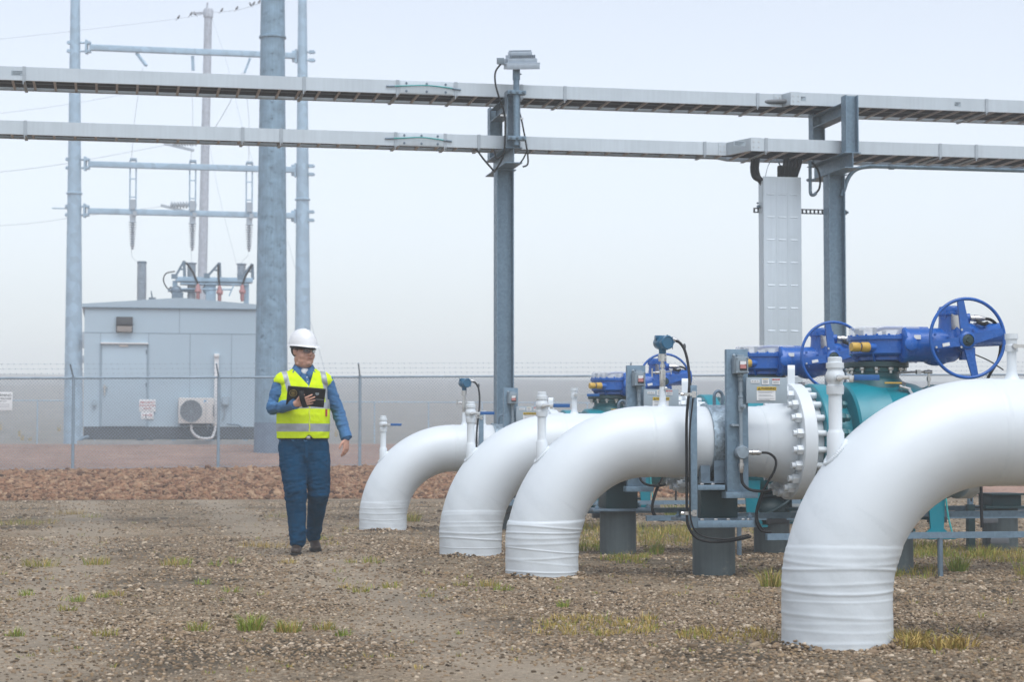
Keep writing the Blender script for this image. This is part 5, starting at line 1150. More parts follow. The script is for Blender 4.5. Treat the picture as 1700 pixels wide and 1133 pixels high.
for k in range(3):
    m = MB(); f = (k + 1) / 3.05
    m.tube([(s * SPC - 0.07 * f, -0.26 * f, fz(s * SPC) + FH + 0.30 * f) for s in range(n0, n1 + 1)], 0.002, 5)
    x = n0 * SPC
    while x < n1 * SPC:
        zz = fz(x) + FH + 0.30 * f; m.bar((x - 0.07 * f - .012, -0.26 * f - 0.012, zz - 0.018), (x - 0.07 * f + .012, -0.26 * f + 0.012, zz + 0.018), 0.0026, 0.0026); m.bar((x - 0.07 * f + .012, -0.26 * f - 0.012, zz - 0.018), (x - .07 * f - .012, -0.26 * f + 0.012, zz + 0.018), 0.0026, 0.0026); x += 0.125
    m.build('barbed_strand', M['fence'], FE)
m = MB(); pit = 0.072; smin, smax = n0 * SPC, n1 * SPC; r = 0.0028; h = FH - 0.02
zb = fz
for sgn in (1, -1):
    x = smin - h
    while x < smax + h:
        pts = []
        for q in range(5):
            f = q / 4; xx = x + sgn * h * 0.98 * f
            if smin <= xx <= smax: pts.append((xx, sgn * 0.003, zb(xx) + 0.02 + h * f))
        for a, b in zip(pts, pts[1:]): m.bar(a, b, 2 * r, 2 * r)
        x += pit
m.build('mesh_wire', M['fence'], FE, angle=None)
m = MB(); m.tube([(s * SPC, 0, fz(s * SPC) + 0.05) for s in range(n0, n1 + 1)], 0.004, 5); m.build('bottom_wire', M['fence'], FE)
# far fence on the other side of the yard
FF = thing('far_fence', 'faint far fence with thin rail beyond the pad, before the hazy field', 'fence', tuple(ground_at(62, 86)), TH)
zf0 = FF.location.z; o0 = V3(FF.location)
def ffz(s): p = o0 + U * s; return zg(p.x, p.y) - zf0
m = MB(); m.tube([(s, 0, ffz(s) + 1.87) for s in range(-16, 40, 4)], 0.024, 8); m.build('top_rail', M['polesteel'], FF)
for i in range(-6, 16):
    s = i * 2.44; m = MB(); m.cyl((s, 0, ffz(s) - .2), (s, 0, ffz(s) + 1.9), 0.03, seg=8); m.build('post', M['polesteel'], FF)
# warning sign on the fence
sgs = along(5, FO, -0.05, 1.6)
SG = thing('fence_sign', 'white warning sign wired to the fence at the frame edge', 'sign', tuple(fp(sgs) + W * -0.04), TH)
zc = P(10, 667, 42.1).z - fp(sgs).z
m = MB(); m.box((-0.02, 0, zc), (0.42, 0.008, 0.385)); m.build('plate', M['paper'], SG, bevel=0.003)
for txt, dz, sz, mt in (('WARNING', 0.125, 0.078, 'skid'), ('HIGH VOLTAGE', 0.055, 0.052, 'skid'), ('KEEP OUT', 0.0, 0.040, 'inkgrey')): text_mesh('lettering', txt, sz, M[mt], SG, face_front(-0.02, -0.0055, zc + dz), bold=0.0012)
for q in range(3):
    m = MB(); m.box((-0.02, -0.005, zc - 0.06 - q * 0.03), (0.30, 0.002, 0.006)); m.build('print_line', M['inkgrey'], SG)

# ================================================================ equipment building
BO = V3(((139 - CX) * 51 / F, 51.0, 0)); gz = zg(BO.x, BO.y)
BW, BD = 4.86, 7.0
def bz(py, px=300):  return P(px, py, 51.4).z - gz
BL = thing('equipment_building', 'grey clad equipment building with low gable roof behind the fence', 'building', (BO.x, BO.y, gz), TH)
zs, zw, ze, zr_ = bz(709), bz(513), bz(508), bz(494.5)
m = MB(); m.box((BW / 2, BD / 2, (zs + zw) / 2), (BW, BD, zw - zs)); m.build('wall', M['wall'], BL)
m = MB(); m.prism([(-0.06, 0), (BW + 0.06, 0), (BW + 0.06, 0.10), (BW / 2, zr_ - zw), (-0.06, 0.10)], (0, -0.05, zw + 0.003), (1, 0, 0), (0, 0, 1), (0, BD + 0.1, 0)); m.build('roof', M['roof'], BL)
m = MB(); m.box((BW / 2, -0.054, zw + 0.012), (BW + 0.12, 0.012, 0.025)); m.build('roof_trim', M['galv_dark'], BL)
m = MB(); m.box((BW / 2, BD / 2, (zs + 0.10) / 2 + 0.04), (BW - 0.02, BD - 0.02, zs - 0.10)); m.build('skid_base', M['skid'], BL)
m = MB(); m.box((BW / 2, BD / 2, 0.02), (BW + 0.3, BD + 0.3, 0.16)); m.build('foundation', M['concrete'], BL)
def bx_(px): return along(px, BO, 0, gz + 1.5)
def seam(x0, z0, x1, z1): b = MB(); b.bar((x0, -0.003, z0), (x1, -0.003, z1), 0.018, 0.008, (0, -1, 0)); b.build('panel_seam', M['seam'], BL)
seam(0, bz(553.5), BW, bz(553.5)); seam(bx_(297), bz(553.5), bx_(297), zw)
for px in (166, 246, 315, 384): seam(bx_(px), zs, bx_(px), bz(553.5))
x0, x1 = bx_(169), bx_(243)
m = MB(); m.box(((x0 + x1) / 2, -0.012, (bz(573) + zs) / 2 + 0.01), (x1 - x0, 0.03, bz(573) - zs)); dr = m.build('door', M['wall'], BL, bevel=0.004)
m = MB(); m.box((x0 + 0.07, -0.045, bz(647)), (0.05, 0.03, 0.22)); m.box((x0 + 0.08, -0.07, bz(644)), (0.12, 0.02, 0.025)); m.cyl((x0 + 0.07, -0.05, bz(656)), (x0 + .07, -0.07, bz(656)), 0.022, seg=12); m.build('handle', M['steel'], dr)
m = MB(); m.box(((x0 + x1) / 2, -0.05, bz(571)), (x1 - x0 + 0.08, 0.1, 0.035)); m.build('drip_canopy', M['paper'], dr)
m = MB(); m.box(((x0 + x1) / 2 - 0.02, -0.035, bz(575)), (0.22, 0.04, 0.06)); m.build('closer', M['acwhite'], dr)
m = MB(); m.box((x0 - 0.035, -0.008, (bz(571) + zs) / 2), (0.05, 0.024, bz(571) - zs)); m.box((x1 + 0.035, -0.008, (bz(571) + zs) / 2), (0.05, 0.024, bz(571) - zs)); m.build('frame', M['seam'], dr)
for py in (585, 640, 692):
    m = MB(); m.cyl((x1 - 0.005, -0.032, bz(py) - .05), (x1 - .005, -.032, bz(py) + 0.05), 0.014, seg=8); m.build('hinge', M['galv_dark'], dr)
# wall lamp
xl = bx_(205.5); zl = bz(540)
WL = thing('wall_lamp', 'dark wall lamp above the grey door', 'light', tuple(V3((BO.x, BO.y, gz)) + U * xl), TH)
m = MB(); m.prism([(0, 0.17), (-0.20, 0.17), (-0.24, -0.02), (-0.20, -0.05), (-0.20, -0.06), (0, -0.06)], (-0.21, 0, zl + 0.01), (0, 1, 0), (0, 0, 1), (0.42, 0, 0)); m.box((0, -0.02, zl), (0.42, 0.03, 0.40)); m.build('housing', M['lampdk'], WL, bevel=0.01)
m = MB(); m.prism([(0, -0.05), (-0.20, -0.05), (-0.12, -0.19), (0, -0.19)], (-0.19, 0, zl), (0, 1, 0), (0, 0, 1), (0.38, 0, 0)); m.build('lens', M['lens'], WL, bevel=0.006)
# air conditioner
xa, za = bx_(325), bz(682.5)
AC = thing('air_conditioner', 'white outdoor air conditioner with round fan grille, hung on the grey wall', 'air conditioner', tuple(V3((BO.x, BO.y, gz)) + U * xa), TH)
m = MB(); m.box((0, -0.24, za), (0.90, 0.33, 0.66)); m.build('casing', M['acwhite'], AC, bevel=0.02)
m = MB(); m.box((0.24, -0.409, za), (0.004, 0.006, 0.60)); m.build('panel_seam', M['acgrille'], AC)
m = MB(); m.lathe([(0.285, 0), (0.285, 0.008), (0.0, 0.010)], (-0.13, -0.403, za - 0.01), (0, -1, 0), 40, caps=False); gr = m.build('fan_grille', M['acgrille'], AC)
m = MB()
for r in (0.06, 0.10, 0.14, 0.18, 0.22, 0.26, 0.282): m.torus((-0.13, -0.417, za - 0.01), (0, 1, 0), r, 0.004, 36, 5)
for q in range(12): m.bar((-0.13, -0.418, za - .01), (-0.13 + 0.28 * math.cos(q * PI / 6), -0.418, za - .01 + 0.28 * math.sin(q * PI / 6)), 0.005, 0.005)
m.build('guard_ring', M['greyplate'], gr)
m = MB(); m.box((0.235, -0.4085, za + 0.235), (0.125, 0.004, 0.10)); lg = m.build('badge', M['paper'], AC)
m = MB(); m.prism([(-0.035, 0.03), (0.04, 0.03), (-0.035, -0.035)], (0.235, -0.412, za + 0.237), (1, 0, 0), (0, 0, 1), (0, 0.0015, 0)); m.build('mark', M['cyan'], lg)
m = MB(); m.box((0.0, -0.22, za - 0.36), (0.8, 0.06, 0.05)); m.box((-0.3, -0.2, za - 0.42), (0.05, 0.4, 0.12)); m.box((0.3, -0.2, za - 0.42), (0.05, 0.4, 0.12)); m.build('bracket', M['skid'], AC)
m = MB(); m.box((0.44, -0.41, za + 0.0), (0.025, 0.02, 0.30)); m.build('side_slot', M['acgrille'], AC)
xp = bx_(359)
LCV = thing('pipe_cover', 'white vertical pipe cover beside the air conditioner', 'pipe cover', tuple(V3((BO.x, BO.y, gz)) + U * xp), TH)
m = MB(); m.box((0, -0.05, (bz(590) + bz(703)) / 2), (0.115, 0.09, bz(590) - bz(703))); m.build('duct', M['paper'], LCV, bevel=0.012)
m = MB(); m.box((0, -0.07, bz(590)), (0.14, 0.14, 0.09)); m.build('cap', M['paper'], LCV, bevel=0.02)
m = MB(); m.box((-0.01, -0.06, bz(705)), (0.14, 0.12, 0.10)); m.build('end_piece', M['acwhite'], LCV, bevel=0.02)
m = MB(); xq = xa - xp
m.tube([(xq - 0.12, -0.3, bz(706)), (xq - 0.10, -0.28, bz(716)), (xq + 0.02, -0.26, bz(725)), (xq + 0.2, -0.22, bz(728.5)), (xq + 0.40, -0.2, bz(727)), (-0.05, -0.12, bz(718)), (-0.01, -0.08, bz(706))], 0.035, 10, smooth=6)
tag(m.build('insulated_hose', M['paper'], None, loc=tuple(V3((BO.x, BO.y, gz)) + U * xp), rz=TH), 'white insulated hose looping below the air conditioner', 'hose')
# small wall boxes
def wall_box(px, py, w, h, label, tail):
    x = bx_(px); z = bz(py); t = thing('wall_box', label, 'box', tuple(V3((BO.x, BO.y, gz)) + U * x), TH, 'small boxes on the grey wall')
    m = MB(); m.box((0, -0.05, z), (w, 0.1, h)); m.build('case', M['greyplate'], t, bevel=0.008); m = MB(); m.box((0, -0.103, z), (w * 0.8, 0.006, h * 0.7)); m.build('cover', M['roof'], t)
    if tail: m = MB(); m.tube([(-0.02, -0.05, z - h / 2), (-0.02, -0.05, z - 0.35), (-0.08, -0.04, z - 0.5)], 0.014, 8, smooth=4); m.build('conduit', M['greyplate'], t)
wall_box(157, 670, 0.08, 0.16, 'small grey switch box left of the door', False); wall_box(374, 666, 0.18, 0.22, 'grey junction box right of the white pipe cover, its conduit dropping', True)
m = MB(); m.tube([(0.0, -0.08, bz(704)), (0.12, -0.08, bz(705)), (0.3, -.07, bz(706)), (0.42, -.05, bz(711))], 0.02, 8, smooth=4); tag(m.build('wall_conduit', M['galv_dark'], None, loc=tuple(V3((BO.x, BO.y, gz)) + U * bx_(376)), rz=TH), 'thin grey conduit low on the wall beside the big pole', 'conduit')
m = MB(); m.tube([(-0.05, -0.1, bz(737)), (0.0, -0.1, bz(731)), (0.10, -0.08, bz(727)), (0.2, -0.03, bz(726))], 0.045, 10, smooth=5); tag(m.build('bent_conduit', M['galv_dark'], None, loc=tuple(V3((BO.x, BO.y, gz)) + U * bx_(135)), rz=TH), 'bent grey conduit entering the ground at the left building corner', 'conduit')
# evacuation sign on the wall
xs_ = bx_(245)
ES = thing('evacuation_sign', 'white and red evacuation sign with arrow plate, on the wall between door and air conditioner', 'sign', tuple(V3((BO.x, BO.y, gz)) + U * xs_), TH)
m = MB(); m.box((0, -0.03, bz(674)), (0.42, 0.012, bz(664) - bz(684.5))); m.build('plate', M['paper'], ES, bevel=0.003)
for txt, py, sz in (('EMERGENCY', 669, 0.068), ('EVACUATION', 674, 0.066), ('ROUTE', 679, 0.062)): text_mesh('lettering', txt, sz, M['redink'], ES, face_front(0, -0.038, bz(py)), bold=0.0006)
m = MB(); m.box((0.0, -0.03, bz(690.5)), (0.325, 0.012, bz(685) - bz(697))); m.build('arrow_plate', M['paper'], ES, bevel=0.003)
m = MB(); m.prism([(-0.12, -0.008), (0.07, -0.008), (0.07, 0.008), (-0.12, 0.008)], (0, -0.0385, bz(690)), (1, 0, 0), (0, 0, 1), (0, 0.002, 0)); m.prism([(0.055, -0.04), (0.075, -0.04), (0.125, 0), (0.075, 0.04), (0.055, 0.04), (0.10, 0)], (0, -0.0390, bz(690)), (1, 0, 0), (0, 0, 1), (0, 0.002, 0)); m.build('arrow', M['redink'], ES)

# ================================================================ poles
def pole(name, label, px0, px1, py0, py1, Y, w0, w1, mt, cat='pole', ring=None, parent=None, dark=None):
    b = P(px0, py0, Y); g = zg(b.x, b.y); top = P(px1, py1, Y)
    k = Y / F; d = V3((top.x - b.x, 0, top.z - g))
    t = thing(name, label, cat, (b.x, b.y, g), 0) if parent is None else parent
    return t, V3((b.x, b.y, g)), d, w0 * k / 2, w1 * k / 2
BP, b_, d_, r0, r1 = pole('steel_pole', 'thick weathered steel pole behind the worker, largest of the poles', 450, 453, 752, -20, 48.0, 57, 39, 'bigpole')
ext = d_ * 1.15; nrm = d_.normalized(); L = d_.length
m = MB(); m.lathe([(r0, -0.3), (r0, 0.0), (r0 + (r1 - r0) * 0.93, L * 0.93)], (0, 0, 0), nrm, 24); m.build('lower_shaft', M['bigpole'], BP)
zz = (P(453, 62, 48).z - b_.z)
m = MB(); rr = r0 + (r1 - r0) * zz / L; m.lathe([(rr + 0.02, -0.03), (rr + 0.035, -0.02), (rr + 0.035, 0.02), (rr + 0.012, 0.03)], nrm * zz, nrm, 24); m.build('collar', M['bigpole'], BP)
m = MB(); m.lathe([(rr + 0.008, 0), (r1 * 0.9, L * 1.2 - zz)], nrm * zz, nrm, 24); m.build('upper_shaft', M['bigpole'], BP)
zd = P(450, 702, 48).z - b_.z
m = MB(); m.lathe([(r0 + 0.006, -0.2), (r0 + 0.006, 0), (r0 + (r1 - r0) * zd / L + 0.006, zd)], (0, 0, 0), nrm, 24, caps=False); m.build('base_coating', M['poledk'], BP)
m = MB()
for py in list(range(90, 600, 27)):
    z = P(453, py, 48).z - b_.z; m.cyl((0.03 + d_.x * z / d_.z, -(r0 + (r1 - r0) * z / L) + 0.02, z), (0.03 + d_.x * z / d_.z, -(r0 + (r1 - r0) * z / L) - 0.02, z), 0.03, seg=8)
m.build('step_lug', M['bigpole'], BP)

# H-frame: drawn at 60 m, then set at its real distance and size from its own left foot
KB = 1.3
YL, YR = 60.0, 61.45
gl = P(122, 738, YL); gl = V3((gl.x, gl.y, zg(gl.x, gl.y))); gr_ = P(503, 738, YR); gr_ = V3((gr_.x, gr_.y, zg(gr_.x, gr_.y)))
HF = thing('transmission_structure', 'tall pale steel frame of two poles and three crossbeams behind the grey building', 'steel structure', tuple(gl), 0)
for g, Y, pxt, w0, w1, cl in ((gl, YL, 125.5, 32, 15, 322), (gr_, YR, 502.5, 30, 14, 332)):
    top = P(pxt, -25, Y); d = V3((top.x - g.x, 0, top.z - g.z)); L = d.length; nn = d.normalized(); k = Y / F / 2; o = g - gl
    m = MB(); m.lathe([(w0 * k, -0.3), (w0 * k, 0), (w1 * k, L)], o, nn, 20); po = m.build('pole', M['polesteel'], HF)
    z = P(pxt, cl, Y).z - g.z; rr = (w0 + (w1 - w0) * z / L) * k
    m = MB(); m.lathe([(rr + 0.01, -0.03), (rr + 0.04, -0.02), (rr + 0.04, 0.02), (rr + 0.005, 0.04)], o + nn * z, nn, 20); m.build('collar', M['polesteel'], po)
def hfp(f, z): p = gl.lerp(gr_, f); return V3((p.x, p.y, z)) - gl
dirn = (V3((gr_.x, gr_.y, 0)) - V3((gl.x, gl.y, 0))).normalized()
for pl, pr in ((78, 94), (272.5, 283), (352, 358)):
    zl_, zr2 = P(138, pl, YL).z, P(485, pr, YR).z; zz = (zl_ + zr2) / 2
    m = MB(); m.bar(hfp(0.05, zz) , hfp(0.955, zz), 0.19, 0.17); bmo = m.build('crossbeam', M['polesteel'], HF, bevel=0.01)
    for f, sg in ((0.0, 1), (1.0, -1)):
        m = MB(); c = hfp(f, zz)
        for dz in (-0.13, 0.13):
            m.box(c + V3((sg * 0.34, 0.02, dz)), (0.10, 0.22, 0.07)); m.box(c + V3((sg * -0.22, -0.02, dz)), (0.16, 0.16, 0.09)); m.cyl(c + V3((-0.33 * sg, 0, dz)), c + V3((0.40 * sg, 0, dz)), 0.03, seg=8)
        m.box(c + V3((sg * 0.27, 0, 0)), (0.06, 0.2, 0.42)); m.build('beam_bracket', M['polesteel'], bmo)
zt_ = P(138, 78, YL).z; bz2 = P(300, 278, YL + .6).z; bz3 = P(300, 355, YL + .6).z
HX_ = [(217, 0.245), (316, 0.505), (412, 0.755)]
hh = lambda py: P(300, py, 60.7).z - gl.z
insl = ['insulator string with ladder hanger, hung over the tall bushing', 'insulator string with ladder hanger in front of the leaning wood pole', 'insulator string with ladder hanger, nearest the big weathered pole']
for (px, f), lab in zip(HX_, insl):
    base_ = hfp(f, 0) + gl; base_.z = gl.z
    t = thing('insulator', lab, 'insulator', (base_.x, base_.y, gl.z), TH, 'insulators hanging from the frame')
    m = MB()
    for sx in (-1, 1): m.cyl((sx * 0.09, 0, hh(269)), (sx * 0.09, 0, hh(352)), 0.022, seg=8)
    for py in (300, 330): m.box((0, 0, hh(py)), (0.18, 0.03, 0.03))
    m.box((0, 0, hh(268)), (0.20, 0.24, 0.06)); m.build('hanger', M['polesteel'], t)
    m = MB(); m.box((0, -0.1, hh(343)), (0.17, 0.10, 0.30)); m.box((0, -0.12, hh(366)), (0.18, 0.06, 0.26)); m.box((0.06, -0.14, hh(358)), (0.12, 0.12, 0.14)); m.build('clamp', M['porcelain'], t)
    m = MB(); pr = []; z0, z1 = hh(371), hh(413); n = 11
    for q in range(n):
        z = z0 + (z1 - z0) * q / n; dz = (z1 - z0) / n; r = 0.125 - 0.05 * q / n
        pr += [(0.045, z), (r, z + dz * 0.35), (r, z + dz * 0.5), (0.04, z + dz * 0.7)]
    pr += [(0.03, z1), (0.05, z1 - 0.02), (0.02, z1 - 0.08)]
    m.lathe(pr, (0, -0.08, 0), seg=16); m.build('shed_stack', M['porcelain'], t)
# struts and jumpers on the frame
m = MB(); m.bar(hfp(0.255, P(218, 88, 60.3).z), hfp(0.305, P(238, 111, 60.3).z) + V3((0, -0.3, 0)), 0.09, 0.07); m.build('strut', M['polesteel'], HF)
m = MB(); m.bar(hfp(0.50, P(316, 92, 60.6).z), hfp(0.503, P(317, 116, 60.6).z), 0.09, 0.07); m.build('strut', M['polesteel'], HF)
m = MB(); m.bar(hfp(0.755, P(411, 95, 60.9).z), hfp(0.73, P(403, 120, 60.9).z), 0.09, 0.07); m.build('strut', M['polesteel'], HF)
m = MB(); m.box(hfp(0.0, P(122, 566, YL).z) + V3((0.40, -0.2, 0)), (0.20, 0.2, 0.5)); m.box(hfp(0.0, P(122, 598, YL).z) + V3((0.40, -.2, 0)), (0.18, 0.18, 0.22)); m.build('control_box', M['greyplate'], HF, bevel=0.01)
m = MB(); m.cyl(hfp(0.0, P(122, 347, YL).z) + V3((-0.7, -.1, 0)), hfp(0.0, P(122, 347, YL).z), 0.02, seg=8); m.build('pipe_stub', M['polesteel'], HF)

gk = ground_at(122, 60.0 * KB)
for o in bpy.data.objects:
    if o.name.startswith('insulator') and o.parent is None: o.location = gk + (V3(o.location) - gl) * KB; o.scale = (KB, KB, KB)
HF.location = gk; HF.scale = (KB, KB, KB)
# wood pole, leaning
WB, b2, d2, q0, q1 = pole('wood_pole', 'leaning wood pole fading into the haze between the steel poles', 330, 346, 738, 14, 86.0 * KB, 17, 13, 'wood')
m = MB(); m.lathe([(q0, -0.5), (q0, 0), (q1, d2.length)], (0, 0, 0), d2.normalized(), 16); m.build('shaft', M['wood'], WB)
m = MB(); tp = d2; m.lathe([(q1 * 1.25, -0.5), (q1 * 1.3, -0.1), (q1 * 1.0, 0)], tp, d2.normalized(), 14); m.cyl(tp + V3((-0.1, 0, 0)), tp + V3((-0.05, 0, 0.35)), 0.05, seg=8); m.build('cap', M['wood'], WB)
def wpt(px, py, Y=86.0 * KB): return P(px, py, Y) - b2
for pa, pb, pc in (((272, 238), (322, 250), (330, 236)), ((267, 341), (320, 354), (330, 340))):
    m = MB(); a, b, c = wpt(*pa), wpt(*pb), wpt(*pc); m.bar(a, b, 0.13, 0.15); pr = []
    dd = (c - a); n = 9; Ld = dd.length
    for q in range(n): s = Ld * (0.25 + 0.7 * q / n); pr += [(0.08, s), (0.21, s + 0.06), (0.21, s + 0.10), (0.08, s + 0.15)]
    m.lathe(pr, a, dd, 12); m.build('post_insulator', M['porcelain'], WB)
m = MB(); m.bar(wpt(320, 22) , wpt(352, 20), 0.1, 0.12); m.build('top_bracket', M['wood'], WB)
# overhead wires
def wire(label, pts, r=0.012, name='overhead_wire', sag=0):
    p = [P(a, b, c * KB) for a, b, c in pts]; o = p[0].copy(); m = MB(); m.tube([q - o for q in p], r * 0.7, 6, smooth=6)
    t = m.build(name, M['wire'], None, loc=tuple(o)); return tag(t, label, 'wire', 'overhead wires')
wire('thin wire from the frame edge up to the top of the wood pole', [(-30, 68, 80), (150, 48, 83), (300, 30, 86), (346, 21, 86)], 0.014)
wire('thin wire from the wood pole top rising behind the big pole, birds along it', [(346, 21, 86), (395, 16, 88), (440, 2, 90), (480, -12, 92)], 0.02)
wire('upper slanting wire between the two cable trays', [(-30, 192, 80), (100, 175, 82), (205, 157, 84), (330, 135, 86)], 0.016)
wire('slanting wire ending at the upper pole arm, under the lower tray', [(-30, 289, 80), (100, 273, 83), (275, 241, 86)], 0.022)
wire('lowest slanting wire, ending at the lower pole arm', [(-30, 377, 80), (60, 370, 82), (130, 360, 84), (268, 343, 86)], 0.018)
wire('guy wire leaning right from the wood pole, upper', [(352, 30, 86), (378, 110, 84), (405, 220, 80), (445, 345, 76)], 0.014)
wire('guy wire leaning right from the wood pole, lower', [(348, 240, 86), (362, 315, 84), (385, 410, 80), (402, 470, 78)], 0.014)
wire('long guy wire passing right of the steel pole to the hard hat', [(478, 400, 70), (505, 500, 66), (528, 575, 63), (545, 640, 60)], 0.014)
for k, ((px, f), a) in enumerate(zip(HX_, ((237, 112), (317, 118), (405, 122)))):
    wire(('jumper wire dropping from the top strut to the first insulator', 'jumper wire dropping to the middle insulator', 'jumper wire dropping to the insulator nearest the big pole')[k], [(a[0], a[1], 60.5), (px + 7 - k * 3, 195, 60.5), (px + 1, 268, 60.6)], 0.013, 'jumper_wire')
wire('diagonal wire from the right strut toward the leaning wood pole', [(402, 121, 60.8), (384, 165, 60.8), (360, 207, 60.8), (338, 240, 60.8)], 0.02, 'jumper_wire')
wire('wire from the first insulator down to the tall bushing', [(218, 413, 60.5), (219, 425, 60.3), (224, 432, 60), (231, 436, 59.6)], 0.012, 'jumper_wire')
wire('wire from the middle insulator down to its bushing', [(317, 413, 60.5), (317.5, 425, 60.3), (318, 437, 59.6)], 0.012, 'jumper_wire')
wire('wire from the last insulator down to its bushing', [(413, 415, 60.7), (411, 425, 60.3), (404, 432, 60), (400, 438, 59.6)], 0.012, 'jumper_wire')
# birds on the wire
def bird(px, py, Y, flip):
    o = P(px, py, Y * KB); t = thing('bird', 'small dark bird perched on the high wire beside the wood pole top', 'bird', tuple(o), 0, 'birds on the high wire')
    m = MB(); R2 = Matrix.Rotation(R_(-50 * flip), 3, 'Y'); m.ell((0, 0, 0.10), (0.10, 0.06, 0.062), R2, 10, 8); m.ell((0.05 * flip, 0, 0.20), (0.045, 0.04, 0.042), None, 8, 6)
    m.cyl((0.08 * flip, 0, 0.20), (0.125 * flip, 0, 0.195), 0.012, 0.002, 6); m.bar((-0.05 * flip, 0, 0.04), (-0.14 * flip, 0, -0.08), 0.05, 0.015); m.cyl((0.01, 0.02, 0), (0.01, 0.02, 0.05), .006, seg=5); m.cyl((0.01, -0.02, 0), (0.01, -0.02, .05), .006, seg=5)
    m.build('body', M['feather'], t)
for q in ((317, 26, 86, 1), (324, 25.5, 86, -1), (296, 31.5, 85.6, 1), (393, 16.5, 88, 1), (416, 10, 89, -1), (421, 8.5, 89, 1), (430, 5.5, 89.5, 1), (368, 19.5, 87, 1)): bird(*q)

# ================================================================ switchgear behind the building
SWY = 61.0
so_ = P(235, 500, SWY); so_ = V3((so_.x, so_.y, zg(so_.x, so_.y)))
def swp(px, py, Y=SWY): return P(px, py, Y)
t = thing('bushing', 'tall ribbed grey bushing rising behind the left of the building roof', 'bushing', tuple(so_), 0)
m = MB(); z0, z1 = swp(235, 500).z - so_.z, swp(235, 436).z - so_.z; pr = [(0.09, z0 - 0.3)]
n = 26
for q in range(n):
    z = z0 - .2 + (z1 - z0 + 0.18) * q / n; dz = (z1 - z0 + .18) / n; r = 0.155 - 0.02 * abs(q - n / 2) / n
    pr += [(r - 0.025, z), (r, z + dz * 0.4), (r, z + dz * 0.6), (r - 0.025, z + dz)]
m.lathe(pr, (0, 0, 0), seg=20); m.build('shed_stack', M['porcelain'], t)
m = MB(); m.lathe([(0.11, z1 - 0.06), (0.15, z1 - 0.02), (0.15, z1 + 0.03)], (0, 0, 0), seg=16); m.build('cap', M['galv_dark'], t)
m = MB(); m.cyl((0, 0, -0.1), (0, 0, z0), 0.12, seg=14); m.build('stand', M['galv_dark'], t)
m = MB(); o2 = P(253, 490, SWY); o2 = V3((o2.x, o2.y, zg(o2.x, o2.y))); zz = P(253, 497, SWY).z - o2.z
t = thing('surge_counter', 'small dark fitting on a stem beside the tall bushing', 'fitting', tuple(o2), 0)
m.cyl((0, 0, -0.1), (0, 0, zz), 0.05, seg=10); m.box((0, 0, zz), (0.20, 0.12, 0.10)); m.cyl((0, 0, zz), (-0.04, 0, zz + 0.26), 0.03, 0.015, seg=8); m.build('body', M['galv_dark'], t)
SW = thing('switchgear', 'grey switchgear frame with three red booted cables, above the building roof', 'switchgear', tuple(o2 + V3((1.6, 0, 0))), TH)
so2 = V3(SW.location)
def sw(px, py, dy=0.0):
    p = P(px, py, SWY + dy) - so2; return V3((p.x * math.cos(TH) + p.y * math.sin(TH), -p.x * math.sin(TH) + p.y * math.cos(TH), p.z))
zf_, xl_, xr_ = sw(300, 464).z, sw(291, 464).x, sw(420, 464).x
m = MB(); m.box(((xl_ + xr_) / 2, 0, zf_ - 0.02), (xr_ - xl_, 0.5, 0.14)); m.box(((xl_ + xr_) / 2, -0.02, zf_ - 0.15), (xr_ - xl_ - .3, 0.4, 0.06)); m.build('top_frame', M['polesteel'], SW, bevel=0.006)
for px in (290, 350, 410):
    x = sw(px, 480).x; m = MB(); m.box((x, 0, zf_ / 2), (0.14 if px != 350 else .3, 0.3, zf_ - 0.14)); m.build('leg', M['polesteel'], SW)
for px in (318, 402):
    x = sw(px, 450).x; z1 = sw(px, 437).z; m = MB(); pr = []
    for q in range(10): z = zf_ + (z1 - zf_) * q / 10; pr += [(0.12, z), (0.145, z + 0.02), (0.12, z + 0.04)]
    m.lathe(pr + [(0.15, z1 - 0.03), (0.17, z1), (0.12, z1 + 0.02)], (x, 0.1, 0), seg=16); m.build('bushing', M['porcelain'], SW)
x = sw(318, 485).x; m = MB(); m.lathe([(0.13, zf_ - 0.8), (0.13, zf_ - 0.1)], (x, 0.1, 0), seg=14); m.build('bushing', M['porcelain'], SW)
for (pa, pb) in (((305, 435), (290, 462)), ((364, 437), (344, 460)), ((419, 438), (400, 462))):
    m = MB(); a, b = sw(*pa), sw(*pb); a.y = b.y = -0.2; m.bar(a, b, 0.09, 0.07); c = V3((a.x + 0.02, -0.2, zf_)); m.bar(a, c, 0.09, 0.07); m.bar((a + b) / 2, (a + c) / 2, 0.06, 0.05); m.box(b + V3((-.02, 0, .02)), (0.18, 0.12, 0.14)); m.build('cable_arm', M['galv_dark'], SW)
for (pa, pm, pb) in (((308, 438), (320, 455), (328, 474)), ((362, 440), (362, 458), (364, 476)), ((419, 440), (408, 458), (402, 474))):
    m = MB(); q = [sw(*pa), sw(*pm), sw(*pb)]
    for v in q: v.y = -0.28
    m.tube(q, 0.032, 8, smooth=5); cb = m.build('cable', M['rubber'], SW)
    e = q[2]; m = MB(); m.lathe([(0.03, 0.02), (0.06, -0.04), (0.065, -0.12), (0.09, -0.16), (0.10, -0.22), (0.06, -0.26), (0.06, -0.42), (0.04, -0.5)], e, (0, 0, 1), 12); m.box(e + V3((0.03, 0, -0.2)), (0.14, 0.12, 0.12)); m.build('insulating_boot', M['redboot'], cb)
m = MB(); q = [sw(290, 452), sw(275, 456), sw(271, 468), sw(278, 481), sw(284, 478)]
for v in q: v.y = -0.1
m.tube(q, 0.02, 8, smooth=5); m.build('loop_cable', M['rubber'], SW)
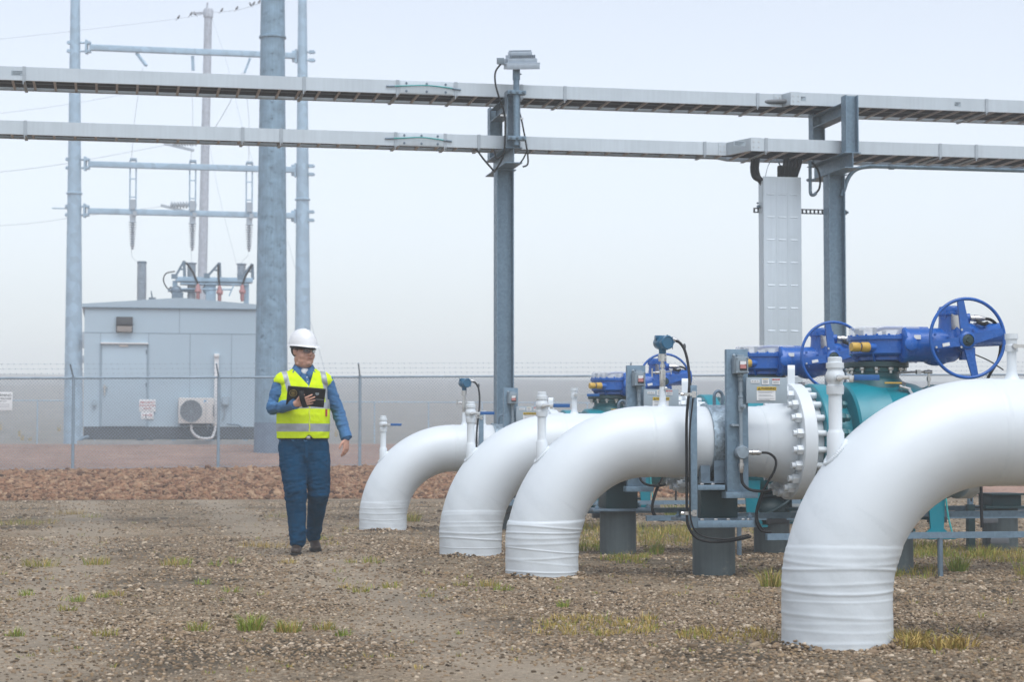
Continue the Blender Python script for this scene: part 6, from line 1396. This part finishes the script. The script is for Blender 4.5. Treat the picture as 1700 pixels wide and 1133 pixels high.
m = MB(); c = sw(292, 484); c.y = -0.1; m.ell(c, (0.18, 0.15, 0.16)); m.cyl(c - V3((0.25, 0, 0)), c + V3((0.6, 0, 0)), 0.04, seg=10); m.box(c + V3((.04, 0, -.16)), (0.34, 0.3, 0.2)); m.build('mechanism', M['galv_dark'], SW)
m = MB(); a, b = sw(300, 481), sw(385, 481); a.y = b.y = -0.15; m.cyl(a, b, 0.025, seg=8); c = sw(343, 481); c.y = -0.05; m.ell(c, (0.12, 0.12, 0.16)); a, b = sw(380, 492), sw(388, 474); a.y = b.y = -.2; m.bar(a, b, 0.04, 0.04); m.build('operating_rod', M['polesteel'], SW)
# ================================================================ the worker
PY = 16.95
PX0 = (507 - CX) * PY / F
PO = V3((PX0, PY, zg(PX0, PY)))
def q(px, py, y=0.0): return P(px, py, PY + y) - PO
WK = thing('person', 'worker in white hard hat and yellow vest, walking with a black tablet against his chest', 'person', tuple(PO), 0)
M['skin'] = mat('skin', (0.58, 0.32, 0.235), 0.5, var=0.10, vs=14, spots=((0.42, 0.15, 0.11), 12.0, 0.6))
M['shirt'] = mat('chambray_shirt', (0.062, 0.165, 0.33), 0.85, var=0.14, vs=10, bump=0.0012, bs=90, spec=0.15)
M['denim'] = mat('blue_denim', (0.002, 0.045, 0.104), 0.9, var=0.3, vs=7, bump=0.0012, bs=120, spec=0.12)
M['hivis'] = mat('high_visibility_yellow', (0.66, 0.86, 0.002), 0.75, var=0.05, vs=9, bump=0.001, bs=120, spec=0.2)
M['hivis_edge'] = mat('vest_piping', (0.70, 0.80, 0.10), 0.7, var=0.03)
M['reflect'] = mat('reflective_tape', (0.36, 0.39, 0.42), 0.45, 0.2, var=0.08, vs=30)
M['leather'] = mat('brown_boot_leather', (0.034, 0.021, 0.014), 0.55, var=0.25, vs=14)
M['sole'] = mat('boot_sole', (0.012, 0.011, 0.010), 0.8)
M['hat'] = mat('white_hard_hat', (0.74, 0.75, 0.76), 0.28, var=0.02, coat=0.3)
M['hair'] = mat('dark_hair', (0.018, 0.013, 0.010), 0.7, var=0.3, vs=60)
M['black'] = mat('black_plastic', (0.006, 0.007, 0.008), 0.5, var=0.15, vs=20, spec=0.3)
M['eye'] = mat('eye_white', (0.6, 0.58, 0.55), 0.2, var=0.02)
M['lip'] = mat('lip', (0.36, 0.13, 0.11), 0.5, var=0.05)
M['gold'] = mat('gold_emblem', (0.42, 0.31, 0.08), 0.4, 0.3, var=0.1)
def glass_mat():
    m, t, b = nt('clear_lens'); b.inputs['Base Color'].default_value = (0.10, 0.12, 0.14, 1); b.inputs['Roughness'].default_value = 0.05; b.inputs['Alpha'].default_value = 0.6; return m
M['glass'] = glass_mat()

def limb(mb, pts, rad, ref=(1, 0, 0), seg=20):
    """tapered limb with rounded ends; rad = [(half width along ref, half depth)]"""
    pts = [V3(p) for p in pts]; n = len(pts); ref = V3(ref)
    P2, R2 = [], []
    t0 = (pts[1] - pts[0]).normalized(); t1 = (pts[-1] - pts[-2]).normalized()
    for k in (1.0, 0.8, 0.45):
        c = math.sqrt(max(0, 1 - k * k)); P2.append(pts[0] - t0 * (min(rad[0]) * k * 0.8)); R2.append((rad[0][0] * max(c, 0.05), rad[0][1] * max(c, 0.05)))
    P2 += pts; R2 += list(rad)
    for k in (0.45, 0.8, 1.0):
        c = math.sqrt(max(0, 1 - k * k)); P2.append(pts[-1] + t1 * (min(rad[-1]) * k * 0.8)); R2.append((rad[-1][0] * max(c, 0.05), rad[-1][1] * max(c, 0.05)))
    N_ = len(P2); vs, fs = [], []
    for i in range(N_):
        t = (P2[min(i + 1, N_ - 1)] - P2[max(i - 1, 0)]).normalized()
        a = (ref - t * ref.dot(t)).normalized(); b = t.cross(a)
        for k in range(seg):
            th = 2 * PI * k / seg; vs.append(P2[i] + a * (R2[i][0] * math.cos(th)) + b * (R2[i][1] * math.sin(th)))
    for i in range(N_ - 1):
        for k in range(seg):
            k2 = (k + 1) % seg; fs.append((i*seg+k, i*seg+k2, (i+1)*seg+k2, (i+1)*seg+k))
    fs.append(tuple(range(seg - 1, -1, -1))); fs.append(tuple((N_-1)*seg+k for k in range(seg)))
    mb.add(vs, fs)

CXB = -0.017
SR, ER, WR = V3((-0.205, 0.0, 1.468)), V3((-0.275, -0.03, 1.232)), q(489, 671, -0.31)
SL, EL, WL_ = V3((0.172, 0.0, 1.468)), V3((0.283, 0.03, 1.205)), V3((0.346, -0.055, 0.985))
HR, HL = V3((-0.112, 0, 0.90)), V3((0.088, 0, 0.90))
KR, KL = V3((-0.086, -0.13, 0.545)), V3((0.115, -0.05, 0.525))
AR, AL = V3((-0.062, -0.12, 0.105)), V3((0.092, 0.33, 0.14))

# --- head, turned toward the valves
HC = V3((-0.022, -0.025, 1.722)); HM = Matrix.Rotation(R_(33), 3, 'Z') @ Matrix.Rotation(R_(3), 3, 'X')
def h(x, y, z): return HC + HM @ V3((x, y, z))
def hell(mb, c, r, seg=20, rings=14): mb.ell(h(*c), r, HM, seg, rings)
b = MB()
hell(b, (0, 0.018, 0.03), (0.077, 0.098, 0.098)); hell(b, (0, -0.018, -0.035), (0.073, 0.080, 0.09)); hell(b, (0, -0.036, -0.080), (0.064, 0.058, 0.044))
for sx in (-1, 1):
    hell(b, (sx * 0.045, -0.058, -0.040), (0.034, 0.031, 0.036)); hell(b, (sx * 0.079, 0.012, -0.008), (0.010, 0.024, 0.034)); hell(b, (sx * 0.084, 0.016, 0.006), (0.008, 0.017, 0.017)); hell(b, (sx * 0.0125, -0.106, -0.030), (0.010, 0.012, 0.009))
    hell(b, (sx * 0.050, -0.045, -0.082), (0.022, 0.03, 0.03))
hell(b, (0, -0.02, -0.112), (0.068, 0.064, 0.034)); hell(b, (0, -0.086, 0.022), (0.052, 0.016, 0.013)); hell(b, (0, -0.086, -0.102), (0.024, 0.02, 0.018))
hell(b, (0, -0.094, -0.054), (0.026, 0.012, 0.008)); hell(b, (0, -0.093, -0.071), (0.023, 0.012, 0.009)); hell(b, (0, -0.085, -0.062), (0.040, 0.012, 0.016))
b.tube([h(0, -0.085, 0.022), h(0, -0.1, -0.002), h(0, -0.114, -0.024), h(0, -0.106, -0.036)], [0.010, 0.012, 0.0155, 0.012], 12)
limb(b, [h(0, 0.02, -0.06), V3((CXB + 0.002, 0.01, 1.60)), V3((CXB, 0.02, 1.50))], [(0.066, 0.068), (0.07, 0.07), (0.085, 0.075)])
# --- trunk, arms and legs under the clothes
limb(b, [(CXB, 0.0, 0.86), (CXB, 0, 1.0), (CXB, -0.01, 1.12), (CXB, 0, 1.28), (CXB, 0.0, 1.42), (CXB, 0.01, 1.50)], [(0.155, 0.11), (0.175, 0.125), (0.18, 0.135), (0.18, 0.125), (0.175, 0.105), (0.12, 0.08)], seg=28)
limb(b, [SR, ER, WR], [(0.052, 0.05), (0.045, 0.042), (0.030, 0.026)], (0, 1, 0)); limb(b, [SL, EL, WL_], [(0.052, 0.05), (0.043, 0.042), (0.030, 0.024)], (0, 1, 0))
for H_, K_, A_ in ((HR, KR, AR), (HL, KL, AL)): limb(b, [H_, H_.lerp(K_, 0.5), K_, K_.lerp(A_, 0.4), A_], [(0.085, 0.09), (0.075, 0.08), (0.056, 0.058), (0.055, 0.058), (0.036, 0.04)])
# --- hands
def hand(mb, w, d, side, back, curl, spread=0.10, thumb_in=0.35):
    d = V3(d).normalized(); side = (V3(side) - d * V3(side).dot(d)).normalized(); back = d.cross(side); back = back if back.dot(V3(back_ref)) > 0 else -back
    limb(mb, [w - d * 0.01, w + d * 0.028, w + d * 0.07, w + d * 0.092], [(0.028, 0.021), (0.036, 0.018), (0.043, 0.0155), (0.041, 0.012)], side, 16)
    for off, ln, fa, c in zip((0.031, 0.0105, -0.0105, -0.031), (0.076, 0.084, 0.078, 0.062), (1.0, 0.3, -0.4, -1.2), curl):
        p = w + d * (0.088 if abs(off) < 0.02 else 0.081) + side * off; v = (d + side * (fa * spread)).normalized(); pts = [p - v * 0.02, p]; a = 0
        for seg_, k in ((0.45, 0.6), (0.30, 1.0), (0.25, 0.8)):
            a += c * k; vv = (v * math.cos(a) - back * math.sin(a)).normalized(); p = p + vv * (ln * seg_); pts.append(p)
        mb.tube(pts, [0.0098, 0.0094, 0.0088, 0.0082, 0.0066], 10)
    p = w + d * 0.022 + side * 0.028; v = (d * 0.72 + side * 0.70 - back * thumb_in).normalized(); v2 = (d * 0.95 + side * 0.25 - back * thumb_in).normalized()
    mb.tube([p - v * 0.015, p + v * 0.02, p + v * 0.042, p + v * 0.042 + v2 * 0.028, p + v * 0.042 + v2 * 0.044], [0.013, 0.0135, 0.0115, 0.0105, 0.0075], 10)
TB = Matrix.Rotation(R_(4.5), 3, 'Y') @ Matrix.Rotation(R_(30), 3, 'X')      # tablet: leans its top toward the camera, dips to the right
TC = q(496, 659, -0.375); tn = TB @ V3((0, -1, 0)); tx = TB @ V3((1, 0, 0)); tz = TB @ V3((0, 0, 1))
back_ref = tn
hw = TC + tx * (-0.078) + tz * (-0.058) + tn * 0.030
WR = hw
hand(b, hw, tx * 0.93 + tz * 0.36, tz, tn, (0.10, 0.08, 0.10, 0.16), 0.14, -0.10)
back_ref = V3((0.75, -0.55, 0))
hand(b, WL_ - V3((0, 0, 0.005)), (-0.02, -0.05, -1), (-0.62, -0.75, 0), None, (0.28, 0.42, 0.5, 0.58), 0.09, 0.30)
# shape nails and knuckle dimples are too small to see at this size; smooth the union
me = remesh(b, 'body', 0.0045, 2)
bm = bmesh.new(); bm.from_mesh(me); hv_ = []
for v in bm.verts:
    if v.co.z > 1.56:
        c = HM.inverted() @ (v.co - HC)
        if not (abs(c.x) < 0.032 and c.y < -0.085 and -0.08 < c.z < 0.02): hv_.append(v)
for _ in range(9): bmesh.ops.smooth_vert(bm, verts=hv_, factor=0.5, use_axis_x=True, use_axis_y=True, use_axis_z=True)
bm.to_mesh(me); bm.free()
me.materials.append(M['skin']); body = link('body', me, WK, angle=180)

def folds(me, amp, f, seed, axis=2, stretch=2.6, extra=None):
    me.calc_loop_triangles(); nrm = [v.normal.copy() for v in me.vertices]
    for v, n_ in zip(me.vertices, nrm):
        c = v.co; s = V3((c.x * f, c.y * f, c.z * f * stretch)); a = amp
        if extra: a *= extra(c)
        w = noise.noise(s + V3((seed, 0, 0))); r = 1 - abs(noise.noise(s * 1.7 + V3((0, seed, 3)))) * 2.2
        v.co = c + n_ * (a * (w * 0.9 + r * 0.55))
# --- shirt
s = MB()
limb(s, [(CXB, 0, 0.92), (CXB, -0.008, 1.05), (CXB, -0.015, 1.17), (CXB, 0, 1.30), (CXB, 0, 1.42), (CXB, 0.005, 1.485), (CXB, 0.01, 1.53), (CXB, 0.012, 1.565)],
     [(0.198, 0.138), (0.206, 0.152), (0.206, 0.155), (0.204, 0.142), (0.203, 0.125), (0.178, 0.105), (0.115, 0.088), (0.082, 0.078)], seg=32)
limb(s, [SR + V3((0.04, 0, 0.0)), SR, SR.lerp(ER, 0.5), ER, ER.lerp(WR, 0.45), ER.lerp(WR, 0.94)], [(0.07, 0.062), (0.078, 0.068), (0.069, 0.060), (0.064, 0.057), (0.057, 0.05), (0.043, 0.040)], (0, 1, 0))
limb(s, [SL + V3((-0.04, 0, 0)), SL, SL.lerp(EL, 0.5), EL, EL.lerp(WL_, 0.5), EL.lerp(WL_, 0.97)], [(0.07, 0.062), (0.078, 0.068), (0.066, 0.056), (0.06, 0.053), (0.055, 0.050), (0.046, 0.043)], (0, 1, 0))
me = remesh(s, 'shirt', 0.008, 4)
folds(me, 0.003, 26, 6.0, stretch=1.8); folds(me, 0.006, 11, 3.0, extra=lambda c: 1.5 if min((c - ER).length, (c - EL).length) < 0.16 else 0.75)
me.materials.append(M['shirt']); sh = link('shirt', me, WK, angle=180)
m = MB()
for sg in (-1, 1):
    m.add([(CXB + sg*0.078, 0.0, 1.605), (CXB + sg*0.062, -0.062, 1.59), (CXB + sg*0.016, -0.098, 1.535), (CXB + sg*0.052, -0.118, 1.478), (CXB + sg*0.095, -0.085, 1.535), (CXB + sg*0.105, -0.01, 1.555)], [(0, 1, 4, 5), (1, 2, 3, 4)])
    m.add([(CXB + sg*0.078, 0.0, 1.605), (CXB + sg*0.06, 0.065, 1.615), (CXB + sg*0.0, 0.092, 1.62), (CXB, 0.118, 1.56), (CXB + sg*0.085, 0.085, 1.555), (CXB + sg*0.105, -0.01, 1.555)], [(0, 1, 4, 5), (1, 2, 3, 4)])
me = m.mesh('collar'); o = link('collar', me, sh, angle=60); me.materials.append(M['shirt']); md = o.modifiers.new('thick', 'SOLIDIFY'); md.thickness = 0.006; md.offset = 0
m = MB(); m.ell((CXB + 0.006, -0.045, 1.535), (0.048, 0.042, 0.045)); m.build('undershirt', M['paper'], sh)
m = MB(); m.bar((CXB + 0.022, -0.112, 1.505), (CXB + 0.035, -0.150, 1.38), 0.026, 0.006, (0, -1, 0)); pk = m.build('placket', M['shirt'], sh)
for k in range(3): m = MB(); c = V3((CXB + 0.023, -0.117, 1.495)).lerp(V3((CXB + 0.034, -0.152, 1.40)), k / 2.4); m.cyl(c, c + V3((0, -0.005, 0)), 0.0055, seg=8); m.build('button', M['paper'], pk)
for a_, e_ in ((ER, WR), (EL, WL_)):
    d = (e_ - a_).normalized(); c = a_.lerp(e_, 0.92); m = MB(); r = 0.047 if a_ is ER else 0.051
    m.lathe([(r * 0.9, -0.03), (r, -0.026), (r, 0.024), (r * 0.93, 0.028), (r * 0.8, 0.02)], c, d, 20, caps=False); m.build('cuff', M['shirt'], sh)
# --- jeans
j = MB()
limb(j, [(CXB + 0.004, 0.0, 0.80), (CXB + 0.004, 0.0, 0.88), (CXB + 0.002, -0.004, 0.95), (CXB, -0.004, 1.01)], [(0.185, 0.13), (0.203, 0.143), (0.203, 0.145), (0.200, 0.142)], seg=32)
for H_, K_, A_, rr in ((HR, KR, AR, [(0.115, 0.128), (0.115, 0.122), (0.104, 0.108), (0.093, 0.096), (0.081, 0.087), (0.069, 0.079), (0.067, 0.082)]), (HL, KL, AL, [(0.115, 0.128), (0.115, 0.122), (0.105, 0.108), (0.092, 0.096), (0.076, 0.086), (0.062, 0.076), (0.060, 0.078)])):
    limb(j, [H_ + V3((0, 0, 0.02)), H_.lerp(K_, 0.33), H_.lerp(K_, 0.7), K_, K_.lerp(A_, 0.4), K_.lerp(A_, 0.8), K_.lerp(A_, 0.99)], rr, seg=24)
me = remesh(j, 'jeans', 0.008, 4)
def jx(c):
    k = 0.7
    if c.z < 0.22: k = 1.5
    elif abs(c.z - 0.54) < 0.10: k = 1.4
    elif 0.74 < c.z < 0.86: k = 1.15
    return k
folds(me, 0.006, 8, 9.0, stretch=2.2, extra=jx); folds(me, 0.0035, 19, 4.0, stretch=2.8, extra=jx)
me.materials.append(M['denim']); jn = link('jeans', me, WK, angle=180)
m = MB(); m.prism([(-0.016, 0.09), (0.016, 0.09), (0.012, -0.08), (-0.012, -0.08)], (CXB + 0.022, -0.153, 0.895), (1, 0, 0), (0, 0.12, 1), (0, 0.01, 0)); m.build('fly', M['denim'], jn)
m = MB(); m.lathe([(1, -0.016), (1.02, -0.012), (1.02, 0.012), (1, 0.016)], (0, 0, 0), seg=40, caps=False)
m.v = [(x * 0.210 + CXB, y * 0.152 - 0.005, z + 0.985) for x, y, z in m.v]; bl = m.build('belt', M['black'], WK)
m = MB(); m.box((CXB + 0.035, -0.158, 0.985), (0.034, 0.006, 0.026)); m.build('buckle', M['steel'], bl, bevel=0.003)
# --- boots
for A_, toe, pit in ((AR, V3((-0.095, -0.285, 0.0)), 0), (AL, V3((0.115, 0.165, 0.0)), 1)):
    heel = V3((A_.x + 0.002, A_.y + 0.045, 0.0)); d = toe - heel; d.z = 0; L = d.length; u = d.normalized(); sd_ = V3((-u.y, u.x, 0))
    up = 0.0 if not pit else 0.035
    m = MB(); pts = []
    m2 = MB()
    limb(m2, [heel + V3((0, 0, 0.06 + up)), heel.lerp(toe, 0.3) + V3((0, 0, 0.055 + up)), heel.lerp(toe, 0.62) + V3((0, 0, 0.044 + up * .3)), heel.lerp(toe, 0.88) + V3((0, 0, 0.036))], [(0.035, 0.045), (0.040, 0.046), (0.046, 0.036), (0.040, 0.028)], tuple(sd_), 20)
    limb(m2, [heel + u * 0.045 + V3((0, 0, 0.07 + up)), V3((A_.x, A_.y, 0.20))], [(0.046, 0.052), (0.048, 0.055)], tuple(sd_), 16)
    me = remesh(m2, 'boot', 0.006, 4); me.materials.append(M['leather']); bt = link('boot', me, WK, angle=180)
    m = MB(); ol = [(-0.01, -0.033), (0.08, -0.034), (0.18, -0.047), (0.25, -0.047), (0.30, -0.03), (0.318, 0), (0.30, 0.03), (0.25, 0.047), (0.18, 0.047), (0.08, 0.034), (-0.01, 0.033), (-0.028, 0)]
    k = L / 0.29; m.prism([(a * k, c) for a, c in ol], heel + V3((0, 0, -0.006 + up * .4)), u, sd_, (0, 0, 0.024)); m.build('sole', M['sole'], bt, bevel=0.003)
# --- vest
v_ = MB()
limb(v_, [(CXB, 0, 0.93), (CXB, -0.008, 1.05), (CXB, -0.015, 1.17), (CXB, 0, 1.30), (CXB, 0, 1.42), (CXB, 0.005, 1.49), (CXB, 0.01, 1.535), (CXB, 0.012, 1.57)],
     [(0.217, 0.156), (0.221, 0.168), (0.220, 0.170), (0.218, 0.158), (0.218, 0.142), (0.196, 0.124), (0.140, 0.106), (0.098, 0.092)], seg=36)
for S_, sg in ((SR, -1), (SL, 1)): v_.ell(S_ + V3((-sg * 0.022, 0.0, 0.006)), (0.086, 0.102, 0.066), Matrix.Rotation(R_(sg * 24), 3, 'Y'), 24, 16)
me = remesh(v_, 'vest', 0.0065, 5); folds(me, 0.004, 7, 21.0, stretch=1.2); folds(me, 0.0025, 17, 2.0, stretch=0.7)
bm = bmesh.new(); bm.from_mesh(me); kill = []
zl_a = (CXB - 0.106, CXB + 0.090)
def cut(co, no): bmesh.ops.bisect_plane(bm, geom=bm.verts[:] + bm.edges[:] + bm.faces[:], dist=1e-5, plane_co=co, plane_no=no)
for zc_ in (0.979, 1.036, 1.103, 1.228, 1.285): cut((0, 0, zc_), (0, 0, 1))
for x0_, k_ in ((-0.172, 0.28), (0.150, 0.16)):
    for e_ in (-0.0215, 0.0215): cut((x0_ + e_, 0, 1.50), (1, 0, k_))
for q_ in zl_a:
    d_v = V3((q_ - 0.024, 0, 0.165)).normalized(); cut((0.024, 0, 1.415), (d_v.z, 0, -d_v.x))
for f_ in bm.faces:
    c = f_.calc_center_median(); x, y, z = c; dead = False
    if z < 0.979 + max(0, 0.035 - abs(x - 0.022)) * (0.9 if y < 0 else 0): dead = True
    if z > 1.415 and y < 0.0:
        k = (z - 1.415) / 0.165; a0, a1 = 0.024 + (zl_a[0] - 0.024) * k, 0.024 + (zl_a[1] - 0.024) * k
        if a0 < x < a1: dead = True
    if z > 1.54 and math.hypot(x - CXB, y - 0.01) < 0.108: dead = True
    for S_, E_ in ((SR, ER), (SL, EL)):
        ax = (E_ - S_).normalized(); w_ = c - S_; al = w_.dot(ax)
        if 0.035 < al < 0.15 and (w_ - ax * al).length < 0.10 and abs(x - CXB) > 0.195: dead = True
    if dead: kill.append(f_)
    mi = 0
    if 1.036 < z < 1.103 or 1.228 < z < 1.285: mi = 1
    lc, rc = -0.172 + (1.50 - z) * 0.28, 0.150 + (1.50 - z) * 0.16
    if z > 1.285 and (abs(x - lc) < 0.0215 or abs(x - rc) < 0.0215): mi = 1
    f_.material_index = mi
bmesh.ops.delete(bm, geom=kill, context='FACES')
for _ in range(6):
    bd = [v for v in bm.verts if v.is_boundary]; nc = {}
    for v in bd:
        nb = [e.other_vert(v).co for e in v.link_edges if e.is_boundary]
        if len(nb) == 2: nc[v] = v.co * 0.5 + (nb[0] + nb[1]) * 0.25
    for v, c in nc.items(): v.co = c
big = []
bm.to_mesh(me); bm.free(); me.materials.append(M['hivis']); me.materials.append(M['reflect']); vs_ = link('vest', me, WK, angle=180)
md = vs_.modifiers.new('thick', 'SOLIDIFY'); md.thickness = 0.006; md.offset = 0.6
def on_front(x, z):
    best = -0.2
    for v in me.vertices:
        c = v.co
        if abs(c.x - x) < 0.008 and abs(c.z - z) < 0.008 and c.y < 0: best = min(best, c.y) if best != -0.2 else c.y
    return best
pts = [V3((0.022 + 0.006 * (k % 2), on_front(0.024, zz) - 0.004, zz)) for k, zz in enumerate(lin(1.03, 1.40, 9))]
m = MB(); m.tube(pts, 0.0055, 8, smooth=3); m.build('zip', M['hivis_edge'], vs_)
yy = on_front(0.165, 1.19); m = MB(); m.box((0.172, yy - 0.004 if yy > -0.19 else -0.12, 1.195), (0.018, 0.006, 0.06), Matrix.Rotation(R_(40), 3, 'Z')); m.build('tag', M['redink'], vs_)
# --- hair, glasses, hat
m = MB(); hell(m, (0, 0.032, 0.012), (0.0825, 0.098, 0.082), 24, 16)
bm = bmesh.new(); me = m.mesh('hair'); bm.from_mesh(me); iv = HM.inverted(); kill = []
for f_ in bm.faces:
    c = iv @ (f_.calc_center_median() - HC)
    if c.y < -0.012 or (c.y < 0.03 and c.z < -0.005) or c.z < -0.055: kill.append(f_)
bmesh.ops.delete(bm, geom=kill, context='FACES'); bm.to_mesh(me); bm.free(); me.materials.append(M['hair']); link('hair', me, WK, angle=180)
for sx in (-1, 1):
    m = MB(); hell(m, (sx * 0.031, -0.083, 0.004), (0.0125, 0.0125, 0.009), 12, 8); ey = m.build('eye', M['eye'], WK)
    m = MB(); hell(m, (sx * 0.031 + 0.003, -0.0945, 0.004), (0.005, 0.002, 0.005), 10, 6); m.build('iris', M['hair'], ey)
    m = MB(); m.tube([h(sx * 0.014, -0.1, 0.022), h(sx * 0.034, -0.1, 0.027), h(sx * 0.055, -0.086, 0.020)], 0.0042, 6, smooth=3); m.build('eyebrow', M['hair'], WK)
m = MB(); m.tube([h(-0.024, -0.103, -0.0625), h(0, -0.107, -0.0605), h(0.024, -0.103, -0.0635)], 0.0036, 6, smooth=4); m.build('mouth_line', M['lip'], WK)
G = MB(); G.tube([h(-0.088, 0.03, 0.010), h(-0.082, -0.04, 0.014), h(-0.070, -0.088, 0.016)], 0.0042, 8); G.tube([h(0.088, 0.03, 0.010), h(0.082, -0.04, 0.014), h(0.070, -0.088, 0.016)], 0.0042, 8)
G.tube([h(-0.071, -0.088, 0.017), h(-0.04, -0.112, 0.020), h(0, -0.121, 0.017), h(0.04, -0.112, 0.020), h(0.071, -0.088, 0.017)], 0.0035, 8, smooth=4)
gl_ = G.build('safety_glasses', M['black'], WK)
for sx in (-1, 1):
    m = MB(); vs2 = []
    for i in range(7):
        t_ = i / 6; ang = 0.10 + t_ * 0.95; x = sx * 0.074 * math.sin(ang) ; y = -0.060 - 0.062 * math.cos(ang)
        hgt = 0.034 * (0.75 + 0.25 * math.sin(PI * t_)); vs2 += [h(x, y, 0.015), h(x, y + 0.004, 0.015 - hgt)]
    m.add(vs2, [(2*i, 2*i+1, 2*i+3, 2*i+2) for i in range(6)]); m.build('lens', M['glass'], gl_, angle=60)
m = MB(); RX, RY, RZ_ = 0.114, 0.140, 0.142; HB = (0, 0.012, 0.046); vs2, fs2 = [], []; SEG, RN = 48, 14
for i in range(RN + 1):
    th = PI / 2 * i / RN
    for k in range(SEG):
        a = 2 * PI * k / SEG; e = math.cos(th) ** 0.86 if i < RN else 0.0
        x, y, z = RX * e * math.cos(a), RY * e * math.sin(a), RZ_ * math.sin(th)
        rib = 0.006 * math.exp(-((x) / 0.009) ** 2) + 0.003 * (math.exp(-((x - 0.038) / 0.008) ** 2) + math.exp(-((x + 0.038) / 0.008) ** 2))
        if z > 0.05: z += rib * min(1, (z - 0.05) / 0.03)
        vs2.append(h(x + HB[0], y + HB[1], z + HB[2]))
for i in range(RN):
    for k in range(SEG):
        k2 = (k + 1) % SEG; fs2.append((i*SEG+k, i*SEG+k2, (i+1)*SEG+k2, (i+1)*SEG+k))
m.add(vs2, fs2); hat = m.build('hard_hat', M['hat'], WK, angle=60)
m = MB(); prof = [(0.0, 0.004), (0.011, -0.001), (0.012, -0.006), (-0.004, -0.007)]; vs2, fs2 = [], []
for k in range(SEG):
    a = 2 * PI * k / SEG; fr = max(0, -math.sin(a)) ** 3
    for dr, dz in prof:
        e = dr * (1 + 3.6 * fr); vs2.append(h((RX + e) * math.cos(a) + HB[0], (RY + e) * math.sin(a) + HB[1], dz - 0.010 * fr * (dr > 0) + HB[2]))
n = len(prof)
for k in range(SEG):
    k2 = (k + 1) % SEG
    for i in range(n): fs2.append((k*n+i, k2*n+i, k2*n+(i+1) % n, k*n+(i+1) % n))
m.add(vs2, fs2); m.build('brim', M['hat'], hat, angle=60)
m = MB(); m.lathe([(0.098, 0), (0.098, -0.02)], (0, 0, 0), seg=36, caps=False); m.v = [tuple(h(x * 1.02, y * 1.26 + 0.012, z + 0.042)) for x, y, z in m.v]; m.build('headband', M['black'], hat)
# --- tablet held in his right hand
TT = thing('tablet', 'black rugged tablet with gold round emblem, held flat in front of the yellow vest', 'tablet', tuple(PO + TC), 0)
m = MB(); m.box((0, 0, 0), (0.315, 0.016, 0.175), TB); m.build('case', M['black'], TT, bevel=0.005)
m = MB(); m.torus(tx * -0.108 + tz * 0.028 + tn * 0.0085, tn, 0.030, 0.0022, 28, 6); m.build('emblem_ring', M['gold'], TT)
m = MB(); m.torus(tx * -0.108 + tz * 0.028 + tn * 0.0085, tn, 0.016, 0.0018, 20, 6)
for k in range(6): a = k * PI / 3; c = tx * -0.108 + tz * 0.028 + tn * 0.0085; m.bar(c, c + (tx * math.cos(a) + tz * math.sin(a)) * 0.015, 0.003, 0.002, tuple(tn))
m.build('emblem_centre', M['gold'], TT)
m = MB(); m.prism([(-0.015, 0.012), (0.015, 0.012), (0.015, -0.004), (0, -0.014), (-0.015, -0.004)], tx * 0.09 + tz * 0.038 + tn * 0.0082, tx, tz, tn * 0.002); m.build('badge', M['greyplate'], TT)
m = MB(); m.box(tx * 0.118 + tz * -0.012 + tn * 0.0085, (0.07, 0.002, 0.004), TB); m.build('edge_line', M['inkgrey'], TT)
m = MB(); c0 = tx * -0.045 + tz * 0.055 + tn * 0.008; c1 = tx * -0.028 + tz * 0.0 + tn * 0.060; c2 = tx * 0.0 + tz * -0.075 + tn * 0.012
pts = spline([c0, c0 + tn * 0.025, c1, c2 + tn * 0.03, c2], 5); vs2 = []
for p_ in pts: vs2 += [p_ - tx * 0.021 - tz * 0.004, p_ + tx * 0.021 + tz * 0.004]
m.add(vs2, [(2*i, 2*i+1, 2*i+3, 2*i+2) for i in range(len(pts) - 1)]); o = m.build('hand_strap', M['black'], TT, angle=60); md = o.modifiers.new('thick', 'SOLIDIFY'); md.thickness = 0.004

# he walks a little toward the pipes
TURN = Matrix.Rotation(R_(9), 3, 'Z')
WK.rotation_euler = (0, 0, R_(9)); TT.rotation_euler = (0, 0, R_(9)); TT.location = PO + TURN @ TC
